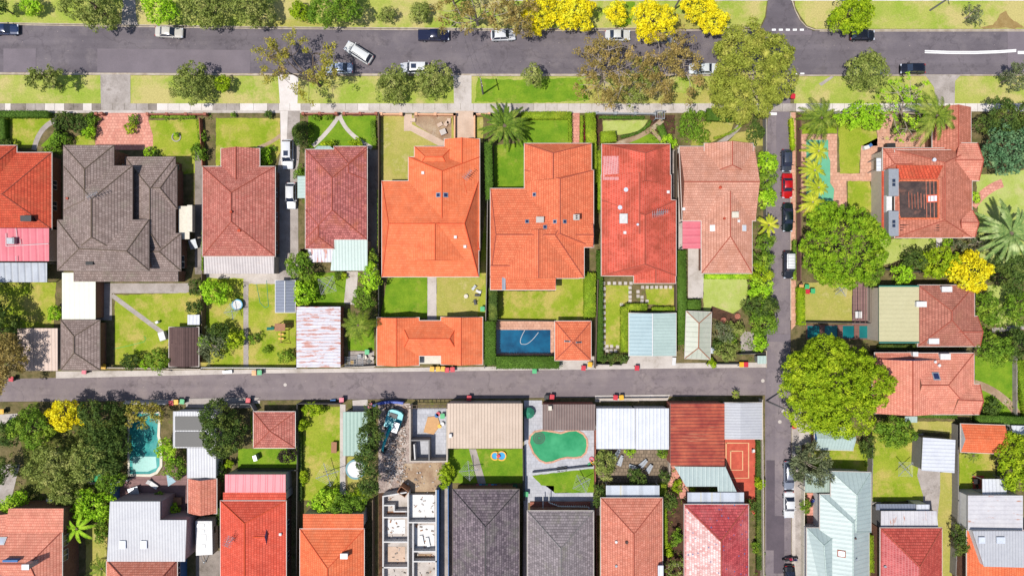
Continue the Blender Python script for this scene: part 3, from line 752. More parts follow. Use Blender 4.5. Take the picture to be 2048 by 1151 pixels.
# ---------------------------------------------------------------- wheelie bins
LID = {k: plain(k+'_bin_lid', c(*v), .5) for k, v in {'red':(220,36,60),'yellow':(250,190,30),'green':(70,190,120),'black':(40,40,42),'pink':(232,110,130),'orange':(240,176,110),'darkgreen':(36,90,54)}.items()}
BODY = plain('bin_body', c(38, 64, 50), .55)
_bin = {}
def bin_(x, y, colr, label, ang=0, z=0):
    p = W(x, y, 1.0); loc = (p[0], p[1], z)
    if colr in _bin: t = copy_tree(_bin[colr])
    else:
        t = thing('wheelie_bin', label, 'bin', (0,0,0))
        m = MB(); a, b = .24, .31
        m.add([(-a,-a,.08),(a,-a,.08),(a,a,.08),(-a,a,.08),(-b,-b,.95),(b,-b,.95),(b,b,.95),(-b,b,.95)], [(3,2,1,0),(4,5,6,7),(0,1,5,4),(1,2,6,5),(2,3,7,6),(3,0,4,7)]); m.build('body', BODY, t)
        m = MB(); m.obox(0, .02, .985, .74, .76, .07); m.obox(0, .0, 1.035, .5, .5, .05); m.tube((-.3,.44,1.0),(.3,.44,1.0),.035,.035,6); m.build('lid', LID[colr], t)
        for sg in (-1, 1): m = MB(); m.tube((sg*.26,.3,.1),(sg*.33,.3,.1),.1,.1,10); m.build('wheel', M['black'], t)
        _bin[colr] = t
    t.location = loc; t.rotation_euler = (0,0,math.radians(ang)); return tag(t, label, 'bin', 'wheelie bins put out along the lane and street')

def cover(label, polys, ls=.3, dens=.35, mat='f_green', hh=.3):
    """low tangled planting that nobody could count"""
    P, N = [], []
    for q in polys:
        xs = [p[0] for p in q]; ys = [p[1] for p in q]; n = int((max(xs)-min(xs))*(max(ys)-min(ys))/144*dens)+2
        for i in range(n):
            x, y = rnd.uniform(min(xs), max(xs)), rnd.uniform(min(ys), max(ys)); ins = False; j = len(q)-1
            for i2 in range(len(q)):
                if (q[i2][1] > y) != (q[j][1] > y) and x < (q[j][0]-q[i2][0])*(y-q[i2][1])/(q[j][1]-q[i2][1])+q[i2][0]: ins = not ins
                j = i2
            if not ins: continue
            k = 16; u_ = unit(k, -.1); r = rnd.uniform(.2, .65); P.append(np.array(W(x, y, 0))+np.array([0,0,hh*.4])+u_*np.array([r, r, hh])); N.append(u_)
    P = np.concatenate(P); N = np.concatenate(N); off = (float(P[:,0].mean()), float(P[:,1].mean()), 0)
    return tag(leafmesh('ground_cover', P, N, ls, M[mat], None, off, jit=.6), label, 'ground cover', kind='stuff')
M['maroon_trim'] = plain('maroon_trim_paint', c(160,70,64), .6); M['rust_cap'] = plain('rusty_ridge', c(178,110,78), .8)
M['brown_metal'] = metal('brown_corrugated_metal', c(134,108,100), c(116,90,84), .42, line=.6)
# ================================================================ GROUND, ROADS, PATHS
m = MB(); m.box(-260, -220, -.6, 260, 220, -.15); tag(m.build('ground', M['soil']), kind='structure')
def slab(name, pts, mat):
    m = MB(); m.prism([W(x, y)[:2] for x, y in pts], -.149, 0); return tag(m.build(name, M[mat]), kind='structure')
slab('ground', [(-900,-900),(1536,-900),(1536,0),(1532,35),(1522,56),(1024,59),(520,55),(0,47),(-900,40)], 'soil')
slab('ground', [(1583,-900),(2900,-900),(2900,60),(1626,61),(1610,52),(1596,33),(1587,14),(1583,0)], 'soil')
slab('ground', [(-900,146),(0,147),(520,149),(1024,150),(1556,150),(1548,175),(1537,215),(1532,290),(1532,734),(1024,739),(520,745),(110,755),(-900,775)], 'soil')
slab('ground', [(-900,810),(0,803),(520,800),(1024,796),(1530,790),(1531,2100),(-900,2100)], 'soil')
slab('ground', [(1596,150),(2900,148),(2900,2100),(1583,2100),(1583,800),(1581,600),(1580,215),(1584,175)], 'soil')
sheet('road', [(-900,38),(0,46),(520,54),(1024,58),(1520,58),(1522,-900),(1592,-900),(1592,20),(1602,40),(1630,60),(2900,58),(2900,152),(-900,150)], 'road', 1, z0=-.145)
sheet('road', rect(1526,149,1602,2100), 'street', 2, z0=-.145)
sheet('road', [(-900,778),(110,750),(520,742),(1024,736),(1534,730),(1534,794),(1024,799),(520,804),(0,806),(-900,814)], 'lane', 3, z0=-.145)
# asphalt patches and paint
Z = -.115
sheet('road_patch', [(194,97),(500,100),(500,146),(194,144)], 'patch', 1, z0=Z)
sheet('road_patch', rect(6,97,71,144), 'patch', 1, z0=Z)
sheet('road_patch', rect(2016,62,2200,148), 'patch', 1, z0=Z)
sheet('road_patch', rect(1552,60,1624,70), 'patch', 1, z0=Z)
sheet('road_patch', rect(1549,150,1602,206), 'patch', 2, z0=Z)
sheet('road_patch', rect(1548,1032,1569,1146), 'darkpatch', 2, z0=Z)
sheet('road_patch', rect(1533,920,1550,1100), 'darkpatch', 1, z0=Z)
sheet('road_patch', rect(1553,224,1579,310), 'patch', 2, z0=Z)
sheet('road_patch', rect(1532,735,1582,790), 'street', 3, z0=Z)
sheet('road_patch', rect(1534,668,1580,683), 'patch', 3, z0=Z)
for i in range(5): sheet('road_marking', rect(1544+14*i,57.5,1552+14*i,61.5), 'marking', 4, z0=Z)
for i in range(3): sheet('road_marking', rect(1573+14*i,145.5,1581+14*i,148.5), 'marking', 4, z0=Z)
sheet('road_marking', rect(1540,225,1554,230), 'marking', 4, z0=Z)
sheet('road_marking', band([(1850,101.5),(1900,103.3),(1950,103.5),(2000,101.8),(2033,99.5)], 2.6), 'marking', 4, z0=Z)
sheet('road_marking', band([(1850,105),(1900,106.6),(1950,106.8),(2000,105),(2033,102.5)], 2.6), 'marking', 4, z0=Z)
sheet('road_marking', rect(2036,102,2200,108), 'marking', 4, z0=Z)
for x, y, r in ((1585,843,3.6),(570,769,3.4),(1526,761,3.6),(1566,821,3.4)):
    p = W(x if x != 1585 else 1560, y); m = MB(); m.disc(p[0], p[1], Z+.03, r/S, 18); tag(m.build('manhole_cover', M['conc']), 'round concrete manhole cover set in the asphalt at %s' % {1585:'the street under the big tree',570:'the lane above the red garage',1526:'the lane corner',1566:'the street bend'}[x], 'manhole cover')
# kerbs
def kerb(pts, wd=2.0, z=.0): sheet('kerb', band(pts, wd), 'kerb', 1, z0=.012+z)
kerb([(-900,39),(0,46),(520,54),(1024,58),(1521,55)]); kerb([(1584,0),(1590,20),(1600,40),(1613,54),(1630,60),(2900,59)])
kerb([(-900,147),(0,148),(520,150),(1024,151),(1555,151)], 2.4); kerb([(1598,151),(2900,149)], 2.4)
kerb([(1533,225),(1533,735)], 1.6); kerb([(1581,225),(1581.5,640)], 2.0); kerb([(1584,800),(1584,2100)], 2.0)
for a in ([(-900,37),(0,44),(520,52),(1024,56.6),(1521,57)],): pass
for a in ([(-900,41.5),(0,48.6),(520,56.8),(1024,60.6),(1521,60)],[(1640,62),(2900,61)],[(-900,144.8),(0,145.5),(520,147.6),(1024,148.6),(1555,148.6)]):
    sheet('gutter_strip', band(a, 2.2), 'kerb', 2, z0=Z)
# verges
sheet('verge', [(-900,-900),(1534,-900),(1534,0),(1530,33),(1520,54),(1024,57),(520,53),(0,45),(-900,38)], 'verge', 1)
sheet('verge', [(1586,-900),(2900,-900),(2900,58),(1632,58),(1614,51),(1600,31),(1590,12)], 'verge', 1)
sheet('verge', [(-900,149),(0,150),(520,152),(1024,153),(1552,153),(1544,180),(1540,207),(-900,207)], 'verge', 1)
sheet('verge', [(1598,153),(2900,151),(2900,207),(1588,207),(1589,175)], 'verge', 1)
sheet('dirt_patch', [(2000,30),(2012,22),(2022,38),(2040,48),(2048,57),(1950,57),(1985,50)], 'brownpatch', 2, 1.6)
sheet('dirt_patch', [(1150,165),(1240,175),(1300,180),(1400,190),(1415,160),(1430,205),(1180,205)], 'dry', 2, 1.5)
sheet('dirt_patch', [(560,40),(620,38),(650,52),(540,54),(520,48)], 'dry', 2, 1.2)
sheet('dirt_patch', [(1330,28),(1400,30),(1420,58),(1300,58)], 'dry', 2, 1.2)
sheet('green_patch', [(955,156),(1030,160),(1160,156),(1180,200),(1090,206),(950,204)], 'green', 2, 1.5)
sheet('green_patch', [(1240,5),(1270,5),(1262,50),(1235,55)], 'green', 2, 1.5)
# pavement of slabs
def slabs(y0, y1, xs, nm='pavement'):
    m = MB(); ks = {'w':0,'l':1,'m':2,'d':3}
    for (a, k), (b, _) in zip(xs, xs[1:]):
        n = max(1, round((b-a)/24)); 
        for i in range(n): 
            p, q = a+(b-a)*i/n, a+(b-a)*(i+1)/n-.5
            P = [W(u, v)[:2]+(.032,) for u, v in ((p,y1),(q,y1),(q,y0),(p,y0))]; m.face(P, ks[k])
    return tag(m.build(nm, [M['white_conc'], M['conc'], M['grey'], M['dkconc']]), kind='structure')
slabs(207, 221, [(-900,'l'),(0,'m'),(10,'w'),(22,'d'),(52,'m'),(90,'w'),(129,'d'),(166,'w'),(184,'d'),(202,'m'),(297,'d'),(314,'w'),(426,'m'),(480,'w'),(535,'m'),(558,'w'),(602,'m'),(621,'w'),(642,'l'),(716,'w'),(738,'l'),(870,'l'),(1024,'m'),(1068,'l'),(1300,'l'),(1537,'l')])
slabs(207, 223, [(1538,'m'),(1592,'w'),(2900,'w')]); slabs(-14, 2, [(1010,'l'),(1536,'l')]); slabs(-14, 2, [(1582,'w'),(2900,'w')])
sheet('pavement', rect(-900,220,1535,226), 'conc', 1)
# driveways and paths over the verge
for pts, k in (([(201,149),(261,149),(261,207),(202,207)],'grey'), ([(556,150),(597,150),(595,207),(560,207)],'white_conc'), ([(907,151),(943,151),(943,207),(908,207)],'conc'),
    ([(1850,150),(1922,150),(1910,162),(1909,207),(1872,207),(1868,175)],'grey'), ([(243,50),(276,50),(272,30),(271,0),(246,0)],'grey'), ([(1637,168),(1662,152),(1668,154),(1643,172)],'grey')):
    sheet('driveway', pts, k, 3)
sheet('driveway', [(560,222),(600,222),(600,300),(596,340),(597,560),(553,560),(553,350),(562,300)], 'grey', 3)
sheet('driveway', [(561,222),(576,222),(572,330),(562,330)], 'white_conc', 4)
sheet('driveway', rect(911,222,948,285), 'pink_conc', 3)
sheet('driveway', [(200,226),(297,226),(297,242),(306,270),(306,300),(190,300),(193,262)], 'brickpave', 3)
# lane edge strips
sheet('footway', [(112,742),(520,738),(970,733),(1100,728),(1532,724),(1532,734),(1024,740),(520,746),(112,756)], 'conc', 2)
sheet('footway', [(250,800),(400,797),(520,800),(520,806),(250,808)], 'conc', 2)
sheet('footway', [(372,796),(520,794),(500,815),(372,815)], 'grey', 3)
sheet('footway', [(1118,714),(1192,712),(1192,735),(1118,738)], 'conc', 3)
sheet('footway', [(1265,700),(1345,704),(1345,733),(1250,735)], 'conc', 3)
sheet('footway', [(1190,790),(1340,788),(1335,800),(1190,803)], 'conc', 3)
sheet('footway', [(705,800),(735,798),(738,820),(706,820)], 'conc', 3)
sheet('footway', [(1582,225),(1591,225),(1591,560),(1600,640),(1582,660)], 'pinkpave', 2)
sheet('footway', [(1585,800),(1603,800),(1603,2100),(1585,2100)], 'grey', 2)
sheet('footway', [(1597,845),(1622,850),(1622,885),(1597,890)], 'conc', 3)
sheet('footway', [(1584,905),(1590,900),(1594,2100),(1585,2100)], 'conc', 3)
sheet('driveway', [(0,828),(36,826),(24,850),(0,852)], 'conc', 3); sheet('driveway', [(-60,928),(40,928),(32,960),(20,1010),(0,1040),(-60,1040)], 'grey', 2)
# ---------------- lawns
LAWN = [
 ([(10,236),(106,236),(80,262),(62,296),(10,296)],'lawn'), ([(82,292),(112,262),(114,296)],'green'), ([(-60,564),(112,564),(108,655),(-60,655)],'lawn'),
 ([(297,241),(392,239),(409,258),(412,345),(352,348),(305,296),(299,262)],'lawn'), ([(150,275),(190,252),(190,294),(155,296)],'lawn'),
 ([(230,590),(403,584),(403,652),(338,656),(336,735),(228,735)],'lawn'),
 ([(432,236),(560,236),(562,300),(545,335),(432,335)],'lawn'), ([(412,556),(487,556),(487,735),(402,735),(402,590)],'lawn'), ([(497,567),(592,567),(592,733),(497,733)],'lawn'),
 ([(616,232),(752,232),(752,296),(616,296)],'green'), ([(628,545),(697,545),(690,610),(600,610),(600,560)],'green'), ([(690,640),(748,640),(748,700),(697,700)],'green'),
 ([(762,232),(905,229),(910,285),(820,364),(762,364)],'dry'), ([(950,235),(966,235),(966,285),(950,285)],'dry'),
 ([(776,553),(855,553),(855,636),(760,636)],'green'), ([(873,553),(968,553),(968,640),(873,640)],'dry'), ([(960,540),(972,400),(972,650),(955,650)],'lawn'),
 ([(988,290),(1050,285),(1050,378),(988,378)],'green'), ([(1040,238),(1140,238),(1140,290),(1040,290)],'green'), ([(1110,556),(1172,556),(1172,640),(996,640),(996,582),(1110,582)],'lawn'),
 ([(1206,242),(1296,240),(1280,262),(1240,270),(1206,266)],'pale'), ([(1212,570),(1258,570),(1258,600),(1242,610),(1240,692),(1211,692)],'lawn'), ([(1290,578),(1350,575),(1350,612),(1296,608)],'lawn'), ([(1258,286),(1300,266),(1326,288)],'green'),
 ([(1392,245),(1470,240),(1462,262),(1410,292),(1380,292)],'dry'), ([(1470,268),(1530,250),(1530,292),(1450,292)],'dry'), ([(1407,556),(1492,556),(1497,580),(1488,612),(1462,628),(1407,622)],'pale'),
 ([(1604,248),(1674,248),(1674,266),(1604,268)],'lawn'), ([(1676,240),(1752,262),(1756,292),(1722,292),(1718,346),(1680,348)],'lawn'), ([(1695,362),(1738,362),(1744,380),(1746,425),(1696,425)],'lawn'),
 ([(1752,478),(1888,476),(1868,505),(1800,520),(1752,536)],'pale'), ([(1952,350),(2048,340),(2060,560),(1960,520)],'pale'), ([(1606,565),(1704,562),(1704,642),(1608,642)],'dry'), ([(1970,570),(2030,570),(2032,650),(1990,650)],'pale'),
 ([(1950,712),(2034,712),(2034,800),(2060,840),(2010,835),(1970,830),(1950,780)],'green'), ([(1620,840),(1740,900),(1740,942),(1625,940)],'lawn'),
 ([(1744,845),(1844,843),(1840,930),(1850,1000),(1744,1003)],'lawn'), ([(1874,945),(1904,940),(1904,1200),(1874,1200)],'dry'), ([(1918,905),(1990,905),(1990,1000),(1918,1000)],'lawn'), ([(1744,842),(1905,842),(1905,866),(1744,860)],'dry'),
 ([(500,830),(596,890),(596,938),(476,936),(476,896),(506,896)],'green'), ([(604,812),(682,812),(682,1000),(604,1000)],'lawn'), ([(695,912),(738,912),(738,1000),(695,1000)],'dry'),
 ([(897,897),(1046,897),(1046,965),(897,965)],'green'), ([(1064,950),(1188,936),(1188,984),(1108,984),(1108,970),(1083,970)],'green'), ([(172,1050),(214,1045),(214,1200),(172,1200)],'dry'), ([(40,870),(240,830),(240,990),(215,1050),(60,1010)],'wild'),
 ([(1510,930),(1528,930),(1528,1200),(1510,1200)],'mulch'), ([(1324,995),(1370,995),(1370,1200),(1324,1200)],'mulch'), ([(1060,1000),(1200,1000),(1200,1030),(1060,1030)],'grey')]
for p, k in LAWN: sheet('lawn', p, k, 2, .95)
# ---------------- paths and paving in the gardens
for nm, p, k in (
 ('path', band(bez((114,240),(78,252),(68,300)),10),'grey'), ('path', band([(224,590),(336,673)],9),'grey'), ('patio', [(192,566),(378,566),(378,586),(224,586),(224,640),(192,640)],'grey'),
 ('patio', rect(405,547,560,569),'conc'), ('path', rect(487,562,497,735),'grey'), ('path', [(694,543),(716,543),(712,610),(688,606)],'conc'), ('patio', rect(697,702,748,735),'grey'),
 ('path', band(bez((679,230),(660,262),(626,292)),8),'conc'), ('path', band(bez((679,230),(690,268),(744,296)),8),'conc'), ('path', band(bez((562,270),(540,290),(500,300)),7),'dirt'),
 ('path', rect(808,228,824,262),'pink_conc'), ('path', band([(816,252),(892,292)],13),'pink_conc'), ('patio', [(826,230),(903,230),(903,285),(884,282),(832,250)],'dirt'),
 ('path', rect(855,553,873,642),'conc'), ('path', rect(1145,226,1159,290),'brickpave'), ('path', band(bez((1325,240),(1290,275),(1225,290)),10),'dirt'), ('path', band([(1306,262),(1330,290)],7),'dirt'),
 ('patio', rect(1300,230,1350,268),'mulch'), ('path', band(bez((1486,240),(1470,270),(1432,290)),9),'grey'), ('patio', [(1376,497),(1407,497),(1407,556),(1406,596),(1376,596)],'conc'),
 ('patio', rect(1355,295,1366,500),'conc'), ('patio', rect(1340,300,1353,440),'grey'), ('patio', [(1480,660),(1508,665),(1512,708),(1482,708)],'grey'), ('patio', rect(1192,226,1204,290),'mulch'), ('path', band([(1420,622),(1460,636),(1480,660)],22),'mulch'),
 ('patio', [(1602,268),(1674,268),(1674,345),(1692,345),(1694,418),(1670,418),(1670,400),(1655,425),(1602,425)],'pinkpave'), ('patio', [(1722,292),(1766,270),(1860,262),(1860,300),(1762,305),(1762,460),(1746,460),(1744,362),(1690,362),(1690,347),(1720,347)],'pinkpave'),
 ('path', [(1752,250),(1772,222),(1790,222),(1776,280),(1756,282)],'pinkpave'), ('path', band(bez((1945,412),(1968,378),(2005,366)),17),'brickpave'), ('path', rect(1872,475,1884,504),'white_conc'), ('path', band([(1984,660),(2060,652)],9),'grey'),
 ('path', band(bez((1948,766),(2010,782),(2050,850)),15),'dirt'), ('driveway', [(1838,925),(1880,925),(1880,980),(1874,1040),(1846,1040),(1846,990),(1834,950)],'grey'), ('path', rect(1904,848,1918,1200),'mulch'), ('path', rect(1836,866,1846,930),'grey'),
 ('path', rect(680,808,691,988),'conc'), ('patio', [(1048,822),(1084,808),(1190,858),(1190,936),(1064,950),(1110,985),(1108,985),(1188,984),(1188,1004),(1050,1004)],'greypave'),
 ('patio', [(1192,896),(1340,896),(1340,965),(1192,965)],'tanpave'), ('patio', [(1340,930),(1352,930),(1382,990),(1382,1010),(1358,1040),(1330,1040)],'brickpave'), ('patio', [(1449,876),(1519,876),(1519,985),(1510,1030),(1490,1010),(1440,930)],'redpave'),
 ('patio', [(240,950),(320,950),(332,920),(376,950),(378,1060),(240,1060)],'deckv'), ('patio', [(757,806),(820,806),(820,922),(894,922),(880,975),(757,985)],'rubble'), ('patio', rect(820,815,895,922),'greypave'), ('dirt_yard', [(806,926),(884,924),(882,966),(872,982),(800,984)],'dirt'),
 ('path', [(938,897),(952,897),(972,966),(956,966)],'grey'), ('driveway', [(882,965),(905,965),(905,1200),(880,1200)],'grey'), ('driveway', rect(392,1100,440,1200),'dkconc'), ('patio', rect(1945,950,1968,1000),'redpave'), ('patio', rect(1614,985,1640,1060),'brickpave'),
 ('patio', rect(1048,800,1084,830),'greypave'), ('path', rect(1046,1000,1056,1200),'greypave'), ('patio', rect(990,642,1112,712),'pinkpave'), ('path', rect(757,985,768,1200),'mulch'), ('patio', [(1704,570),(1720,560),(1758,572),(1758,650),(1704,650)],'deckv'),
 ('path', rect(728,300,758,552),'dkconc'), ('path', rect(390,300,404,548),'dkconc'), ('path', rect(1744,1003,1762,1200),'grey')):
    if k == 'rubble': M.setdefault('rubble', ground('rubble', c(206,190,180), c(150,126,118), c(226,216,208), s1=.9, s2=3.5, s3=.9, fine=.45, bump=1))
    sheet(nm, p, k, 3 if nm != 'patio' else 2, .15 if nm == 'path' else 0)
for a in ((1452,885,1497,955),(1461,901,1485,939)):
    x0,y0,x1,y1 = a; sheet('court_line', band([(x0,y0),(x1,y0),(x1,y1),(x0,y1),(x0,y0-1.2)],2.4), 'line', 5)
sheet('court_line', rect(1512,880,1515,955), 'line', 5)
# stepping stones
ss = [(1207+11*i,566) for i in range(6)]+[(1208,577+12*i) for i in range(11)]+[(1260,575),(1260,584),(1260,593),(1260,601),(1243,609)]+[(1285+9.3*i,574) for i in range(7)]+[(1276,583),(1276,592),(1284,594),(1284,602),(1294,602)]+[(1214,692),(1223,692),(1235,693),(1214,701),(1222,701),(1231,701)]
for i, (x, y) in enumerate(ss):
    m = MB(); p = W(x, y); m.obox(p[0], p[1], .02, .52, .52, .05, rnd.uniform(-.1,.1)); tag(m.build('stepping_stone', M['conc']), 'square pale stepping stone set in the lawn behind the red house with the white chimney', 'paving stone', 'stepping stones round the narrow lawn')
# ================================================================ HOUSES (block = eave outline in pixels, ridge end points)
def R_(t): return t
h = House('red tiled house with pink metal rear roof and grey plastic awning', at=(40,390))
h.block((-90,305,103,458), (-20,388,4,388), mat='red'); winrow(h, 'E', (.3,.6)); h.block((-80,291,33,400), (-15,330,-15,380), mat='red')
shed('', (-30,456,98,522), 3.3, 'S', .25, 'pink_metal', 'render', parent=h.e); h.chimney(55,437,1.6,.8,1.1,'dark')
shed('', (-40,525,94,564), 2.6, 'S', .2, 'poly', None, parent=h.e, trim='teal_gutter')
m = MB(); p = W(27,482,3.6); m.obox(p[0],p[1],p[2]+.35,1.2,1.0,.7); m.obox(p[0],p[1],p[2]+.75,.9,.8,.12); tag(m.build('air_cooler', M['steel']), 'boxy rooftop air cooler on the pink metal roof', 'air conditioner')
for q in ([(12,466),(12,492)],[(12,492),(97,487)],[(32,456),(34,476)],[(32,512),(32,522)],[(40,478),(41,488)]):
    m = MB(); m.path([W(x,y,3.68) for x,y in q], .05, 5); m.build('pipe', M['white'], h.e)

h = House('large house with brown slate coloured tiles and many hips', at=(230,420))
k = dict(mat='slate_brown', cap='bark', e=5.6, gut='gutter_dark')
h.block((127,291,227,420), (169,338,169,400), **k); winrow(h,'E',(.72,))
h.block((127,332,264,520), (183,398,183,474), **k); winrow(h,'E',(.3,))
h.block((115,440,297,540), (158,497,253,502), **k); winrow(h,'E',(.5,))
k['e'] = 3.3
h.block((250,314,350,540), (300,377,300,465), gable='brick', **k); winrow(h,'E',(.92,.72),wd=2)
h.block((262,330,353,417), (300,376,320,376), **k)
h.block((290,467,361,541), (300,503,318,503), **k); winrow(h,'E',(.2,),wd=2)
shed('', (147,541,356,563), 2.7, 'S', .5, 'slate_brown', 'brick', parent=h.e)
shed('', (124,545,191,638), 2.5, 'S', .15, 'cream_metal', 'brick', parent=h.e)
h.antenna(196,392,1.6,.5); h.chimney(176,526,1.0,.4,.4,'black'); h.vent(136,397,.2,'cap')
b_ = MB(); a = W(357,412,2.6); d = W(379,478,2.6); b_.box(a[0],d[1],2.4,d[0],a[1],2.62); b_.build('landing', M['off'], h.e)
b_ = MB(); a = W(375,410,3.2); d = W(385,463,3.2); b_.box(a[0],d[1],2.3,d[0],a[1],3.3); b_.build('landing_wall', M['off'], h.e)
for i in range(7): b_ = MB(); p = W(379+1.6*i,480+2.6*i,2.3-.3*i); b_.obox(p[0],p[1],p[2]/2+.3,1.2,.28,.08,.25); b_.build('stair_tread', M['steel'], h.e)
h2 = House('small garage with brown slate hipped tiles beside beige metal carport', 'tiled_garage', 'garage', at=(160,690))
h2.block((122,640,199,739), (148,672,148,705), mat='slate_brown', cap='bark', e=2.7, gut='gutter_dark')
shed('carport with beige ribbed metal roof partly under tree shadow', (35,656,115,741), 2.4, 'S', .2, 'beige2_metal', 'render', 'metal_carport', 'carport')
h2 = House('small brown tiled gable shed at end of the diagonal path', 'tiled_shed', 'shed', at=(367,693))
h2.block((338,654,397,732), (367,654,367,732), mat='brown', cap=None, e=2.3, gable='fence')
shed('tiny white metal lean-to behind the brown tiled shed', (375,629,399,649), 2.0, 'N', .15, 'white_metal', 'whitewall', 'lean_to', 'shed')

h = House('terracotta tiled house with front gable and grey metal rear strip', at=(478,440))
h.block((405,333,550,512), (462,385,462,443), mat='salmon_red', e=3.6, cap='cap'); winrow(h,'E',(.1,.45,.75)); h.block((442,297,519,400), (472,297,472,380), mat='salmon_red', e=3.5)
shed('', (408,512,548,547), 2.9, 'S', .5, 'dull_metal', 'render', parent=h.e); h.vent(463,424,.2,'red'); h.vent(479,461,.25,'red')
h = House('dark maroon tiled house with mint metal rear roof', at=(670,390))
k = dict(mat='maroon', e=3.4)
h.block((611,299,734,479), (664,355,664,420), **k); winrow(h,'E',(.3,.7)); h.block((668,293,734,360), (697,327,697,345), **k); h.block((611,420,668,497), (637,450,637,474), **k)
shed('', [(668,479),(735,479),(735,541),(661,541)], 3.0, 'S', .4, 'mint_metal', 'render', parent=h.e); shed('', (616,498,667,524), 2.7, 'S', .4, 'rust_metal', 'render', parent=h.e)
shed('', (595,352,611,396), 2.5, 'W', .2, 'mint_metal', None, parent=h.e); shed('', [(635,292),(660,292),(668,299),(628,299)], 3.2, 'N', .2, 'mint_metal', None, parent=h.e)

h = House('biggest bright orange tiled house with many gables', at=(862,430))
k = dict(mat='orange', e=3.5, cap='orange_cap'); M['orange_cap'] = plain('orange_ridge_tile', c(240,96,52), .8)
h.block((764,362,957,553), (777,447,929,447), pitch=.40, **k); h.block((817,314,959,500), (884,342,884,444), pitch=.46, **k); h.block((829,293,905,350), (850,313,885,313), **k)
h.block((889,278,959,500), (924,278,924,345), pitch=.40, gable='orange_wall', **k)
h.block((786,430,954,521), (870,447,870,521), gable='orange_cap', rise=3.25, **k)
h.block((890,403,931,491), (885,447,931,447), e=4.4, mat='orange', cap='orange_cap', gable='greywall', gut=None, wall=None, pitch=.35)
for x in (877,891): h.skylight(x,390,.75,.8)
for x, y in ((846,346),(911,474),(930,493)): h.vent(x,y,.22,'white',.3,True)
h.antenna(937,352,1.6,.9)
h = House('wide bright orange tiled double garage with two gables and middle hip', 'tiled_garage', 'garage', at=(860,682))
k['e'] = 2.7
h.block((754,635,838,730), (793,635,793,730), gable='orange_wall', **k); h.block((882,634,965,728), (922,634,922,728), gable='orange_wall', **k); h.block((800,641,920,711), (817,677,899,677), rise=1.95, **k)
m = MB(); a = W(838,712,1.0); d = W(882,727,1.0); m.box(a[0],a[1],.0,d[0],d[1],1.0); m.build('landing', M['off'], h.e)

h = House('orange tiled house with white chimney pots and several small skylights', at=(1085,430))
k = dict(mat='orange_red', e=3.6)
h.block((981,377,1168,555), (992,469,1110,469), pitch=.38, **k); h.block((1049,287,1183,362), (1106,306,1106,362), **k); h.block((1049,340,1187,494), (1120,357,1120,467), **k)
h.block((995,462,1158,556), (1077,470,1077,556), rise=3.1, **k); h.block((981,530,1111,579), (985,531,1106,531), rise=.9, **k)
h.block((1149,448,1186,492), (1145,469,1184,469), gable='dark', gut=None, wall=None, mat='orange_red', e=4.1)
for x, y in ((1069,389),(1054,443),(1090,454),(1110,443),(1129,443)): h.skylight(x,y,.62,.62)
h.chimney(1080,439,1.1,.8,.6,'conc'); h.chimney(1152,435,.85,.75,1.3,'conc',2); shed('', (1004,541,1011,579), 4.0, 'S', .2, 'slate_metal', None, parent=h.e)
h = House('little square orange pyramid roofed pool house', 'pool_house', 'pool house', at=(1146,682))
h.block((1110,642,1182,720), (1146,685,1146,685), mat='orange_red', e=2.6, rise=1.7); h.skylight(1135,682,.25,1.1,'dark'); h.skylight(1157,684,.25,1.1,'dark')

h = House('scarlet tiled house with white chimney and round skylights', at=(1275,430))
k = dict(mat='scarlet', e=3.5)
h.block((1204,288,1340,366), (1291,306,1291,366), **k); h.block((1203,350,1342,470), (1279,345,1279,470), snap=2.2, **k); h.block((1203,400,1352,551), (1290,430,1290,528), **k); h.block((1268,528,1351,566), (1311,533,1311,566), **k)
m = MB()
for s_ in ((1206,312,1237,360),):
    P = [h.hit(x,y)[0]+Vector((0,0,.03)) for x,y in rect(*s_)]; m.face(P[::-1])
m.build('faded_tiles', M['pinkish'], h.e)
for x, y in ((1251.5,379.5),(1239.6,415),(1275,449)): h.vent(x,y,.36 if x < 1270 else .2,'dome',.25)
h.chimney(1247,437,1.1,1.4,.8,'whitewall'); h.vent(1249.5,465,.22,'white',.2,True); h.vent(1336,384,.22,'white',.2,True); h.antenna(1320,426,2,.05); h.antenna(1312,430,1.4,.05)
h = House('dusty salmon tiled house with pink metal side awning at the street corner', at=(1450,420))
k = dict(mat='dusty', e=3.6)
h.block([(1359,293),(1509,293),(1511,441),(1365,441)], (1364,363,1514,363), pitch=.36, **k); h.block((1403,385,1504,546), (1461,383,1461,472), pitch=.42, **k); h.block((1409,287,1506,350), (1465,287,1465,330), e=3.9, mat='dusty')
shed('', (1365,441,1402,497), 2.7, 'W', .4, 'pink_metal', None, parent=h.e)
for x in (1425,1488): h.skylight(x,456,1.0,.8,'dome','white')
h.chimney(1470,429.5,.9,.8,.9,'off'); h.vent(1477,442,.2,'white',.2,True); h.vent(1440,375,.25,'red'); h.vent(1448,437,.2,'red'); h.vent(1367,418,.22,'white',.2,True)

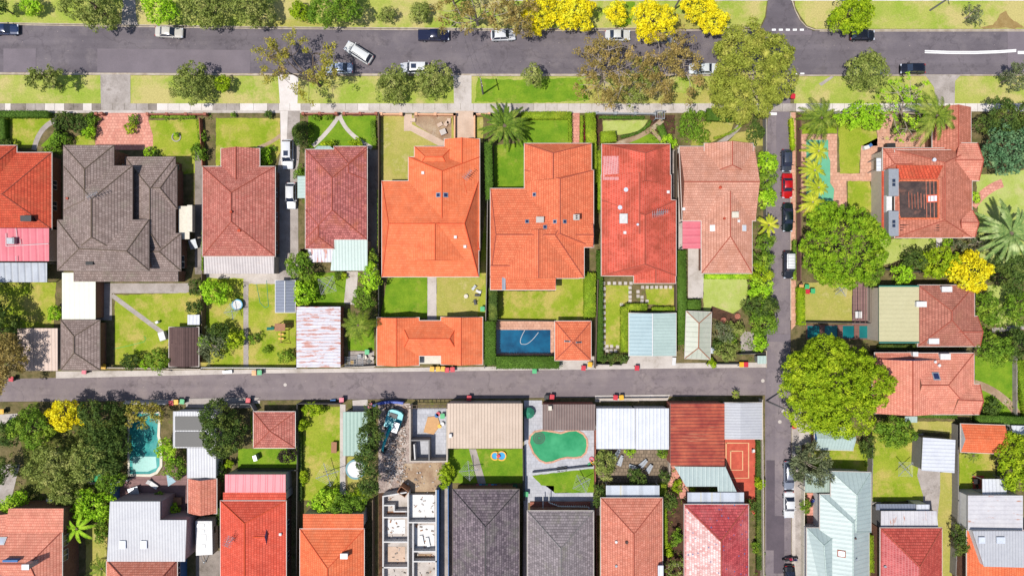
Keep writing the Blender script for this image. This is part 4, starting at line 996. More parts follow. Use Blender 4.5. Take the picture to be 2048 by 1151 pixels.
# right-hand block
h = House('sprawling terracotta house with black roof membrane and grey dormers', at=(1860,385))
k = dict(mat='clay', e=4.0)
h.block((1865,214,1942,310), (1917,214,1917,310), snap=1.5, e=2.9, mat='clay')
h.block((1790,300,1944,475), (1890,325,1890,440), rise=2.6, **k)
h.block((1766,296,1892,340), (1790,328,1886,328), e=3.6, mat='terracotta', rise=1.3)
h.block((1800,360,1944,440), (1886,366,1886,434), e=4.1, rise=2.65, mat='clay')
def bay(pts, peak, e, mat):     # half-octagonal bay roof with walls under it
    m = MB(); B = [Vector(W(x,y,e)) for x,y in pts]; a, b = [Vector(W(x,y,z)) for x,y,z in peak]
    for i in range(len(B)-1): m.face([B[i+1], B[i], (b if i >= 1 else a)])
    m.face([B[-1], b, a]); m.face([B[0], a, b]); m.build('roof', M[mat], h.e)
    w_ = MB(); cx = sum((p for p in B), Vector())/len(B); w_.prism([(cx+(p-cx)*.88).to_tuple()[:2] for p in B], 0, e-.02); w_.build('wall', M['brick'], h.e)
h.block([(1918,286),(1955,286),(1958,361),(1920,361)], (1911,320,1967,320), snap=0, e=4.05, mat='clay_light', rise=1.5)
h.block([(1925,420),(1945,420),(1950,474),(1925,474)], (1922,445,1958,445), snap=0, e=4.1, mat='clay_light', rise=1.3)
P = [h.hit(x,y)[0] for x,y in ((1797,362),(1873,362),(1874,436),(1800,436))]
m = MB(); m.face([p+Vector((0,0,.06)) for p in P][::-1]); m.build('roof_membrane', M['membrane'], h.e)
for i in range(9):
    t0 = .25+.082*i if i < 6 else .72+.1*(i-6); m = MB(); a = P[0].lerp(P[1],t0)+Vector((0,0,.1)); b = P[3].lerp(P[2],t0)+Vector((0,0,.1))
    if i < 6: q = a.lerp(b,.3+.03*(i%3)); b = a.lerp(b,.72+.04*(i%2)); a = q
    m.tube(a,b,.06,.06,4); m.build('batten', M['clay'], h.e)
for i in range(3): m = MB(); m.tube(h.hit(1800,450+5*i)[0]+Vector((0,0,.05)), h.hit(1878,450+5*i)[0]+Vector((0,0,.05)), .08, .08, 4); m.build('batten', M['dark'], h.e)
h.skylight(1865,397,1.2,1.6,'dome','orange_cap')
m = MB(); q = [h.hit(x,y)[0]+Vector((0,0,.07)) for x,y in ((1791,330),(1886,331),(1874,358),(1800,358))]; m.face(q[::-1]); m.build('roof_valley', M['red'], h.e)
for y0, y1 in ((338,392),(422,472)):
    m = MB(); a, b = W(1776,y0,4.6), W(1796,y1,4.6); m.box(a[0],b[1],2.5,b[0],a[1],4.8); d_ = m.build('dormer', M['steel'], h.e)
    for j in (0,1): m = MB(); p = W(1788,(y0+y1)/2-4+8*j,4.9); m.obox(p[0],p[1],4.85,.45,.5,.1); m.build('window', M['glass'], d_)
m = MB(); a, b = W(1773,390,4.2), W(1784,424,4.2); m.box(a[0],b[1],2.5,b[0],a[1],4.2); m.build('dormer', M['white'], h.e)
shed('', (1753,316,1768,342), 3.0, 'W', .1, 'white_metal', None, parent=h.e)
for q in (((1796,361),(1875,361)),((1875,361),(1876,437)),((1799,437),(1876,437)),((1788,396),(1796,361)),((1788,396),(1799,437))):
    m = MB(); m.tube(h.hit(*q[0])[0]+Vector((0,0,.12)), h.hit(*q[1])[0]+Vector((0,0,.12)), .16, .16, 5); m.build('ridge_cap', M['orange_red'], h.e)
shed('', (1763,300,1776,463), 3.2, 'W', .5, 'red', 'render', parent=h.e)
for i, y in enumerate((365,386,410,440)): h.window(1760,y,1.6,1.6,1.7,'W',2)
h.vent(1867,320,.3,'dome'); m = MB(); p = W(1783,291,1.2); m.obox(p[0],p[1],.6,1.4,.8,1.1,.05); tag(m.build('barbecue', M['dark']), 'dark outdoor barbecue against the terracotta house', 'barbecue')

h = House('terracotta tiled house with flat sand coloured rear roof and white chimneys', at=(1860,632))
h.block((1836,570,1949,692), (1904,622,1904,640), mat='clay_dark', e=3.9, rise=2.5); h.block([(1905,632),(1955,632),(1960,692),(1905,692)], (1915,663,1966,663), snap=.3, mat='clay_dark', e=3.8, rise=1.5)
shed('', (1758,573,1838,684), 3.9, 'W', .2, 'sand_metal', 'render', parent=h.e, trim='teal_gutter')
for y in (572,684.5): m = MB(); m.tube(W(1758,y,4.05), W(1838,y,4.2), .13, .13, 5); m.build('gutter', M['teal_gutter'], h.e)
for x, y in ((1844,608),(1895,578),(1869,682)): h.chimney(x,y,1.5,.75,.6,'white')
for i, y in enumerate((594,603,611,617,628,636,646)):
    h.window(1757,y,1.8,.55,2.0,'W',1,'white')
h = House('pale orange tiled house by the biggest tree with long roof window', at=(1850,770))
k = dict(mat='clay_light', e=4.0)
h.block((1745,718,1900,826), (1826,718,1826,826), gable='bluewall', rise=2.3, **k); h.block((1826,706,1948,828), (1841,770,1897,770), rise=2.4, **k); h.block((1750,705,1935,730), (1752,717,1930,717), rise=.5, e=3.7, mat='terracotta')
h.block([(1905,768),(1960,768),(1958,828),(1905,828)], (1916,799,1967,801), snap=.3, rise=1.5, **k)
h.skylight(1872,752,1.1,1.3); h.chimney(1892,713,1.5,.8,.6,'white'); h.chimney(1832,708,.7,.6,.6,'white'); h.vent(1869,723,.22,'white'); h.vent(1877,730,.25,'white')
m = MB(); p = W(1822,838,2.4); m.obox(p[0],p[1],2.4,2.0,1.0,.1); m.build('awning', M['mint_metal'], h.e)

# bottom-right block
h = House('orange tiled gable garage behind the yellow green tree', 'tiled_garage', 'garage', at=(1966,878))
h.block([(1922,847),(2010,850),(2009,907),(1922,903)], (1922,878,2012,880), mat='tangerine', cap=None, e=2.7, gable='whitewall')
shed('', [(2023,850),(2090,852),(2090,872),(2026,870)], 2.4, 'S', .2, 'white_metal', 'whitewall', parent=h.e)
shed('big square garage with pale metal roof on concrete base in the long yard', [(1846,874),(1911,879),(1909,945),(1843,940)], 3.0, 'E', .15, 'white_metal', 'greywall', 'metal_garage', 'garage')
h = House('pale green gabled shed under the edge of the biggest tree', 'metal_shed', 'shed', at=(1670,876))
h.block([(1629,851),(1708,856),(1706,900),(1630,898)], (1629,876,1709,878), mat='mint_metal', cap=None, e=2.6, rise=.9, gable='bluewall')
h = House('long pale green metal roofed house at the street corner', at=(1690,1050))
k = dict(mat='greenish', cap='mint_metal', wall='whitewall')
h.block([(1662,942),(1742,944),(1742,1063),(1662,1063)], (1714,990,1712,1063), e=3.9, snap=0, **k); h.block((1640,988,1738,1260), (1706,1046,1706,1250), e=3.7, snap=0, **k); h.block((1614,1055,1690,1260), (1648,1090,1660,1260), e=3.5, snap=0, **k)
shed('', (1610,946,1668,984), 3.2, 'S', .2, 'sage_metal', None, parent=h.e)
h.skylight(1683,1106,1.1,1.2,'dome','redbrick'); h.vent(1710,1075,.15,'brown'); h.vent(1712,1117,.15,'steel')
h = House('crimson tiled house with rust streaked grey rear roof', at=(1820,1090))
h.block((1761,1055,1884,1270), (1840,1132,1840,1260), mat='crimson', e=3.9, rise=2.8)
m = MB(); q = [h.hit(x,y)[0]+Vector((0,0,.03)) for x,y in ((1763,1061),(1839,1135),(1839,1151),(1763,1151))]; m.face(q[::-1]); m.build('faded_tiles', M['pinkred'], h.e)  # pinker tile colour laid over the whole west slope
shed('', [(1762,1021),(1873,1021),(1877,1058),(1762,1058)], 3.2, 'N', .12, 'spot_rust', 'greywall', parent=h.e); shed('', (1833,1008,1859,1021), 2.6, 'N', .1, 'white_metal', 'whitewall', parent=h.e)
shed('', (1752,1007,1832,1019), 2.2, 'N', .3, 'slate_metal', None, parent=h.e); h.window(1762,1040,2.0,.7,1.0,'W',2,'black'); h.vent(1769,1131,.2,'steel')
h = House('orange tiled house with grey metal upper storey and patchy rusted rear roof', at=(1990,1060))
h.block((1934,1060,2090,1270), (2010,1140,2010,1260), mat='tangerine', e=3.6, rise=1.2, cap=None)
shed('', [(1945,1061),(2049,1061),(2048,1134),(1968,1132)], 5.0, 'N', .15, 'grey_metal', 'whitewall', parent=h.e, inset=.1)
shed('', (1936,990,2046,1060), 3.9, 'W', .25, 'spot_rust', 'whitewall', parent=h.e); shed('', (1965,957,2013,988), 2.8, 'N', .2, 'white_metal', None, parent=h.e)
for x, a in ((1963,1.0),(2001,1.3)): p = W(x,1079,5.2); m = MB(); m.obox(p[0],p[1],5.22,a,1.0,.25); m.build('skylight', M['dome'], h.e)

# bottom row
h = House('faded orange tiled house with blue upper wall beside the tree fern', at=(60,1110))
k = dict(mat='clay_light', e=5.0)
h.block((-90,1061,124,1270), (-20,1127,58,1127), rise=2.8, **k); winrow(h,'E',(.75,.9),z=3.4,wd=1.8)
shed('', [(17,1016),(127,1016),(126,1064),(10,1064)], 4.6, 'N', .6, 'clay_light', 'brick', parent=h.e); shed('', [(-60,1036),(17,1027),(17,1064),(-60,1064)], 4.6, 'N', .6, 'clay_light', 'brick', parent=h.e)
h.skylight(4,1081,1.2,1.2,'dome','white'); h.chimney(58,1129,1.0,.7,1.5,'steel'); h.chimney(20,1121,2.2,.2,.7,'bluewall')
h = House('two storey house with pale grey metal roof and orange tiled front', at=(290,1070))
q = [(220,1002),(320,1002),(320,1039),(373,1039),(370,1122),(214,1122)]
hh = 4.7; B = [Vector(W(x,y,hh+(1122-y)*.003)) for x,y in q]; m = MB(); m.face(B[::-1]); dz = Vector((0,0,.25))
for i in range(6): m.face([B[i], B[(i+1)%6], B[(i+1)%6]-dz, B[i]-dz], 1)
m.build('roof', [M['grey_metal'], M['gutter']], h.e); m = MB(); ctr = sum(B, Vector())/6; m.prism([((p-ctr)*.97+ctr).to_tuple()[:2] for p in B], 0, hh-.3); m.build('wall', M['pinkwall'], h.e)
h.block((213,1119,354,1270), (250,1160,318,1160), mat='terracotta', e=4.4, wall='bluewall'); winrow(h,'E',(.95,.8),z=3)
for x in (246,288): p = W(x,1088,4.9); m = MB(); m.obox(p[0],p[1],4.9,1.0,1.25,.35); m.build('skylight', M['dome'], h.e)
h = House('narrow terracotta gabled outbuilding beside the white caravan', 'tiled_shed', 'shed', at=(405,990))
h.block((376,957,433,1026), (400,957,400,1026), mat='terracotta', cap=None, e=2.9, gable='pinkwall')
h = House('white ribbed pool house with black solar heating mats on its roof', 'pool_house', 'pool house', at=(385,890))
for q in ([(346,822),(432,822),(432,895),(346,895)],[(374,895),(432,895),(432,955),(374,955)]): shed('', q, 2.9, 'S', .12, 'grey_metal', 'whitewall', parent=h.e)
for y0, y1 in ((832,860),(863,893)): m = MB(); flatroof(m, (350,y0,411,y1), 3.09, '-', 0, .04); m.build('solar_mat', M['dark'], h.e)
h = House('small square red tiled garage with pyramid roof above the dark shrub', 'tiled_garage', 'garage', at=(548,860))
h.block((507,823,590,895), (539,861,539,861), mat='salmon_red', e=2.7, rise=1.5, wall='render')
h = House('vermilion tiled house with flat pink metal rear roof', at=(505,1070))
k = dict(mat='vermilion', e=4.2, cap='orange_cap')
h.block((441,1001,572,1270), (489,1046,489,1260), rise=2.6, **k); winrow(h,'E',(.3,.55,.8))
h.block((489,1052,534,1094), (495,1073,534,1073), e=5.2, mat='vermilion', gut=None, wall=None, gable='bluewall', cap='orange_cap', rise=1.0)
shed('', (446,984,572,1001), 3.7, 'N', .4, 'vermilion', 'render', parent=h.e); shed('', (450,948,571,984), 3.5, 'N', .2, 'pink_metal', 'render', parent=h.e)
h.antenna(464,1072,2,1.2); h.antenna(468,1076,1.6,1.0); h.vent(561,1067,.2,'white',.2,True)
h = House('tangerine tiled house with stepped rear strip and grey chimney', at=(665,1090))
h.block((600,1057,728,1270), (655,1136,655,1260), mat='tangerine', e=4.0, rise=2.7, cap='orange_cap'); winrow(h,'E',(.85,.7))
shed('', (606,1027,727,1056), 3.6, 'N', .5, 'tangerine', 'render', parent=h.e); h.chimney(688,1111,1.0,.7,.8,'steel')
shed('sage green gabled shed half hidden by the dark leaning conifer', (686,823,735,911), 2.6, '-', 0, 'teal_metal', 'greywall', 'metal_shed', 'shed')
h = House('charcoal tiled house beside the demolition site', at=(975,1070))
h.block((906,978,1038,1270), (971,1052,971,1260), mat='charcoal', e=4.2, rise=2.9, cap='dark', gut='gutter_dark')
h = House('mid grey tiled house below the bean shaped pool', at=(1120,1090))
h.block((1055,1021,1187,1270), (1122,1096,1122,1260), mat='greyslate', e=4.2, rise=2.9, cap='greywall')
h = House('faded terracotta hipped house with striped metal awning', at=(1262,1070))
h.block((1202,995,1325,1270), (1268,1067,1268,1260), mat='terracotta', e=4.0, rise=2.7); shed('', (1212,970,1319,995), 3.2, 'N', .06, 'strip', None, parent=h.e)
h.vent(1232,1082,.22,'white'); h.vent(1253,1083,.25,'brown'); h.vent(1232,1130,.2,'steel'); shed('', (1316,1130,1327,1160), 5.0, 'S', .2, 'white_metal', 'bluewall', parent=h.e)
h = House('rose red mottled tiled house with pale pink side', at=(1430,1080))
h.block((1369,1008,1497,1270), (1442,1081,1442,1260), mat='rose', e=4.0, rise=2.8, cap='cap')
m = MB(); q = [h.hit(x,y)[0]+Vector((0,0,.03)) for x,y in ((1371,1014),(1441,1083),(1441,1151),(1371,1151))]; m.face(q[::-1]); m.build('faded_tiles', M['frost'], h.e)  # pale pink mottled colour covers the entire west slope
shed('', (1375,984,1488,1007), 3.3, 'N', .06, 'strip', None, parent=h.e)
q = [(1349,932),(1451,933),(1474,984),(1436,984),(1435,972),(1372,972)]; m = MB(); B = [Vector(W(x,y,3.0)) for x,y in q]; m.face(B[::-1]); m.face([p-Vector((0,0,.1)) for p in B]); m.build('awning', M['greenish'], h.e)
for p in (B[0],B[1],B[2]): m = MB(); m.obox(p.x,p.y,1.45,.1,.1,2.9); m.build('post', M['white'], h.e)

# sheds and garages
h = House('slate blue ribbed double pitched garden shed with white ridge', 'metal_shed', 'shed', at=(570,592))
h.block((551,561,590,624), (570,561,570,624), mat='slate_metal', cap='white', e=2.3, rise=.5, wall='slate_metal', gut='white')
shed('big garage with rust streaked corrugated iron roof', (593,613,681,734), 2.8, 'E', .2, 'rust_metal', 'redbrick', 'iron_roofed_garage', 'garage', trim='maroon_trim')
h = House('double garage with two tone pale green metal roof and white ridge', 'metal_garage', 'garage', at=(1305,668))
h.block((1258,626,1352,711), (1305,626,1305,711), mat='mint_metal', cap='white', e=2.7, rise=.55, wall='greywall')
m = MB(); q = [h.hit(x,y)[0]+Vector((0,0,.03)) for x,y in ((1259,627),(1304,627),(1304,710),(1259,710))]; m.face(q[::-1]); m.build('roof_sheet', M['blue_metal'], h.e)
h = House('weathered pale metal hipped garage with rusty ridge lines', 'metal_garage', 'garage', at=(1397,670))
h.block([(1373,622),(1423,624),(1420,718),(1370,716)], (1398,646,1397,695), mat='pale_metal', cap='rust_cap', e=2.5, rise=.8, wall='render')
shed('tiny pale green metal hutch at the lane corner', (1515,711,1533,727), 2.0, 'S', .1, 'mint_metal', 'greywall', 'hutch', 'shed')
shed('wide beige ribbed metal garage beside the demolition site', (895,806,1045,896), 3.2, 'S', .2, 'beige_metal', 'render', 'metal_garage', 'garage')
m = MB(); m.obox(*W(901,870,3.5),.45,.6,.8); tag(m.build('roof_vent_box', M['white']), 'tiny white vent box on the wide beige metal roof', 'vent')
shed('brown corrugated garage roof over the bean shaped pool', (1085,808,1191,860), 3.0, 'S', .2, 'brown_metal', 'redbrick', 'metal_garage', 'garage')
m = MB(); m.obox(*W(1100,815,3.5),.55,.7,.7); tag(m.build('roof_vent_box', M['off']), 'tiny cream vent box on the brown corrugated roof', 'vent')
shed('white ribbed garage roof next to the brown corrugated garage', (1193,816,1271,897), 3.1, 'E', .1, 'white_metal', 'whitewall', 'metal_garage', 'garage')
shed('white ribbed garage roof next to the rusty orange garage', (1272,816,1338,898), 3.2, 'E', .1, 'white_metal', 'whitewall', 'metal_garage', 'garage')
shed('garage with deep rusty orange corrugated iron roof', (1341,806,1449,931), 3.3, 'E', .2, 'orange_rust', 'redbrick', 'iron_roofed_garage', 'garage')
h = House('white two tone metal garage above the red paved court', 'metal_garage', 'garage', at=(1486,840))
h.block((1448,805,1524,877), (1481,805,1481,877), mat='grey_metal', cap=None, e=2.8, rise=.3, wall='whitewall')
# ================================================================ POOLS
def pool(name, label, pts, water, coping, wd=8, mat='pinkpave', zc=.12, cop=None):
    t = thing(name, label, 'pool', W(*pts[0], 0)); m = MB(); n = len(pts); cx = sum(p[0] for p in pts)/n; cy = sum(p[1] for p in pts)/n
    ws = cop or [wd]*n; O = []
    for i, p in enumerate(pts):
        a, b = pts[i-1], pts[(i+1) % n]; e1 = Vector((p[0]-a[0], p[1]-a[1])).normalized(); e2 = Vector((b[0]-p[0], b[1]-p[1])).normalized()
        nn = Vector((e1.y+e2.y, -e1.x-e2.x)); nn = nn.normalized() if nn.length > .01 else Vector((0,0))
        if nn.dot(Vector((p[0]-cx, p[1]-cy))) < 0: nn = -nn
        O.append((p[0]+nn.x*ws[i]*1.1, p[1]+nn.y*ws[i]*1.1))
    I = [W(*p)[:2] for p in pts]; O = [W(*p)[:2] for p in O]
    ccw = sum(a[0]*b[1]-b[0]*a[1] for a, b in zip(I, I[1:]+I[:1])) > 0
    for i in range(n):
        j = (i+1) % n; q = [I[i]+(zc,), O[i]+(zc,), O[j]+(zc,), I[j]+(zc,)]; m.face(q if ccw else q[::-1]); q = [I[i]+(zc,), I[j]+(zc,), I[j]+(.05,), I[i]+(.05,)]; m.face(q)
        q = [O[i]+(zc,), O[j]+(zc,), O[j]+(0,), O[i]+(0,)]; m.face(q)
    m.build('coping', M[mat], t); m = MB(); q = [p+(.075,) for p in I]; m.face(q if ccw else q[::-1]); m.build('water', M[water], t, uv=False); return t
t = pool('swimming_pool', 'rectangular deep blue swimming pool inside dark hedges', rect(993,659,1101,706), 'w_blue', 'x', 9, 'pinkpave')
m = MB(); pts = [W(x,y,.13) for x,y in bez((1050,659),(1032,690),(1048,688),6)+bez((1048,688),(1058,690),(1077,664),7)[1:]]; m.path([Vector(p) for p in pts], .045, 5); tag(m.build('pool_cleaner_hose', M['white']), 'white looping pool cleaner hose floating in the blue pool', 'hose')
pool('swimming_pool', 'long pale green pool beside the row of feather palms', [(1612,280),(1656,280),(1656,312),(1660,322),(1660,366),(1668,378),(1666,402),(1648,420),(1612,420)], 'w_jade', 'x', 5)
pool('swimming_pool', 'turquoise pool with rounded corner in the timber decked yard', [(260,826),(318,826),(315,870),(320,895),(320,930),(312,942),(300,947),(260,947)], 'w_aqua', 'x', 5, 'off')
m = MB(); q = [W(x,y)[:2] for x,y in [(266,912),(312,912),(314,934),(296,942),(266,942)]]; m.face([p+(.088,) for p in q[::-1]]); tag(m.build('pool_step', plain('pool_step_shell', c(112,186,176,.65), .2)), 'pale submerged step ledge in the turquoise pool', 'pool step')
kid = [(1060,884),(1062,872),(1070,864),(1087,861),(1105,864),(1122,867),(1138,862),(1152,861),(1165,868),(1172,878),(1173,890),(1170,903),(1162,911),(1148,913),(1134,912),(1120,915),(1105,921),(1092,923),(1080,918),(1068,904)]
pool('swimming_pool', 'bean shaped emerald pool with tan brick edge', kid, 'w_emerald', 'x', 3.4, 'pinkpave')
m = MB(); p = W(1078,875)
for i, r in enumerate((1.0,.7,.4)): m.ring(p[0], p[1], .085, .10+.012*i, r-.14, r, 20)
tag(m.build('pool_steps', M['dark']), 'round dark edged steps in the corner of the bean shaped pool', 'pool steps')
t = pool('lap_pool', 'narrow teal lap pool crossed by brown timber bridges', rect(1614,651,1745,676), 'w_teal', 'x', 3, 'deck')
for x in (1643,1679,1712): m = MB(); a, b = W(x-5,649), W(x+5,678); m.box(a[0],b[1],.15,b[0],a[1],.25); m.build('bridge', M['deck'], t)
t = thing('garden_pond', 'small round green pond among the shady shrubs', 'pond', W(188,945)); m = MB(); p = W(188,945); m.ring(p[0],p[1],.03,.2,1.5,1.9,20); m.build('rim', M['grey'], t); m = MB(); m.disc(p[0],p[1],.12,1.52,20); m.build('water', M['w_emerald'], t, uv=False)
# ================================================================ CARS
car(6,57,0,'sedan',(40,60,100),'dark blue sedan cut off at the road beside the top kerb'); car(336,63,-3,'sedan',(222,216,206),'silver sedan under the olive trees by the top kerb')
car(867,69,0,'ute',(30,34,66),'navy pickup with covered tray parked by the top kerb',5.2); car(1006,69,2,'hatch',(238,238,240),'white hatchback half hidden by the brown gum tree')
car(1236,69,0,'sedan',(226,226,224),'white sedan parked beside the yellow trees',4.2); car(1323,74,0,'sedan',(150,156,170),'grey sedan almost hidden below the middle yellow tree')
car(1727,69,0,'hatch',(24,24,28),'black hatchback beside the lime green roadside tree'); car(1828,136,180,'hatch',(22,24,38),'very dark blue hatchback near the wide concrete driveway',4.1)
car(1740,137,180,'sedan',(90,110,170),'blue sedan hidden beneath the olive crown at the lower kerb'); car(1407,136,180,'sedan',(234,238,240),'white sedan half covered by the largest olive tree')
car(716,104,148,'wagon',(240,240,238),'silver white wagon turning at an angle across the road',5.0,extra=('rails',)); car(677,135,180,'sedan',(176,190,214),'pale blue silver sedan beside the sparse gum tree')
car(829,135,180,'suv',(220,222,226),'white offroad car with sunroof beside two olive trees',4.8,(244,244,244),('sunroof',))
car(1575,320,-90,'small',(70,76,92),'dark grey small car at the head of the street row',3.7); car(1576,371,-90,'sedan',(214,14,24),'bright red sedan parked in the street',4.1)
car(1577,434,-90,'sedan',(18,36,36),'dark green black sedan behind the red car',4.8); car(1579,529,-90,'suv',(40,40,44),'black offroad car with white roof and rack',4.6,(246,246,246),('rack',))
car(1580,951,-90,'hatch',(150,156,170),'silver hatchback parked in the lower street',4.8); car(1580,1010,-90,'sedan',(238,238,238),'white sedan parked below the silver hatchback',4.4); car(1581,1160,-90,'sedan',(30,30,34),'black sedan cut off at the street bottom')
car(575,308,-90,'suv',(240,240,242),'white car with sunroof at the mouth of the narrow driveway',4.9,None,('sunroof','lot')); car(581,391,-90,'hatch',(238,238,238),'white hatchback deeper in the narrow shaded driveway',4.4,None,('lot',))
t = thing('caravan', 'white caravan with roof hatches parked beside the outbuilding', 'caravan', W(407,1072)); z = 2.6
q = [W(391,1041,z),W(424,1041,z),W(425,1108,z),W(392,1110,z)]; m = MB(); B = [Vector(p) for p in q]; cc = sum(B, Vector())/4
m.face(B[::-1]); L2 = [cc+(p-cc)*1.02-Vector((0,0,.25)) for p in B]; L3 = [Vector((p.x,p.y,.45)) for p in L2]
for i in range(4): j=(i+1)%4; m.face([B[i],B[j],L2[j],L2[i]]); m.face([L2[i],L2[j],L3[j],L3[i]])
m.face(L3); m.build('body', M['white'], t, uv=False)
for x, y, a, b in ((400,1050,1.4,.5),(415,1047,.4,.4),(406,1062,.5,.5),(407,1074,.8,1.0),(407,1091,.55,.5)): m = MB(); p = W(x,y,z); m.obox(p[0],p[1],z+.04,a,b,.12); m.build('roof_hatch', M['steel'], t)
for y in (1058,1082): m = MB(); p = W(425,y,1.7); m.obox(L2[1].x+.01,p[1],1.7,.05,1.1,.6); m.build('window', M['glass'], t)
for sx in (0,1):
    m = MB(); p = L3[sx]; y = W(0,1076)[1]; m.tube((p.x+(-.02 if sx==0 else -.2), y, .32),(p.x+(.2 if sx==0 else .02), y, .32),.32,.32,12); m.build('wheel', M['black'], t)
m = MB(); p = W(408,1112,.5); m.tube((p[0]-.6,p[1]+.3,.5),(p[0],p[1]-1.2,.5),.05,.05,4); m.tube((p[0]+.6,p[1]+.3,.5),(p[0],p[1]-1.2,.5),.05,.05,4); m.tube((p[0],p[1]-.9,0),(p[0],p[1]-.9,.6),.06,.06,6); m.build('tow_bar', M['steel'], t)
for x, y, cc_, lb in ((1577,1117,(190,20,60),'red motorcycle parked across the kerb at the street bottom'),(1586,1118,(40,40,90),'dark motorcycle parked beside the red one at the kerb'),(1624,1003,(40,60,140),'blue motorcycle in the narrow tiled side yard')):
    p = W(x,y,.6); t = thing('motorcycle', lb, 'motorcycle', (0,0,0)); m = MB(); m.obox(0,0,.62,1.1,.3,.36); m.obox(.35,0,.85,.5,.34,.22); m.build('body', paint(cc_), t); m = MB(); m.obox(-.35,0,.88,.7,.3,.12); m.build('seat', M['black'], t)
    for sx in (-.68,.68): m = MB(); m.tube((sx,-.07,.3),(sx,.07,.3),.3,.3,14); m.build('wheel', M['black'], t)
    m = MB(); m.tube((.5,-.38,1.0),(.5,.38,1.0),.03,.03,5); m.tube((.5,0,1.0),(.68,0,.3),.04,.04,5); m.build('handlebar', M['steel'], t); t.location = (p[0],p[1],.02); t.rotation_euler = (0,0,1.2 if x > 1600 else .2)
# ================================================================ BINS
for x, y, k, lb in ((22,758,'red','red lidded bin under the brown tree at the lane end'),(168,743,'pink','pink lidded bin beside the slate tiled garage'),(207,733,'yellow','yellow lidded bin between the slate garage and the lawn'),
 (342,806,'red','red lidded bin first of three at the solar roofed pool house'),(352,803,'yellow','yellow lidded bin between a red and a green one'),(364,803,'green','green lidded bin last of three at the solar roofed pool house'),
 (496,801,'red','red lidded bin in tree shadow above the pyramid garage'),(508,746,'orange','orange lidded bin beside a green one above the lane'),(519,745,'green','green lidded bin beside the orange one above the lane'),
 (864,738,'yellow','first yellow lidded bin in the row of five'),(876,738,'yellow','middle yellow lidded bin in the row of five'),(886,738,'yellow','yellow lidded bin touching the red ones in the row'),(894,740,'red','red lidded bin beside the yellow ones in the row'),(905,739,'red','red lidded bin ending the row of five'),
 (734,704,'green','green lidded bin in the fenced corner by the palm'),(683,799,'pink','pink red lidded bin at the gate of the long lawn'),(740,811,'pink','pink red lidded bin near the leaning conifer'),(938,796,'red','red lidded bin in front of the wide beige garage'),
 (1069,742,'green','green lidded bin below the pool hedge'),(1167,736,'red','red lidded bin below the pyramid pool house'),(1180,729,'yellow','yellow lidded bin below the pyramid pool house'),(1274,736,'red','red lidded bin before the pale double garage'),
 (1483,728,'yellow','yellow lidded bin near the lane corner'),(1492,728,'red','red lidded bin near the lane corner'),(1093,794,'black','black lidded bin above the brown garage'),(1104,794,'red','red lidded bin above the brown garage'),
 (1231,795,'red','red lidded bin above the white ribbed garages'),(1243,795,'yellow','yellow lidded bin above the white ribbed garages'),(1586,179,'darkgreen','dark green lidded bin on the corner verge'),(1586,193,'red','red lidded bin on the corner verge'),
 (1614,574,'green','green lidded bin at the top of the square lawn'),(1615,583,'red','red lidded bin at the top of the square lawn'),(1626,581,'green','green lidded bin apart from the pair by the square lawn'),(1603,573,'orange','orange lidded bin at the hedge end by the square lawn'),
 (1589,851,'red','red lidded bin under the biggest tree by the street'),(965,618,'green','green lidded bin in the corner of the dry back lawn'),(1052,988,'green','green lidded bin below the pool lawn'),(1030,973,'darkgreen','dark green lidded bin behind the charcoal roof'),(885,832,'green','green lidded bin on the demolition slab'),(3,822,'yellow','yellow lidded bin on the concrete at the frame edge')):
    bin_(x, y, k, lb, rnd.choice((0,180,5,-6)), .02 if k not in () else 0)
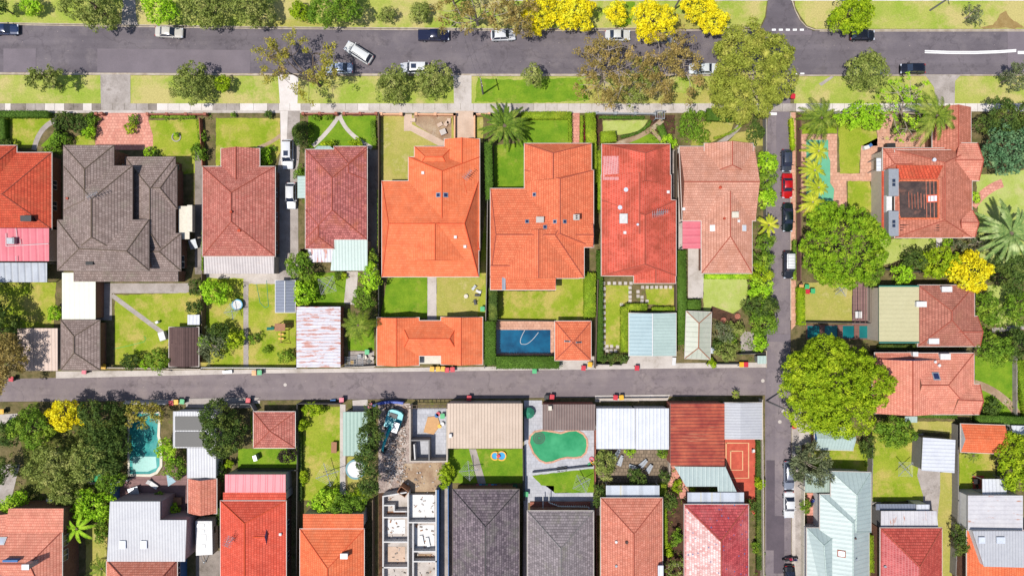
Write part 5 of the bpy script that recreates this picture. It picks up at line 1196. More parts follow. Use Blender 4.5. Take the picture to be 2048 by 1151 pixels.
# ================================================================ FENCES AND WALLS
for pts, h_, mt, lb in (
 ([(112,232),(112,290)],1.5,'fencedark','dark fence beside the first front lawn'),([(398,236),(404,330)],1.2,'redbrick','low brick side wall between two front lawns'),([(403,548),(403,700)],1.6,'fence','timber fence behind the bright green shrub'),
 ([(592,600),(592,612)],1.6,'fence','short timber fence by the corrugated garage'),([(600,560),(600,498)],1.6,'fence','timber fence beside the driveway end'),([(757,228),(757,560)],1.5,'fence','long timber fence beside the bright orange house'),([(757,560),(757,636)],1.7,'fencedark','dark fence beside the green back lawn'),
 ([(975,400),(973,560)],1.6,'fencegrey','grey fence between the two orange houses'),([(973,560),(969,735)],1.7,'fencegrey','grey fence beside the dry back lawn'),([(1196,560),(1191,735)],1.6,'fence','timber fence beside the stepping stone lawn'),([(1353,300),(1353,620)],1.6,'fence','timber fence between the scarlet and salmon houses'),
 ([(993,640),(1108,642)],1.2,'fencedark','dark pool fence above the blue pool'),([(1192,728),(1242,729),(1258,714)],1.4,'fencedark','angled dark wall at the lane below the stones'),([(1416,728),(1478,728)],1.2,'fencegrey','grey wall below the cluster of shrubs'),([(1480,708),(1530,706)],1.6,'fencedark','dark fence above the lane corner yard'),
 ([(1532,225),(1535,700)],1.4,'greywall','long low grey wall along the street hedge'),([(1602,228),(1602,560)],1.6,'fencebrown','tall brown fence beside the parked car row'),([(1746,890),(1744,1005)],1.6,'fencegrey','grey fence beside the square metal garage yard'),([(1916,850),(1917,1000),(1912,1150)],1.6,'fencegrey','long pale fence beside the grass strip'),
 ([(594,808),(594,940),(592,1160)],1.8,'fencedark','long dark fence beside the clothesline lawn'),([(597,807),(682,807)],1.6,'fencedark','dark fence between the lane and the long lawn'),([(745,1000),(745,1160)],1.6,'fence','timber fence beside the demolished house'),([(896,965),(897,1160)],1.6,'bluewall','blue sheeted fence beside the charcoal roof'),
 ([(1046,897),(1047,1010),(1045,1160)],1.6,'fencedark','dark fence between pool yard and small lawn'),([(1191,860),(1191,970),(1194,1160)],1.6,'redbrick','brick wall beside the bean shaped pool'),([(1340,900),(1340,960)],1.5,'render','pale wall beside the tan paved yard'),([(1525,800),(1528,1160)],1.6,'render','pale boundary wall along the lower street'),
 ([(1609,960),(1608,1160)],1.2,'off','cream boundary wall beside the pale green house'),([(1192,797),(1335,796)],.8,'render','low pale wall before the white garages'),([(215,735),(400,738)],1.4,'render','pale wall between lawn and lane beside the shed'),([(403,735),(592,736)],1.6,'whitewall','white wall above the lane beside the corrugated garage'),
 ([(682,735),(750,732)],1.3,'render','pale wall below the small fenced yard'),([(248,806),(330,808)],1.6,'whitewall','white wall above the turquoise pool'),([(436,808),(500,808),(508,822)],1.6,'greywall','grey wall between dark tree and lane'),([(222,966),(222,1002)],2.4,'bluewall','pale blue frame wall beside the timber deck'),
 ([(222,966),(255,960)],1.4,'steel','thin pale blue rail of the timber deck'),([(1750,536),(1870,545)],1.6,'fencedark','dark fence behind the terracotta house garden'),([(1604,644),(1746,646)],1.2,'fencedark','dark low fence above the lap pool'),([(2034,712),(2034,830)],1.0,'grey','pale stone edging wall in the corner garden'),
 ([(1752,700),(1940,702)],1.6,'fencedark','dark fence between the two chimney houses'),([(1180,224),(1182,225)],.5,'white','white gate post by the clipped hedge'),([(595,940),(476,940)],1.4,'fencedark','dark fence behind the vermilion house lawn'),([(1066,946),(1186,933)],1.1,'steel','thin metal pool fence above the wedge lawn'),([(1604,566),(1604,640)],1.0,'fencebrown','brown fence behind the lime hedge')):
    P = [W(*p) for p in pts]; wallrun('boundary_wall' if 'wall' in lb.split() else 'boundary_fence', lb, 'wall' if 'wall' in lb.split() else 'fence', pts, h_, mt, .12)
# front walls along the pavement
for pts, mt, lb in (([(192,227),(203,227)],'redbrick','brick gate pier wall beside the brick paved forecourt'),([(295,228),(410,228)],'redbrick','low red brick front wall before the round bed lawn'),
 ([(606,227),(672,227)],'redbrick','low brick front wall before the forked path'),([(688,227),(752,227)],'redbrick','low brick front wall between forked path and peach wall'),([(762,228),(802,228)],'orange_wall','low peach front wall beside the white path'),
 ([(832,228),(909,229),(909,284)],'orange_wall','low peach front wall turning along the wide drive'),([(949,284),(949,228),(978,228)],'orange_wall','low peach wall between the wide drive and the cycad'),([(1192,226),(1310,227)],'steel','blue grey metal front fence on a low kerb')):
    wallrun('front_wall', lb, 'wall', pts, .9, mt, .22, 2.6, .45, ph=.15)
wallrun('front_wall', 'long low wall beside the corner palms', 'wall', [(1600,226),(1760,226)], .8, 'greywall', .2)
for x0 in (1312,):
    t = thing('gate_arbour', 'small grey metal gate arbour at the pavement', 'gate', W(x0+8,228)); 
    for x, y in ((1312,222),(1328,222),(1312,236),(1328,236)): m = MB(); p = W(x,y,2.2); m.obox(p[0],p[1],1.1,.12,.12,2.2); m.build('post', M['steel'], t)
    m = MB(); a, b = W(1311,221,2.25), W(1329,237,2.25)
    for i in range(6): x = a[0]+(b[0]-a[0])*i/5; m.obox(x,(a[1]+b[1])/2,2.25,.06,1.5,.06)
    m.obox((a[0]+b[0])/2,a[1],2.19,1.6,.08,.06); m.obox((a[0]+b[0])/2,b[1],2.19,1.6,.08,.06); m.build('top_frame', M['steel'], t)
# ================================================================ UTILITY POLES AND CABLES
PT = {}
for x, y, hh, lb in ((966,188,7.5,'grey utility pole on the verge beside the concrete driveway'),(1347,20,9,'utility pole between the yellow trees'),(1860,21,9,'utility pole on the open verge'),(908,8,8,'utility pole at the top edge above the navy pickup'),(1533,801,8,'utility pole with stay at the lane corner')):
    t = thing('utility_pole', lb, 'pole', W(x,y)); p = W(x,y); m = MB(); m.tube((p[0],p[1],-.05),(p[0],p[1],hh),.16,.11,9); m.build('pole', M['greywall'], t); m = MB(); m.obox(p[0],p[1],hh-.4,.12,2.0,.12,.25); m.build('crossarm', M['bark'], t)
    for s_ in (-.8,-.3,.3,.8): m = MB(); m.tube((p[0]-s_*.25,p[1]+s_,hh-.34),(p[0]-s_*.25,p[1]+s_,hh-.15),.05,.05,6); m.build('insulator', M['white'], t)
    PT[x] = (p[0],p[1],hh)
def cable(a, b, label, sag=.5):
    m = MB(); a, b = Vector(a), Vector(b); pts = [a.lerp(b,i/8)-Vector((0,0,sag*4*(i/8)*(1-i/8))) for i in range(9)]; m.path(pts, .012, 3); tag(m.build('power_cable', M['dark'], uv=False), label, 'cable', 'thin cables between the poles')
for i, dx in enumerate((-.4,.4)):
    cable((PT[966][0]+dx,PT[966][1],7.3),(PT[908][0]+dx,PT[908][1],7.8),'thin dark cables crossing the road between the driveway pole and the top pole')
    cable((PT[1347][0]+dx,PT[1347][1],8.8),(W(1368,-60)[0]+dx,W(0,-60)[1],8.8),'thin dark cables leaving the pole between the yellow trees')
m = MB(); p = PT[1533]; m.tube((p[0],p[1],7),(p[0]+2.0,p[1]-2.2,0),.03,.03,4); tag(m.build('stay_wire', M['dark'], uv=False), 'dark stay wire slanting from the corner pole', 'cable')
# ================================================================ HEDGES
hedge([(-60,227),(94,227)],13,1.4,'long clipped hedge at the pavement of the first garden','f_darkhedge'); hedge([(3,236),(3,300)],10,1.4,'dark clipped hedge at the frame edge garden','f_darkhedge')
hedge([(976,284),(979,398)],15,2.6,'tall narrow clipped hedge beside the bright orange house','f_darkhedge'); hedge([(980,642),(980,730),],22,2.4,'tall clipped hedge between the double garage and the pool','f_darkhedge')
hedge([(992,725),(1119,725)],24,2.4,'wide clipped hedge between pool and lane','f_darkhedge'); hedge([(986,575),(986,640)],16,3.2,'dark column hedge beside the dry back lawn','f_dark')
hedge([(1180,546),(1180,634)],23,1.8,'bright clipped hedge beside the mown back lawn'); hedge([(1200,500),(1200,722)],13,1.1,'low dark planting strip beside the stepping stones','f_darkhedge')
hedge([(1042,230),(1143,230)],15,1.1,'long clipped front hedge beside the cycad'); hedge([(1140,238),(1141,290)],7,.9,'narrow clipped hedge along the brick path')
hedge([(1164,230),(1163,292)],7,.9,'second narrow hedge beyond the brick path'); hedge([(1181,225),(1183,292)],20,1.5,'broad clipped hedge between brick path and white fence'); hedge([(1166,240),(1168,280)],6,.5,'low strip of dark red bedding plants','f_red','flower_bed')
hedge([(1190,365),(1188,290)],12,1.6,'hedge between the orange red and scarlet houses'); hedge([(1200,420),(1200,300)],9,1.2,'narrow green planting beside the scarlet house')
hedge([(1198,234),(1290,235)],6,.6,'low trimmed border above the pale front lawn','f_darkhedge'); hedge(bez((1302,240),(1290,268),(1242,273),5),6,.6,'curved low border below the pale front lawn','f_darkhedge')
hedge([(1202,274),(1232,272)],22,1.5,'fat rounded hedge beside the scarlet house porch'); hedge([(1320,250),(1334,282)],14,.8,'small clipped bed between the forked garden paths','f_darkhedge')
hedge([(1415,228),(1468,230)],24,1.3,'dark clipped hedge under the largest olive tree','f_darkhedge'); hedge(bez((1488,244),(1470,268),(1428,276),5),5,.5,'low curved border beside the stone path')
hedge([(1250,612),(1250,704)],16,1.3,'clipped hedge beside the pale double garage'); hedge([(1252,614),(1294,614)],14,1.3,'clipped hedge above the pale double garage'); hedge([(1304,618),(1350,618)],9,1.2,'narrow clipped hedge behind the pale double garage')
hedge([(1363,500),(1366,690)],18,1.5,'long shaggy hedge beside the weathered pale garage','f_darkhedge'); hedge([(1376,610),(1402,610)],22,1.5,'squat dark clipped hedge above the weathered garage','f_darkhedge')
hedge([(1603,574),(1604,650)],15,1.2,'lime green hedge beside the square lawn','f_lime'); hedge([(1584,236),(1588,300)],7,1.2,'lime creeper strip on the corner fence','f_lime'); hedge([(1590,480),(1590,560)],6,1.0,'thin green creeper strip by the black offroad car','f_green')
hedge([(1960,838),(2060,842)],16,2.0,'dark hedge above the orange gable garage','f_darkhedge'); hedge([(2042,720),(2060,835)],16,1.2,'hedge beyond the pale stone edging'); hedge([(1838,830),(1915,832)],10,1.0,'dark low hedge below the pale orange house','f_darkhedge')
hedge([(1760,694),(1835,694)],10,1.2,'dark strip of shrubs between the chimney houses','f_dark'); hedge([(1326,968),(1330,1090)],12,1.0,'green planting strip beside the terracotta path'); hedge([(1519,880),(1520,1140)],11,.9,'long planting strip beside the pale boundary wall','f_dark')
hedge([(598,850),(600,1000)],8,1.0,'shady planting strip beside the long lawn','f_dark'); hedge([(1740,1070),(1742,1145)],14,1.3,'green planting between pale green and crimson houses'); hedge([(1410,552),(1500,552)],11,.9,'round leafed border below the salmon house','f_bright')
hedge([(300,232),(390,233)],7,.5,'row of small plants inside the red brick front wall','f_green'); hedge([(395,238),(402,300)],8,.6,'plant border beside the brick side wall'); hedge([(745,240),(748,290)],10,.7,'leafy border beside the long timber fence','f_green')
hedge([(437,1000),(437,1050)],9,1.2,'dark planting between outbuilding and vermilion house','f_dark'); hedge([(405,420),(404,540)],4,.5,'row of tiny plants beside the terracotta house','f_green'); hedge([(757,380),(757,500)],5,.5,'patchy creeper on the fence beside the orange house','f_green')
# ================================================================ TREES
T = tree
# top verge
T(190,14,58,7,'olive','wide olive tree over the top road edge beside the grey drive',46); T(66,14,22,3,'bright','small sparse bright tree on the top verge'); T(0,14,16,4,'dark','dark tree clipped by the frame edge on the verge',name='tree',cat='tree')
T(322,18,38,6,'bright','bright green tree above the silver sedan',34); T(405,14,48,6.5,'olive','olive tree just beyond the silver sedan',46); T(500,16,50,6.5,'olive','olive tree third in the verge row',42)
T(598,22,18,3.2,'lime','little round lime green tree on the top verge',name='tree',cat='tree'); T(666,16,56,7,'green','broad mid green tree on the top verge',46); T(774,30,17,2.8,'olive','small olive bush on the open verge'); T(838,26,21,3.4,'olive','slightly larger olive bush on the open verge')
gum(952,22,70,8,'sprawling brown gum tree over the top verge','f_gum',34,.95,.62,52,seed=2); gum(1040,34,26,7,'small brown gum over the white hatchback','f_gum',16,.75,.8,40,seed=3)
T(1084,22,40,6,'yellow','bright yellow tree first in the yellow row',40); T(1150,24,44,6.5,'yellow','bright yellow tree second in the yellow row',40); T(1230,28,23,4.2,'yellow','smallest golden tree in the yellow row',25); T(1306,40,47,7,'yellow','biggest yellow tree overhanging the top road',42)
T(1400,14,36,6,'yellow','yellow tree beside the utility pole',32); T(1428,46,28,5.6,'yellow','yellow tree merging with the largest olive tree',26)
T(1703,27,42,6.5,'lime','lime green tree above the black hatchback',38); gum(1945,28,20,2.6,'wispy small bush on the open verge','f_greyleaf',10,.5,.5,name='shrub_bush',seed=8)
T(1500,146,80,10,'bigolive','largest olive tree spreading over road and pavement',96)
gum(1212,140,64,9,'brown gum tree with pale bare branches over the road','f_gum',44,.85,.6,62,seed=4); gum(1330,142,58,8.5,'brown olive gum tree with pale limbs beside the white sedan','f_gum',42,.95,.65,66,seed=6); gum(1270,160,44,7.5,'low green gum between the two brown gums','f_olive',26,.8,.6,40,seed=9)
gum(588,128,74,9,'sparse gum tree with golden leaf clumps over the drive','f_gumgold',30,.85,.62,72,base=(640,172),bark='bark',seed=12)
T(383,167,42,5.5,'olive','round olive tree on the lower verge'); T(446,167,16,3.0,'lime','small golden green bush beside the round olive tree'); gum(88,158,30,5.2,'leaning small tree on the lower verge','f_olive',16,.75,1.0,22,base=(124,172),bark='bark',seed=5)
T(785,167,35,5,'olive','olive tree hiding the offroad car bonnet',35); T(866,162,36,5,'olive','olive tree behind the offroad car',36); T(1067,152,21,5.2,'olive','little round olive tree on its own on the green verge',name='tree',cat='tree')
T(1735,144,42,7,'olive','olive tree over the blue sedan',46); gum(2034,152,30,5,'sparse small tree by the frame edge on the verge','f_greyleaf',14,.7,.7,26,seed=15)
# right-hand gardens
palm(1643,236,40,4.5,'feather palm at the garden corner by the wall','f_palm',18,.7,seed=1); T(1680,240,14,2.2,'bright','low shrub beside the corner palm')
for i, (x, y) in enumerate(((1640,302),(1632,340),(1640,375),(1628,404))): palm(x-3,y,25,5.2,('top','second','third','lowest')[i]+' of the feather palms leaning over the green pool','f_palmlime',15,.75,.12,dense=14,trunk='palebark',thick=.12,seed=20+i,base=(x-18,y+2))
T(1713,232,24,3.2,'bright','leafy round shrub beside the clipped one',26,'shrub','shrub'); T(1744,234,24,3.0,'ballbright','smooth clipped bright round shrub near the pavement',28,'shrub','shrub')
gum(1818,216,64,5.5,'open frangipani tree with pale forked branches','f_bright',44,.5,.55,60,bark='palebark',name='frangipani_tree',seed=31); palm(1873,231,46,6,'large palm beside the terracotta porch roof','f_palm',17,.6,.16,dense=20,seed=7)
T(2012,238,56,6,'dark','dark dense tree behind the blue green one',40); T(2022,298,58,7,'bluegreen','blue green feathery tree beside the turrets',62); palm(2022,466,58,5.5,'large blue green palm with stiff fronds','f_bluepalm',30,.5,.2,dense=22,thick=.35,fold=.25,seed=9)
T(1687,492,80,9,'fig','huge smooth round green fig tree',78); T(1650,430,34,6,'fig','smaller green crown beside the huge fig',26)
T(1665,765,102,12,'lime','biggest tree in the picture bright yellow green',93,lobes=10)
T(1934,540,48,6.5,'yellow','bright golden flowering tree behind the terracotta house',44); T(1875,526,36,5.5,'lime','yellow green tree beside the golden one',34); T(1830,520,26,4.5,'dark','dark shrub tree beside the concrete step path',26); T(1805,548,24,3.6,'bright','leafy shrub above the sand coloured roof',22)
gum(1942,492,30,3.2,'greyish twiggy bush beside the concrete step','f_greyleaf',20,.6,.5,16,seed=17,name='shrub_bush'); T(2026,545,38,7,'dark','dark tree at the frame edge behind the golden one',48); T(1742,555,22,3.2,'green','green shrub beside the huge fig'); T(1976,618,28,4.5,'green','green tree above the stone garden path',40)
T(2032,610,26,4.5,'green','green shrub tree at the frame edge lawn',40); T(1985,696,40,5.5,'green','wide green tree beside the bay roof',34); T(2035,690,30,5,'dark','dark green tree by the curved path',34); T(1984,812,18,2.4,'dark','dark rounded shrub by the curved garden path')
T(1788,862,44,5.5,'green','round green tree behind the pale green shed',40); gum(1618,927,36,5,'grey green wispy tree beside the silver hatchback','f_greyleaf',28,.8,1.0,38,seed=14); T(1735,895,16,2.6,'dark','dark shrub at the shed lawn edge',26); T(2034,925,38,6,'lime','yellow green tree beside the orange gable garage',64); T(1921,1084,17,4,'dark','narrow dark green tree beside the pale fence',36,'tree','tree')
palm(1946,910,15,1.8,'tiny palm below the orange gable garage','f_palm',12,.6,seed=3); T(1612,1012,9,1.8,'ball','small round shrub in the tiled side yard',13); T(1952,540,1,1,'ball','tiny shrub') if 0 else None
T(1950,395,8,1.6,'ballbright','little round shrub beside the brick garden path',12); T(1897,484,10,1.4,'bright','small bright plant by the terracotta wall'); T(1800,385,1,1,'ball','x') if 0 else None
# first gardens
for x, y, r, k_, lb, ry in ((130,243,24,'balldark','large dark dome shrub beside the grey curved path',18),(160,248,18,'dark','dark shrub beside the brick forecourt',24),(182,240,14,'green','small green shrub at the brick forecourt corner',14),(178,262,16,'bright','loose bright shrub beside the brick forecourt',16),(121,282,18,'green','green shrub above the slate house corner',22),
 (262,256,11,'goldball','golden clipped ball in the brick forecourt',12),(268,238,10,'ball','dark clipped ball beside the golden one',10),(300,304,11,'ballbright','clipped ball by the front steps',11),(314,309,9,'balldark','dark clipped ball by the front steps',9),(398,306,18,'green','leafy shrub at the slate house lawn',18),(407,272,9,'ball','round shrub on the brick side wall',10),
 (352,270,5,'bright','little plant in the round bed',5),(10,289,16,'balldark','dark round shrub at the red house',10),(100,300,16,'green','shrub below the curved grey path',10),(466,229,5,'ball','small round plant on the soil strip',5),(538,229,9,'dark','dark small shrub by the white drive edge',8),(524,316,22,'bright','bright shrub beside the white car',20),(600,346,13,'green','shrub above the mint carport',16),
 (545,296,7,'green','flower shrub by the driveway edge',8),(657,288,16,'lime','golden green shrub below the forked path',8),(712,286,14,'lime','second golden green shrub below the forked path',10),(632,236,8,'ball','round shrub inside the brick wall',6),(656,234,8,'ball','second round shrub inside the brick wall',6)):
    T(x,y,r,max(.9,min(2.4,r/S*1.5)),k_,lb,ry,'shrub','shrub')
conifer(600,268,19,36,6,'dark upright conifer between the drive and forked path'); palm(1009,252,46,3.6,'huge dark cycad palm beside the wide drive','f_cycad',34,.6,.14,dense=24,thick=.4,fold=.3,name='cycad_palm',seed=13)
T(1385,250,32,2.2,'green','broad leafy shrub mass beside the scarlet garden',38,'shrub','shrub'); T(1335,285,18,1.8,'bright','bright loose shrub above the scarlet roof corner',16,'shrub','shrub'); T(1510,262,20,2.4,'dark','dark shrub at the street corner garden',24,'shrub','shrub'); T(1407,284,12,1.4,'ball','dark round shrub by the stone path',10,'shrub','shrub')
for x, y, r, k_, lb in ((1530,325,17,'bright','bright street shrub beside the salmon ridge'),(1527,360,15,'green','street shrub second from the corner'),(1529,395,14,'bright','street shrub opposite the red car'),(1525,485,14,'green','street shrub below the lime fan palm'),(1522,520,16,'green','street shrub opposite the white roofed car'),(1519,548,14,'lime','flowering street shrub at the salmon house corner'),(1516,580,22,'bright','bright leafy tree beside the pale lawn'),(1522,612,28,'dark','dark leafy tree over the street wall'),(1524,645,25,'green','green leafy tree over the street wall'),(1517,685,14,'bright','narrow shrub above the lane corner')):
    T(x+(4 if y < 570 else 2),y,r*(1.4 if y < 570 else 1.1),2.6+r*.07,k_,lb,r*1.4,'tree' if r > 20 else 'shrub','tree' if r > 20 else 'shrub')
palm(1537,450,21,3.0,'lime yellow fan plant beside the street wall','f_palmlime',16,.4,.2,dense=10,fold=.1,name='fan_palm',seed=4)
# middle gardens
T(603,531,30,4.6,'green','dark green round tree at the driveway end',28); T(608,588,24,4,'bright','bright round tree beside the slate blue shed',24); T(741,556,23,4.6,'bright','bright green tree beside the dark fence',30); T(728,600,26,4,'green','flowering green tree above the garden palm',26); T(706,588,1,1,'ball','x') if 0 else None
T(744,518,12,3.2,'green','narrow green tree beside the mint roof',18,'tree','tree'); palm(716,650,36,5.5,'drooping garden palm beside the corrugated garage','f_palm',20,.95,.12,dense=16,seed=33)
T(678,548,12,1.2,'dark','dark shrub below the mint roof'); T(686,552,11,1.0,'lime','yellow flowering shrub below the mint roof',7)
T(430,585,33,4.6,'bright','bright feathery tree behind the terracotta house',28); T(392,576,15,2.8,'dark','dark shrub on the concrete patio corner',15,'shrub','shrub'); T(390,615,17,3,'dark','dark shrub above the tiny white roof',15,'shrub','shrub')
T(262,722,20,3,'dark','dark shrub behind the lane wall',18,'shrub','shrub'); T(287,728,9,2,'bright','small bright shrub behind the lane wall'); T(315,722,21,4,'green','taller green tree beside the brown gable shed',24,'tree','tree')
T(425,690,34,4.2,'grey','grey green tree beside the brown gable shed',36); T(410,683,14,3,'bright','bright shrub beside the grey green tree',12); T(440,668,22,3.6,'dark','dark shrub tree beside the brown gable shed'); T(470,680,19,3,'lime','golden green tree beside the narrow path',18,'tree','tree'); T(508,677,14,2,'green','small shrub beside the timber swing',11)
T(533,700,8,1.3,'green','tiny shrub by the corrugated garage lawn'); T(575,712,17,2,'green','leafy shrub in the wire fenced bed',14); T(110,625,14,2,'bright','bright shrub beside the cream roof',18)
gum(12,714,40,7.5,'brown leafed tree over the beige carport corner','f_gum',34,.95,.9,40,seed=18); T(-52,640,78,9,'dark','big dark tree just outside the frame edge',80)
for x, y, r, k_, lb in ((1448,664,22,'grey','grey green shrub in the corner garden'),(1470,655,16,'olive','soft olive shrub in the corner garden'),(1452,700,22,'olive','low spreading shrub above the grey wall'),(1436,690,14,'dark','dark shrub beside the weathered garage'),(1462,675,14,'green','green shrub in the middle of the corner garden'),(1226,716,12,'dark','dark shrub between the stepping stones and lane'),(1247,716,12,'dark','dark shrub beside the pale double garage apron'),(1209,716,8,'dark','little dark shrub at the fence corner'),(1424,726,9,'lime','lime ground plant by the lane wall')):
    T(x,y,r,1.2+r*.07,k_,lb,None,'shrub','shrub')
# bottom row
T(70,852,52,5.5,'green','leafy green tree at the lane beside the yellow one',42); T(132,828,33,6,'yellow','yellow flowering tree at the lane',34); T(205,838,56,6.5,'dark','big dark green tree overhanging the lane',50); T(104,936,50,7,'olive','broad olive shade tree in the wild garden',46,lobes=7); T(176,918,44,7,'olive','second olive shade tree nearer the turquoise pool',40,lobes=6); T(214,905,52,6.5,'dark','dark tree beside the turquoise pool',50)
T(222,960,28,3.5,'green','green shrub tree beside the pool deck',24); T(188,1010,44,4.5,'bright','bright leafy tree above the faded orange roof',34); T(130,985,40,4.5,'olive','olive shrub mass above the faded orange roof',30); T(30,1008,30,4,'bright','bright tree at the frame edge above the orange roof',26); T(14,865,28,4.5,'dark','dark tree at the frame edge by the drive',26); T(12,940,22,4,'dark','dark round tree beside the pale drive',26)
palm(154,1056,28,3.5,'tree fern with broad fronds beside the faded orange roof','f_bright',9,.5,.34,dense=12,fold=.1,name='tree_fern',seed=6); T(205,1060,14,2,'green','soft green shrub beside the grey roof',26); palm(204,1136,26,2.8,'dark palm by the dry side lawn','f_palm',14,.6,.14,seed=40); T(205,1035,14,2.4,'green','green shrub at the grey roof corner')
T(292,832,32,5,'gumish','x') if 0 else gum(288,830,34,5.2,'golden grey tree over the turquoise pool','f_gumgold',26,.65,.7,24,seed=22); T(334,900,21,3.6,'bright','leafy tree reaching over the turquoise pool',22); T(350,932,22,3.4,'green','green tree beside the shade sail',26); T(226,975,8,1.2,'ballbright','potted ball shrub on the timber deck'); T(350,1016,10,1.8,'ballbright','bright ball shrub in the courtyard')
T(320,988,12,1.2,'green','low green plants on the courtyard edge',7); T(440,862,42,6.5,'dark','tall dark green tree at the lane beside the pool house',58,lobes=7); T(458,928,9,1.5,'lime','golden shrub by the round paving'); T(440,940,12,2,'dark','dark shrub behind the pink metal roof',22)
T(628,818,24,2.2,'lime','golden green hedge shrub at the top of the long lawn',14,'shrub','shrub'); T(606,850,13,2,'lime','small golden shrub beside the long dark fence'); T(573,910,20,3.4,'purple','dark purple leafed tree below the pyramid garage',18,'tree','tree'); T(607,952,9,1.4,'lime','little golden shrub halfway along the long lawn',16)
T(650,1003,36,3.6,'bright','bright leafy tree behind the tangerine house',26); T(700,1006,38,3.8,'green','wide leafy tree beside the conifer',24); T(722,990,20,3,'lime','yellow green shrub at the foot of the conifer',14)
for i, (x, y, rx, ry, hh) in enumerate(((744,832,17,28,6),(738,872,25,34,7.5),(733,920,27,34,8),(738,966,24,32,7))): T(x,y,rx,hh,'dark',('narrow top','upper middle','lower middle','bottom')[i]+' conifer of the dark leaning row',ry,'conifer_tree','tree')
T(892,950,16,3.2,'lime','lime green tree beside the demolished house',24,'tree','tree'); T(1210,925,22,3.8,'gumish' if 0 else 'olive','golden olive tree beside the tan paved yard',34); T(1200,990,16,3.6,'dark','dark upright tree above the faded terracotta roof',24,'tree','tree'); T(1276,956,20,3,'dark','dark leafy tree above the striped awning',20); T(1260,903,14,1.4,'bright','bright shrub below the white ribbed roofs',8)
T(1325,905,11,2,'green','green shrub in the corner below the white roofs'); T(1330,952,13,2.4,'dark','dark shrub beside the terracotta path'); T(1338,1000,18,2.8,'dark','leafy dark tree beside the rose roof',24,'tree','tree'); T(1352,1074,14,2.4,'green','round green tree beside the rose roof wall',16,'tree','tree'); T(1336,1100,9,1.4,'lime','golden plant beside the terracotta roof',14); gum(1345,1135,20,2.4,'wispy olive shrub at the bottom between two roofs','f_olive',12,.5,.8,name='shrub_bush',seed=24)
T(1355,975,10,1.4,'lime','golden shrub by the pale green awning',18); T(1519,966,11,1.8,'lime','golden shrub on the red court edge',11); T(1500,1010,12,1.8,'dark','dark shrub at the rose roof corner',16); T(1386,977,8,1,'lime','yellow flowers inside the pale awning gap',5); T(1425,978,7,1,'green','green plants inside the pale awning gap',5); T(1510,1095,7,1.4,'green','shrub in the side path of the rose roof house',16)
palm(1472,789,9,1.6,'tiny dark palm in the shadow above the white garage','f_palm',10,.5,seed=44,name='small_palm')
cover('low tangled planting along the fences and garden beds', [rect(606,228,616,300), rect(744,232,756,296), rect(404,232,430,240), rect(300,228,395,240), rect(115,262,150,300), rect(1192,640,1208,724), rect(1425,640,1512,716), rect(1500,290,1532,700),
 rect(1322,930,1370,1151), rect(1508,880,1528,1151), rect(595,812,606,1000), rect(596,498,612,520), rect(628,545,640,560), rect(735,500,757,640), rect(1290,230,1420,290), rect(1345,560,1376,700)], .26, .75)
cover('wild mixed undergrowth in the shady corner garden', [[(30,820),(245,805),(250,960),(215,1000),(205,1150),(170,1150),(165,1050),(60,1010),(20,1000)], rect(0,560,12,660)], .3, .5, 'f_olive', .4)
cover('leafy undergrowth behind the houses beside the golden tree', [rect(1790,478,1880,560), rect(1950,560,2048,712), rect(1758,690,1940,704), rect(1944,480,2048,560), rect(1752,212,1860,262), rect(1604,225,1740,250), rect(1720,870,1746,945), rect(1742,840,1830,850), rect(1975,905,2048,985), rect(1950,790,2030,840)], .3, .5, 'f_green', .4)
# ================================================================ DEMOLITION SITE
def wl(parent, pts, hh, th=.2, mat='whitewall'):
    for a, b in zip(pts, pts[1:]):
        A, B = Vector(W(*a, hh)), Vector(W(*b, hh)); d = B-A; m = MB(); cc = (A+B)/2; m.obox(cc.x, cc.y, hh/2, d.length+th*.98, th+.003*(len(parent.children)%5), hh-.004*(len(parent.children)%7), math.atan2(d.y, d.x)); m.build('wall', M[mat], parent)
t = thing('roofless_house', 'white roofless house being demolished with open rooms', 'house', W(820,1080)); hh = 2.3
m = MB(); m.prism([W(x,y,0)[:2] for x,y in ((770,985),(872,985),(872,1180),(770,1180))], .0, .9); m.build('floor', M['conc'], t)
for q, mt in (((822,985,870,1030),'white'),((822,1045,870,1090),'white'),((776,1034,812,1062),'white'),((778,1088,812,1122),'pink_conc'),((832,1102,864,1116),'dirt'),((776,1018,812,1028),'timber')):
    m = MB(); a, b = W(q[0],q[1]), W(q[2],q[3]); m.box(a[0],b[1],.9,b[0],a[1],.95); m.build('floor_panel', M[mt], t)
wl(t, [(766,992),(766,1250)], hh); wl(t, [(766,992),(812,984)], hh); wl(t, [(816,985),(816,1250)], hh); wl(t, [(876,980),(876,1250)], hh, mat='bluewall'); wl(t, [(872,980),(872,1250)], hh)
wl(t, [(766,1034),(816,1034)], hh); wl(t, [(766,1083),(816,1083)], hh); wl(t, [(766,1134),(816,1134)], hh); wl(t, [(816,1044),(872,1044)], hh); wl(t, [(826,1102),(872,1102)], hh); wl(t, [(826,1044),(826,1250)], hh); wl(t, [(826,1122),(872,1122)], hh)
wl(t, [(766,1010),(788,1010),(788,1022),(812,1022)], 2.2)
m = MB(); rr = random.Random(8)
for i in range(120):
    x, y = rr.choice(((rr.uniform(770,812),rr.uniform(990,1150)),(rr.uniform(830,870),rr.uniform(985,1150)))); p = W(x,y); q = rr.uniform(.12,.5); m.obox(p[0],p[1],1.0+q*.1,q,q*rr.uniform(.2,.6),.06,rr.uniform(0,3),rr.choice((0,1,2)),rr.uniform(-.2,.2))
tag(m.build('demolition_debris', [M['timber'],M['conc'],M['dkconc']], uv=False), 'splintered boards and plaster on the open floors', 'debris', kind='stuff')
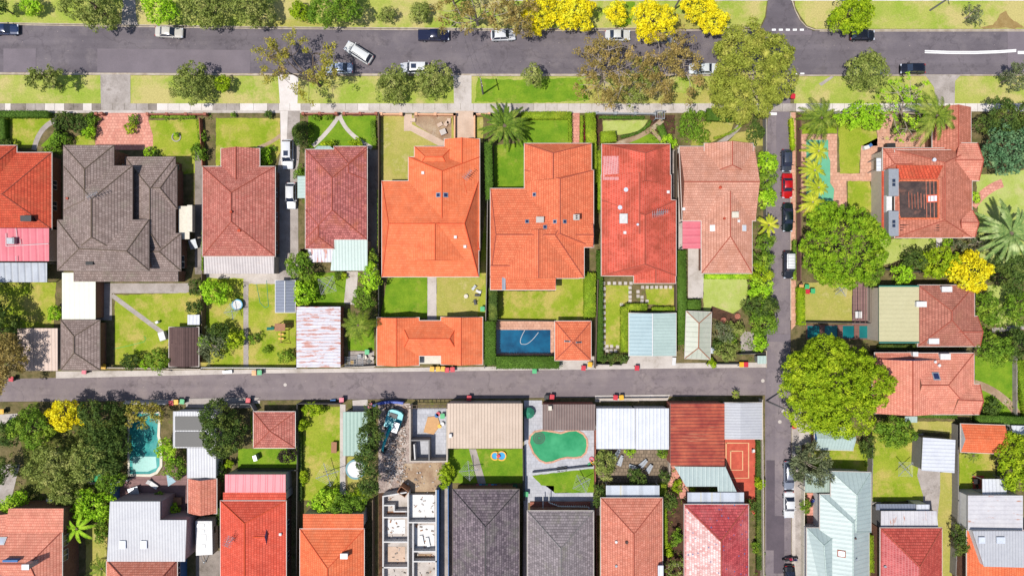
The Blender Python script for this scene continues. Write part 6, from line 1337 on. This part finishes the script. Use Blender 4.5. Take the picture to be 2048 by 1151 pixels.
t = thing('roofless_outbuilding', 'roofless concrete outbuilding at the lane with broken inner walls', 'house', W(857,868))
m = MB(); m.prism([W(x,y,0)[:2] for x,y in ((822,818),(892,818),(892,920),(822,920))], .0, .12); m.build('floor', M['greypave'], t)
wl(t, [(820,812),(820,922)], 2.4, mat='render'); wl(t, [(820,922),(894,922)], 2.4, mat='render'); wl(t, [(894,922),(894,810)], 2.4, mat='render'); wl(t, [(820,880),(858,880),(858,920)], 2.3, mat='greywall'); wl(t, [(828,889),(830,920)], 2.0)
m = MB()
for i in range(10): p = W(816+8.6*i,813,2.5); m.obox(p[0],p[1],2.5,.1,.6,.08)
for y in (810,816): a, b = W(812,y,2.5), W(896,y,2.5); m.tube(a, b, .05, .05, 4)
m.build('steel_frame', M['bark'], t)
m = MB(); p = W(863,846); m.prism([(p[0]+x,p[1]+y) for x,y in ((-1.3,-1.4),(.4,-1.8),(1.5,-.2),(1.0,1.3),(-.6,1.1))], .13, .3); tag(m.build('sand_heap', plain('orange_sand', c(226,176,124), .95)), 'low heap of orange sand on the concrete slab', 'sand heap')
for i, (x, y, cl) in enumerate(((877,826,'red'),(880,850,'yellow'),(885,846,'white'),(874,829,'bluewall'))): m = MB(); p = W(x,y); m.tube((p[0],p[1],.13),(p[0],p[1],.55),.28,.33,10); m.tube((p[0],p[1],.55),(p[0],p[1],.6),.36,.36,10); tag(m.build('bucket', LID[cl] if cl in LID else M[cl]), {'red':'red','yellow':'yellow','white':'white','bluewall':'blue'}[cl]+' builders bucket on the demolition slab', 'bucket')
TEAL = plain('aqua_machine_paint', c(30,190,200), .35)
t = thing('excavator', 'aqua blue excavator with its arm reaching over the rubble', 'excavator', W(788,842)); a0 = math.radians(-108); cx, cy, _ = W(787,842,1.2); R2 = Matrix.Rotation(a0, 3, 'Z'); F_ = lambda x, y, z: Vector((cx, cy, 0))+R2 @ Vector((x, y, z))
for sg in (-1,1):
    m = MB(); vs = []; 
    for yy in (sg*.95-.25, sg*.95+.25): vs += [F_(x,yy,z) for x,z in ((-1.5,.1),(1.5,.1),(1.75,.4),(1.5,.75),(-1.5,.75),(-1.75,.4))]
    m.add(vs, [(5,4,3,2,1,0),(6,7,8,9,10,11)]+[(i,(i+1)%6,6+(i+1)%6,6+i) for i in range(6)]); m.build('track', M['black'], t)
m = MB(); pts = [(-1.9,-.8),(-1.6,-1.25),(-.6,-1.35),(1.1,-1.25),(1.2,1.25),(-.6,1.35),(-1.6,1.25),(-1.9,.8),(-2.0,0)]; m.prism([F_(x,y,0).to_tuple()[:2] for x,y in pts], .85, 1.75); bd = m.build('upper_body', TEAL, t)
m = MB(); m.prism([F_(x,y,0).to_tuple()[:2] for x,y in ((-1.4,-.9),(-.7,-.9),(-.7,.4),(-1.4,.4))], 1.76, 1.95); m.build('engine_cover', M['dark'], bd)
m = MB(); m.prism([F_(x,y,0).to_tuple()[:2] for x,y in ((-.3,.35),(1.25,.35),(1.25,1.2),(-.3,1.2))], 1.76, 2.75); cb = m.build('cab', M['glass'], t); m = MB(); m.prism([F_(x,y,0).to_tuple()[:2] for x,y in ((-.35,.3),(1.3,.3),(1.3,1.25),(-.35,1.25))], 2.76, 2.86); m.build('cab_roof', M['steel'], cb)
m = MB(); A, B, D = F_(.7,-.15,1.5), F_(3.0,-.15,3.2), F_(4.6,-.15,2.6); m.tube(A,B,.28,.24,4); m.tube(B,D,.24,.18,4); m.build('boom', TEAL, t); m = MB(); E = F_(5.3,-.15,.9); m.tube(D,E,.18,.12,4); m.build('stick', TEAL, t)
m = MB(); m.obox(E.x,E.y,.55,.7,.8,.6,a0,0,.4); m.build('bucket', M['dark'], t); m = MB(); m.tube(F_(.9,-.5,1.8),F_(2.6,-.45,2.9),.07,.07,6); m.build('hydraulic_ram', M['steel'], t)
rr = random.Random(3); m = MB()
for i in range(700):
    x, y = (rr.uniform(770,812), rr.uniform(812,965)) if i < 640 else (rr.uniform(770,880), rr.uniform(925,985))
    if 778 < x < 802 and 826 < y < 870: continue
    p = W(x,y); s_ = rr.uniform(.10,.34); m.obox(p[0],p[1],.05+s_*.3,s_,s_*rr.uniform(.4,1),s_*.5,rr.uniform(0,3),rr.choice((0,0,1,2)),rr.uniform(-.4,.4))
tag(m.build('rubble', [M['conc'],M['redbrick'],M['dkconc']], uv=False), 'broken brick and concrete rubble strewn around the excavator', 'rubble', kind='stuff')
t = thing('rusty_skip', 'small rusty open crate tilted against the broken wall', 'crate', W(806,982)); m = MB(); p = W(806,982,2.2); q = .9
for sx, sy, lx, ly in ((0,.55,1.5,.08),(0,-.55,1.5,.08),(.75,0,.08,1.18),(-.75,0,.08,1.18)): v = Matrix.Rotation(-.6,3,'Z') @ Vector((sx,sy,0)); m.obox(p[0]+v.x,p[1]+v.y,1.2,lx,ly,2.4,-.6)
m.obox(p[0],p[1],.6,1.5,1.1,.1,-.6); m.build('crate', M['timber'], t)
m = MB(); pts = bez((744,812),(770,800),(806,806),6); q = [W(x,y,1.4) for x,y in pts]
for a, b in zip(q, q[1:]): a, b = Vector(a), Vector(b); d = b-a; cc = (a+b)/2; m.obox(cc.x,cc.y,.7,d.length+.02,.35,1.4,math.atan2(d.y,d.x))
tag(m.build('tarpaulin_fence', plain('blue_tarpaulin', c(30,80,190), .5)), 'blue tarpaulin hung on the demolition site fence', 'tarpaulin')
for x, y in ((844,1070),(856,1074)): m = MB(); p = W(x,y+8,1.0); m.obox(p[0],p[1],1.12,.5,1.5,.3,.2); tag(m.build('ladder_stack', M['steel']), 'stack of %s props lying on the open floor' % ('grey' if x < 850 else 'shorter'), 'building props')
# ================================================================ GARDEN THINGS
def clothesline(x, y, r, label, arms=4, a0=.4):
    p = W(x,y,1.8); t = thing('rotary_clothesline', label, 'clothesline', (p[0],p[1],0)); m = MB(); m.tube((p[0],p[1],0),(p[0],p[1],2.0),.04,.04,6); m.build('pole', M['steel'], t); R = r/S; E = []
    for i in range(arms): a = a0+6.283*i/arms; e = Vector((p[0]+R*math.cos(a),p[1]+R*math.sin(a),2.0)); E.append(e); m = MB(); m.tube((p[0],p[1],1.9),e,.065,.05,4); m.build('arm', M['steel'], t)
    m = MB(); c0 = Vector((p[0],p[1],1.95))
    for f in (.4,.6,.8,.98):
        for i in range(arms): m.tube(c0.lerp(E[i],f), c0.lerp(E[(i+1)%arms],f), .012, .012, 3)
    m.build('line', M['white'], t)
clothesline(655,948,24,'large rotary clothesline on the long lawn',4,.3); clothesline(938,940,20,'rotary clothesline on the small lawn by the paddling pool',4,.1); clothesline(1163,966,20,'rotary clothesline on the wedge lawn',4,.5); clothesline(1810,937,20,'rotary clothesline on the square garage lawn',4,.75); clothesline(464,622,16,'rotary clothesline near the blue trampoline',4,.2); clothesline(655,570,22,'rotary clothesline over the shaded lawn',4,1.0); clothesline(1682,580,15,'rotary clothesline on the square dry lawn',4,.6)
def tramp(x, y, r, label, mat, rim):
    p = W(x,y,.8); t = thing('trampoline', label, 'trampoline', (p[0],p[1],0)); R = r/S; m = MB(); m.ring(p[0],p[1],.72,.82,R*.82,R,28); m.build('rim', rim, t); m = MB(); m.disc(p[0],p[1],.79,R*.83,28); m.build('mat', M[mat], t)
    for i in range(6): a = i*1.047; m = MB(); m.tube((p[0]+R*.95*math.cos(a),p[1]+R*.95*math.sin(a),0),(p[0]+R*.95*math.cos(a),p[1]+R*.95*math.sin(a),.75),.04,.04,5); m.build('leg', M['steel'], t)
tramp(711,938,20,'big trampoline with grey rim beside the conifers','white',plain('trampoline_rim',c(110,160,170),.6)); tramp(474,609,11,'small round blue paddling pool near the narrow path','white',plain('blue_rim',c(80,180,220),.5))
t = thing('paddling_pool', 'inflatable blue and yellow paddling pool on the lawn', 'paddling pool', W(998,911)); m = MB()
for x, r in ((990,9),(1003,10)): p = W(x,911,.3); m.ring(p[0],p[1],.05,.35,r/S-.2,r/S,20); 
m.build('rim', LID['yellow'], t)
for x, r in ((990,8),(1003,9)): m = MB(); p = W(x,911,.3); m.disc(p[0],p[1],.24+x*.00001,r/S-.05,20); m.build('water', M['w_kids'], t, uv=False)
m = MB(); p = W(997,911,.4); m.obox(p[0],p[1],.4,.5,.5,.4,.4); m.build('toy', LID['red'], t)
t = thing('playset', 'timber play tower with slide ladder and swings', 'playset', W(560,655))
m = MB(); p = W(560,654,2.2); m.obox(p[0],p[1],2.2,1.7,1.2,.12); tw = m.build('tower_roof', M['timber'], t)
for sx in (-.75,.75):
    for sy in (-.5,.5): m = MB(); m.obox(p[0]+sx,p[1]+sy,1.08,.12,.12,2.15); m.build('post', M['timber'], t)
m = MB(); a = W(545,657,1.2); d = W(536,657,.3); m.obox((a[0]+d[0])/2,a[1],.7,1.2,.5,.06,0,0,.7); m.build('slide', plain('teal_plastic',c(70,160,140),.4), t)
m = MB(); a = W(567,651,1.3)
for i in range(4): m.obox(a[0]+.3*i+.1,a[1],1.2-.25*i,.06,.6,.06)
for s_ in (-.3,.3): m.tube((a[0],a[1]+s_,1.3),(a[0]+1.2,a[1]+s_,0),.04,.04,4)
m.build('ladder', M['timber'], t); m = MB(); a, b = W(562,660,2.0), W(562,684,2.0); m.tube(a,b,.06,.06,5); m.tube(b,(b[0]-1,b[1]-.3,0),.05,.05,4); m.tube(b,(b[0]+1,b[1]-.3,0),.05,.05,4); m.build('swing_frame', M['timber'], t)
for y in (668,677): m = MB(); a = W(562,y,.6); m.obox(a[0],a[1],.6,.9,.3,.06); m.tube((a[0]-.4,a[1],.6),(a[0],a[1],2.0),.015,.015,3); m.tube((a[0]+.4,a[1],.6),(a[0],a[1],2.0),.015,.015,3); m.build('swing', LID['yellow'], t)
def bench(x, y, label, ang=0, mat='timber', L=1.5, d=.9):
    p = W(x,y,.7); t = thing('garden_table', label, 'table', (p[0],p[1],0)); m = MB(); m.obox(p[0],p[1],.72,L,d,.06,ang); m.build('top', M[mat], t)
    for sx in (-1,1):
        for sy in (-1,1): v = Matrix.Rotation(ang,3,'Z') @ Vector((sx*L*.42,sy*d*.4,0)); m = MB(); m.obox(p[0]+v.x,p[1]+v.y,.35,.07,.07,.7); m.build('leg', M[mat], t)
def chair(x, y, label, mat='white', ang=0, group=None):
    p = W(x,y,.5); t = thing('garden_chair', label, 'chair', (p[0],p[1],0), group); R = Matrix.Rotation(ang,3,'Z'); c0 = Vector((p[0],p[1],0)); m = MB(); m.obox(p[0],p[1],.44,.5,.5,.05,ang); m.build('seat', M[mat], t)
    v = c0+R @ Vector((-.25,0,0)); m = MB(); m.obox(v.x,v.y,.7,.06,.5,.5,ang); m.build('backrest', M[mat], t)
    for sx in (-1,1):
        for sy in (-1,1): v = c0+R @ Vector((sx*.2,sy*.2,0)); m = MB(); m.obox(v.x,v.y,.21,.04,.04,.42); m.build('leg', M[mat], t)
bench(668,894,'brown timber picnic bench on the long lawn',1.55,'timber',1.8,.9); bench(267,982,'pale folding table on the timber deck',.3,'steel',1.7,1.3); bench(100,1003,'round white garden table in the wild garden',0,'white',1.2,1.1); bench(1717,629,'square white table on the mauve deck',0,'white',1.1,1.1); bench(354,1001,'small timber table in the courtyard',0,'timber',1.5,1.2)
chair(93,1004,'white garden chair on one side of the round white table','white'); chair(108,1004,'white garden chair on the far side of the round white table','white',3.1)
m = MB(); p = W(305,968,.4); m.obox(p[0],p[1],.4,1.9,.7,.1,-.6); m.obox(p[0]-.6,p[1]+.45,.6,.5,.7,.1,-.6,0,.5); m.obox(p[0],p[1],.18,1.5,.5,.3,-.6); tag(m.build('sun_lounger', M['white']), 'white sun lounger on the deck below the turquoise pool', 'lounger')
chair(1117,938,'first dark chair by the pool fence','dark',1.6); chair(1124,937,'middle dark chair by the pool fence','dark',1.6); chair(1131,936,'last dark chair by the pool fence','dark',1.6)
chair(1507,901,'white chair at the edge of the red court','white'); bench(1953,962,'dark table on the small red patio',0,'dark',1.0,.8); chair(1955,972,'dark chair on the small red patio','dark')
m = MB(); q = [W(332,942,2.4),W(352,962,2.2),W(336,972,1.9)]; m.face([Vector(p) for p in q][::-1]); m.face([Vector(p)-Vector((0,0,.02)) for p in q]); tag(m.build('shade_sail', plain('blue_sail_cloth', c(170,200,210), .7)), 'pale blue triangular shade sail beside the pool deck', 'shade sail')
for i, (x, y) in enumerate(((818,241),(872,250),(885,248),(890,243))):
    m = MB(); p = W(x+8,y); m.obox(p[0],p[1],.2,.9,.6,.35,i*.5); tag(m.build('paver_stack', M['pink_conc']), ('small stack of loose pavers beside the white path','low stack of pavers in the dirt front yard','stack of pavers leaning by the peach wall','crooked top stack of pavers near the wide drive')[i], 'paver stack')
t = thing('pallet', 'timber pallet of dark stone in the dirt front yard', 'pallet', W(886,264)); m = MB(); p = W(886,264,.5); m.obox(p[0],p[1],.08,1.2,1.0,.14,.4); m.build('pallet_base', M['timber'], t); m = MB(); m.obox(p[0],p[1],.4,1.0,.9,.5,.4); m.build('stone_block', M['conc'], t)
m = MB(); p = W(1043,825,1.2); p = W(1058,826,1.3); m.tube((p[0],p[1],0),(p[0],p[1],.9),.6,.95,10); m.tube((p[0],p[1],.9),(p[0],p[1],1.6),.95,.15,10); tag(m.build('covered_spa', plain('green_canvas_cover', c(60,150,120), .7)), 'green canvas covered round barbecue beside the bean shaped pool', 'covered barbecue')
for i, (x, y, k_) in enumerate(((1183,918,'pink'),(1186,925,'yellow'),(1180,930,'green'))): m = MB(); p = W(x,y,.3); m.ring(p[0],p[1],.05,.3,.18,.42,16); tag(m.build('pool_float', LID[k_]), k_+' inflatable pool ring by the brick wall', 'pool float')
for i in range(14): m = MB(); p = W(955+6*(i%7),970+8*(i//7)); m.obox(p[0],p[1],.06,.45,.5,.05); tag(m.build('play_mat_tile', (LID['pink'],LID['green'],M['bluewall'],M['w_kids'])[(i*3)%4]), ('pink','green','blue','aqua')[(i*3)%4]+' foam play mat squares in the shade above the charcoal roof', 'play mat','foam play mat squares')
for i, (x, y, a) in enumerate(((1232,908,.9),(1240,920,1.1),(1286,925,.7),(1298,935,.9),(1265,932,-.3))): m = MB(); p = W(x,y,.5); m.obox(p[0],p[1],.35,2.0-.2*i,.45,.25,a); m.obox(p[0]+.2,p[1]-.2,.6,1.5,.3,.15,a+.2); tag(m.build('scrap_metal', M['steel']), ('long bent pale panel heaped','folded pale panel lying','blue silver panel leaning','last silver panel lying','flat silver panel fallen')[i]+' on the tan paved yard', 'scrap metal')
for i, (x, y) in enumerate(((955,590),(948,575),(950,604),(957,583))): m = MB(); p = W(x,y,.3); m.obox(p[0],p[1],.25,.9,.4,.4,i*.9); m.tube((p[0]-.5,p[1],.3),(p[0]+.5,p[1]+.2,.6),.04,.04,4); tag(m.build('junk_pile', (M['dark'],M['steel'],M['purple'] if 'purple' in M else M['dark'],M['white'])[i]), ('dark bicycle frame heap','silver bent scrap heap','dull wheel heap','white tub heap')[i]+' by the grey fence of the dry lawn', 'junk')
m = MB(); p = W(932,592,.3); m.tube((p[0],p[1],.02),(p[0],p[1],.4),.4,.35,12); tag(m.build('planter_tub', M['off']), 'pale round tub on the dry back lawn', 'tub')
m = MB(); pts = bez((228,697),(262,690),(288,683),6)+[(292,676),(288,672)]; m.path([Vector(W(x,y,.06)) for x,y in pts], .04, 4); tag(m.build('garden_hose', plain('green_hose', c(120,220,120), .5), uv=False), 'thin green hose lying on the yellowed lawn', 'hose')
m = MB(); m.path([Vector(W(x,y,.06)) for x,y in [(513,568),(520,605),(530,615),(537,612),(533,560)]], .04, 4); tag(m.build('garden_hose', plain('teal_hose', c(110,190,150), .5), uv=False), 'looped teal hose on the lawn beside the slate blue shed', 'hose')
m = MB(); p = W(323,672,1.2); m.tube((p[0]-.9,p[1],0),(p[0]-.4,p[1]+.3,1.2),.03,.03,4); m.obox(p[0],p[1],.7,1.0,1.4,.9,.3); tag(m.build('laundry_rack', M['white']), 'white laundry rack beside the brown gable shed', 'laundry rack')
m = MB(); p = W(314,644,.6); m.obox(p[0],p[1],.4,.5,.4,.7,.5); m.tube((p[0]-1.6,p[1]-.1,.1),(p[0],p[1],.6),.03,.03,4); tag(m.build('garden_chair_folded', M['white']), 'small white folded chair beside the diagonal path', 'chair')
m = MB(); p = W(1532,905); p = W(509,916,1.4); m.obox(p[0],p[1],.7,.6,.9,1.2,.3); tag(m.build('laundry_airer', M['steel']), 'pale folding airer on the lawn below the pyramid garage', 'airer')
m = MB(); p = W(666,800,.3); m.obox(p[0],p[1],.25,.9,.3,.3,.1); tag(m.build('toy_boat', M['bluewall']), 'blue plastic box at the top of the long lawn', 'box')
m = MB(); p = W(455,743,.4); m.obox(p[0],p[1],.3,1.5,.5,.4,.08); m.obox(p[0]-.3,p[1],.5,.8,.4,.1,.08); tag(m.build('dumped_mattress', M['dome']), 'pale green white bundle dumped by the white lane wall', 'bundle')
m = MB(); p = W(1348,722,.3); m.obox(p[0],p[1],.2,1.3,.6,.3,1.5); tag(m.build('boat_hull', M['white']), 'small white upturned dinghy beside the weathered garage', 'dinghy')
m = MB(); p = W(1423,700,1.0); m.tube((p[0],p[1],0),(p[0],p[1],1.4),.5,.5,14); m.tube((p[0],p[1],1.4),(p[0],p[1],1.55),.5,.2,14); tag(m.build('water_tank', M['w_jade'] if 0 else M['dome']), 'pale blue water tank beside the weathered garage', 'water tank')
m = MB(); p = W(1366,676,1.0); m.obox(p[0],p[1],.6,.35,2.3,1.1,.02); tag(m.build('firewood_rack', M['timber']), 'orange timber rack against the weathered garage', 'rack')
for x, y, lb in ((1447,640,'round rusty pot in the corner garden bed'),(1475,632,'round rusty bowl beside the corner lawn')): m = MB(); p = W(x,y,.4); m.tube((p[0],p[1],0),(p[0],p[1],.45),.4,.5,14); m.disc(p[0],p[1],.46,.42,14); tag(m.build('garden_pot', M['redbrick']), lb, 'pot')
m = MB(); p = W(352,274,.2); m.ring(p[0],p[1],.02,.16,.62,.78,20); tag(m.build('bed_edging', M['grey']), 'round stone edging of the little lawn bed', 'edging')
m = MB(); p = W(1735,294,.9); m.obox(p[0],p[1],.4,.9,.6,.7,.3); tag(m.build('outdoor_sofa', M['white']), 'white patio seat on the pink paving', 'seat'); m = MB(); p = W(1742,290,.9); m.obox(p[0],p[1],.45,.5,.5,.8,.6); tag(m.build('patio_cooler', M['bluewall']), 'bright blue cooler box on the pink paving', 'cooler')
t = thing('yard_gate', 'galvanised gate frames stored in the fenced lane corner', 'gate', W(695,722)); m = MB()
for i in range(7): a, b = W(690,714+3*i,1.0), W(726,711+3*i,1.0); m.tube(a,b,.04,.04,4)
for x in (690,708,726): a, b = W(x,712,1.0), W(x,733,1.0); m.tube(a,b,.04,.04,4)
m.build('frame', M['steel'], t)
for i, (x, y, mt) in enumerate(((719,712,'white'),(730,714,'off'),(738,722,'dark'),(744,716,'render'),(705,724,'yellowish'))): m = MB(); p = W(x,y,.4); m.obox(p[0],p[1],.3,.6,.6,.5,i*.4); tag(m.build('stored_box', LID['yellow'] if mt == 'yellowish' else M[mt]), ('white','cream','dark','stone coloured','yellow')[i]+' box stored in the fenced lane corner', 'box')
for i, x in enumerate((1710,1720,1731,1742,1752)): m = MB(); a, b = W(x,576,2.3), W(x,646,2.3); m.tube(a,b,.06,.06,4); tag(m.build('pergola_beam', M['bark']), ('first','second','third','fourth','fifth')[i]+' dark pergola beam counting from the square lawn', 'beam')
t = thing('deck_railing', 'white picket stair railing behind the mid grey roof', 'railing', W(1140,1010)); m = MB(); q = [Vector(W(x,y,1.3)) for x,y in ((1098,988),(1098,1004),(1118,1012),(1178,1013),(1178,1020))]; m.path(q,.07,4)
for i in range(18): a = Vector(W(1101+4.3*i,1007+min(6,i*1.2),1.3)); m.tube(a,a-Vector((0,0,.9)),.05,.05,4)
m.build('rail', M['white'], t); m = MB(); q = [Vector(W(x,y,1.3)) for x,y in ((1086,990),(1086,1018))]; m.path(q,.08,4); m.build('rail', M['white'], t)
m = MB(); a, b = W(1060,1002), W(1180,1020); m.box(a[0],b[1],0,b[0],a[1],.35); tag(m.build('back_step', M['redbrick']), 'sunken brick terrace behind the mid grey roof', 'terrace')
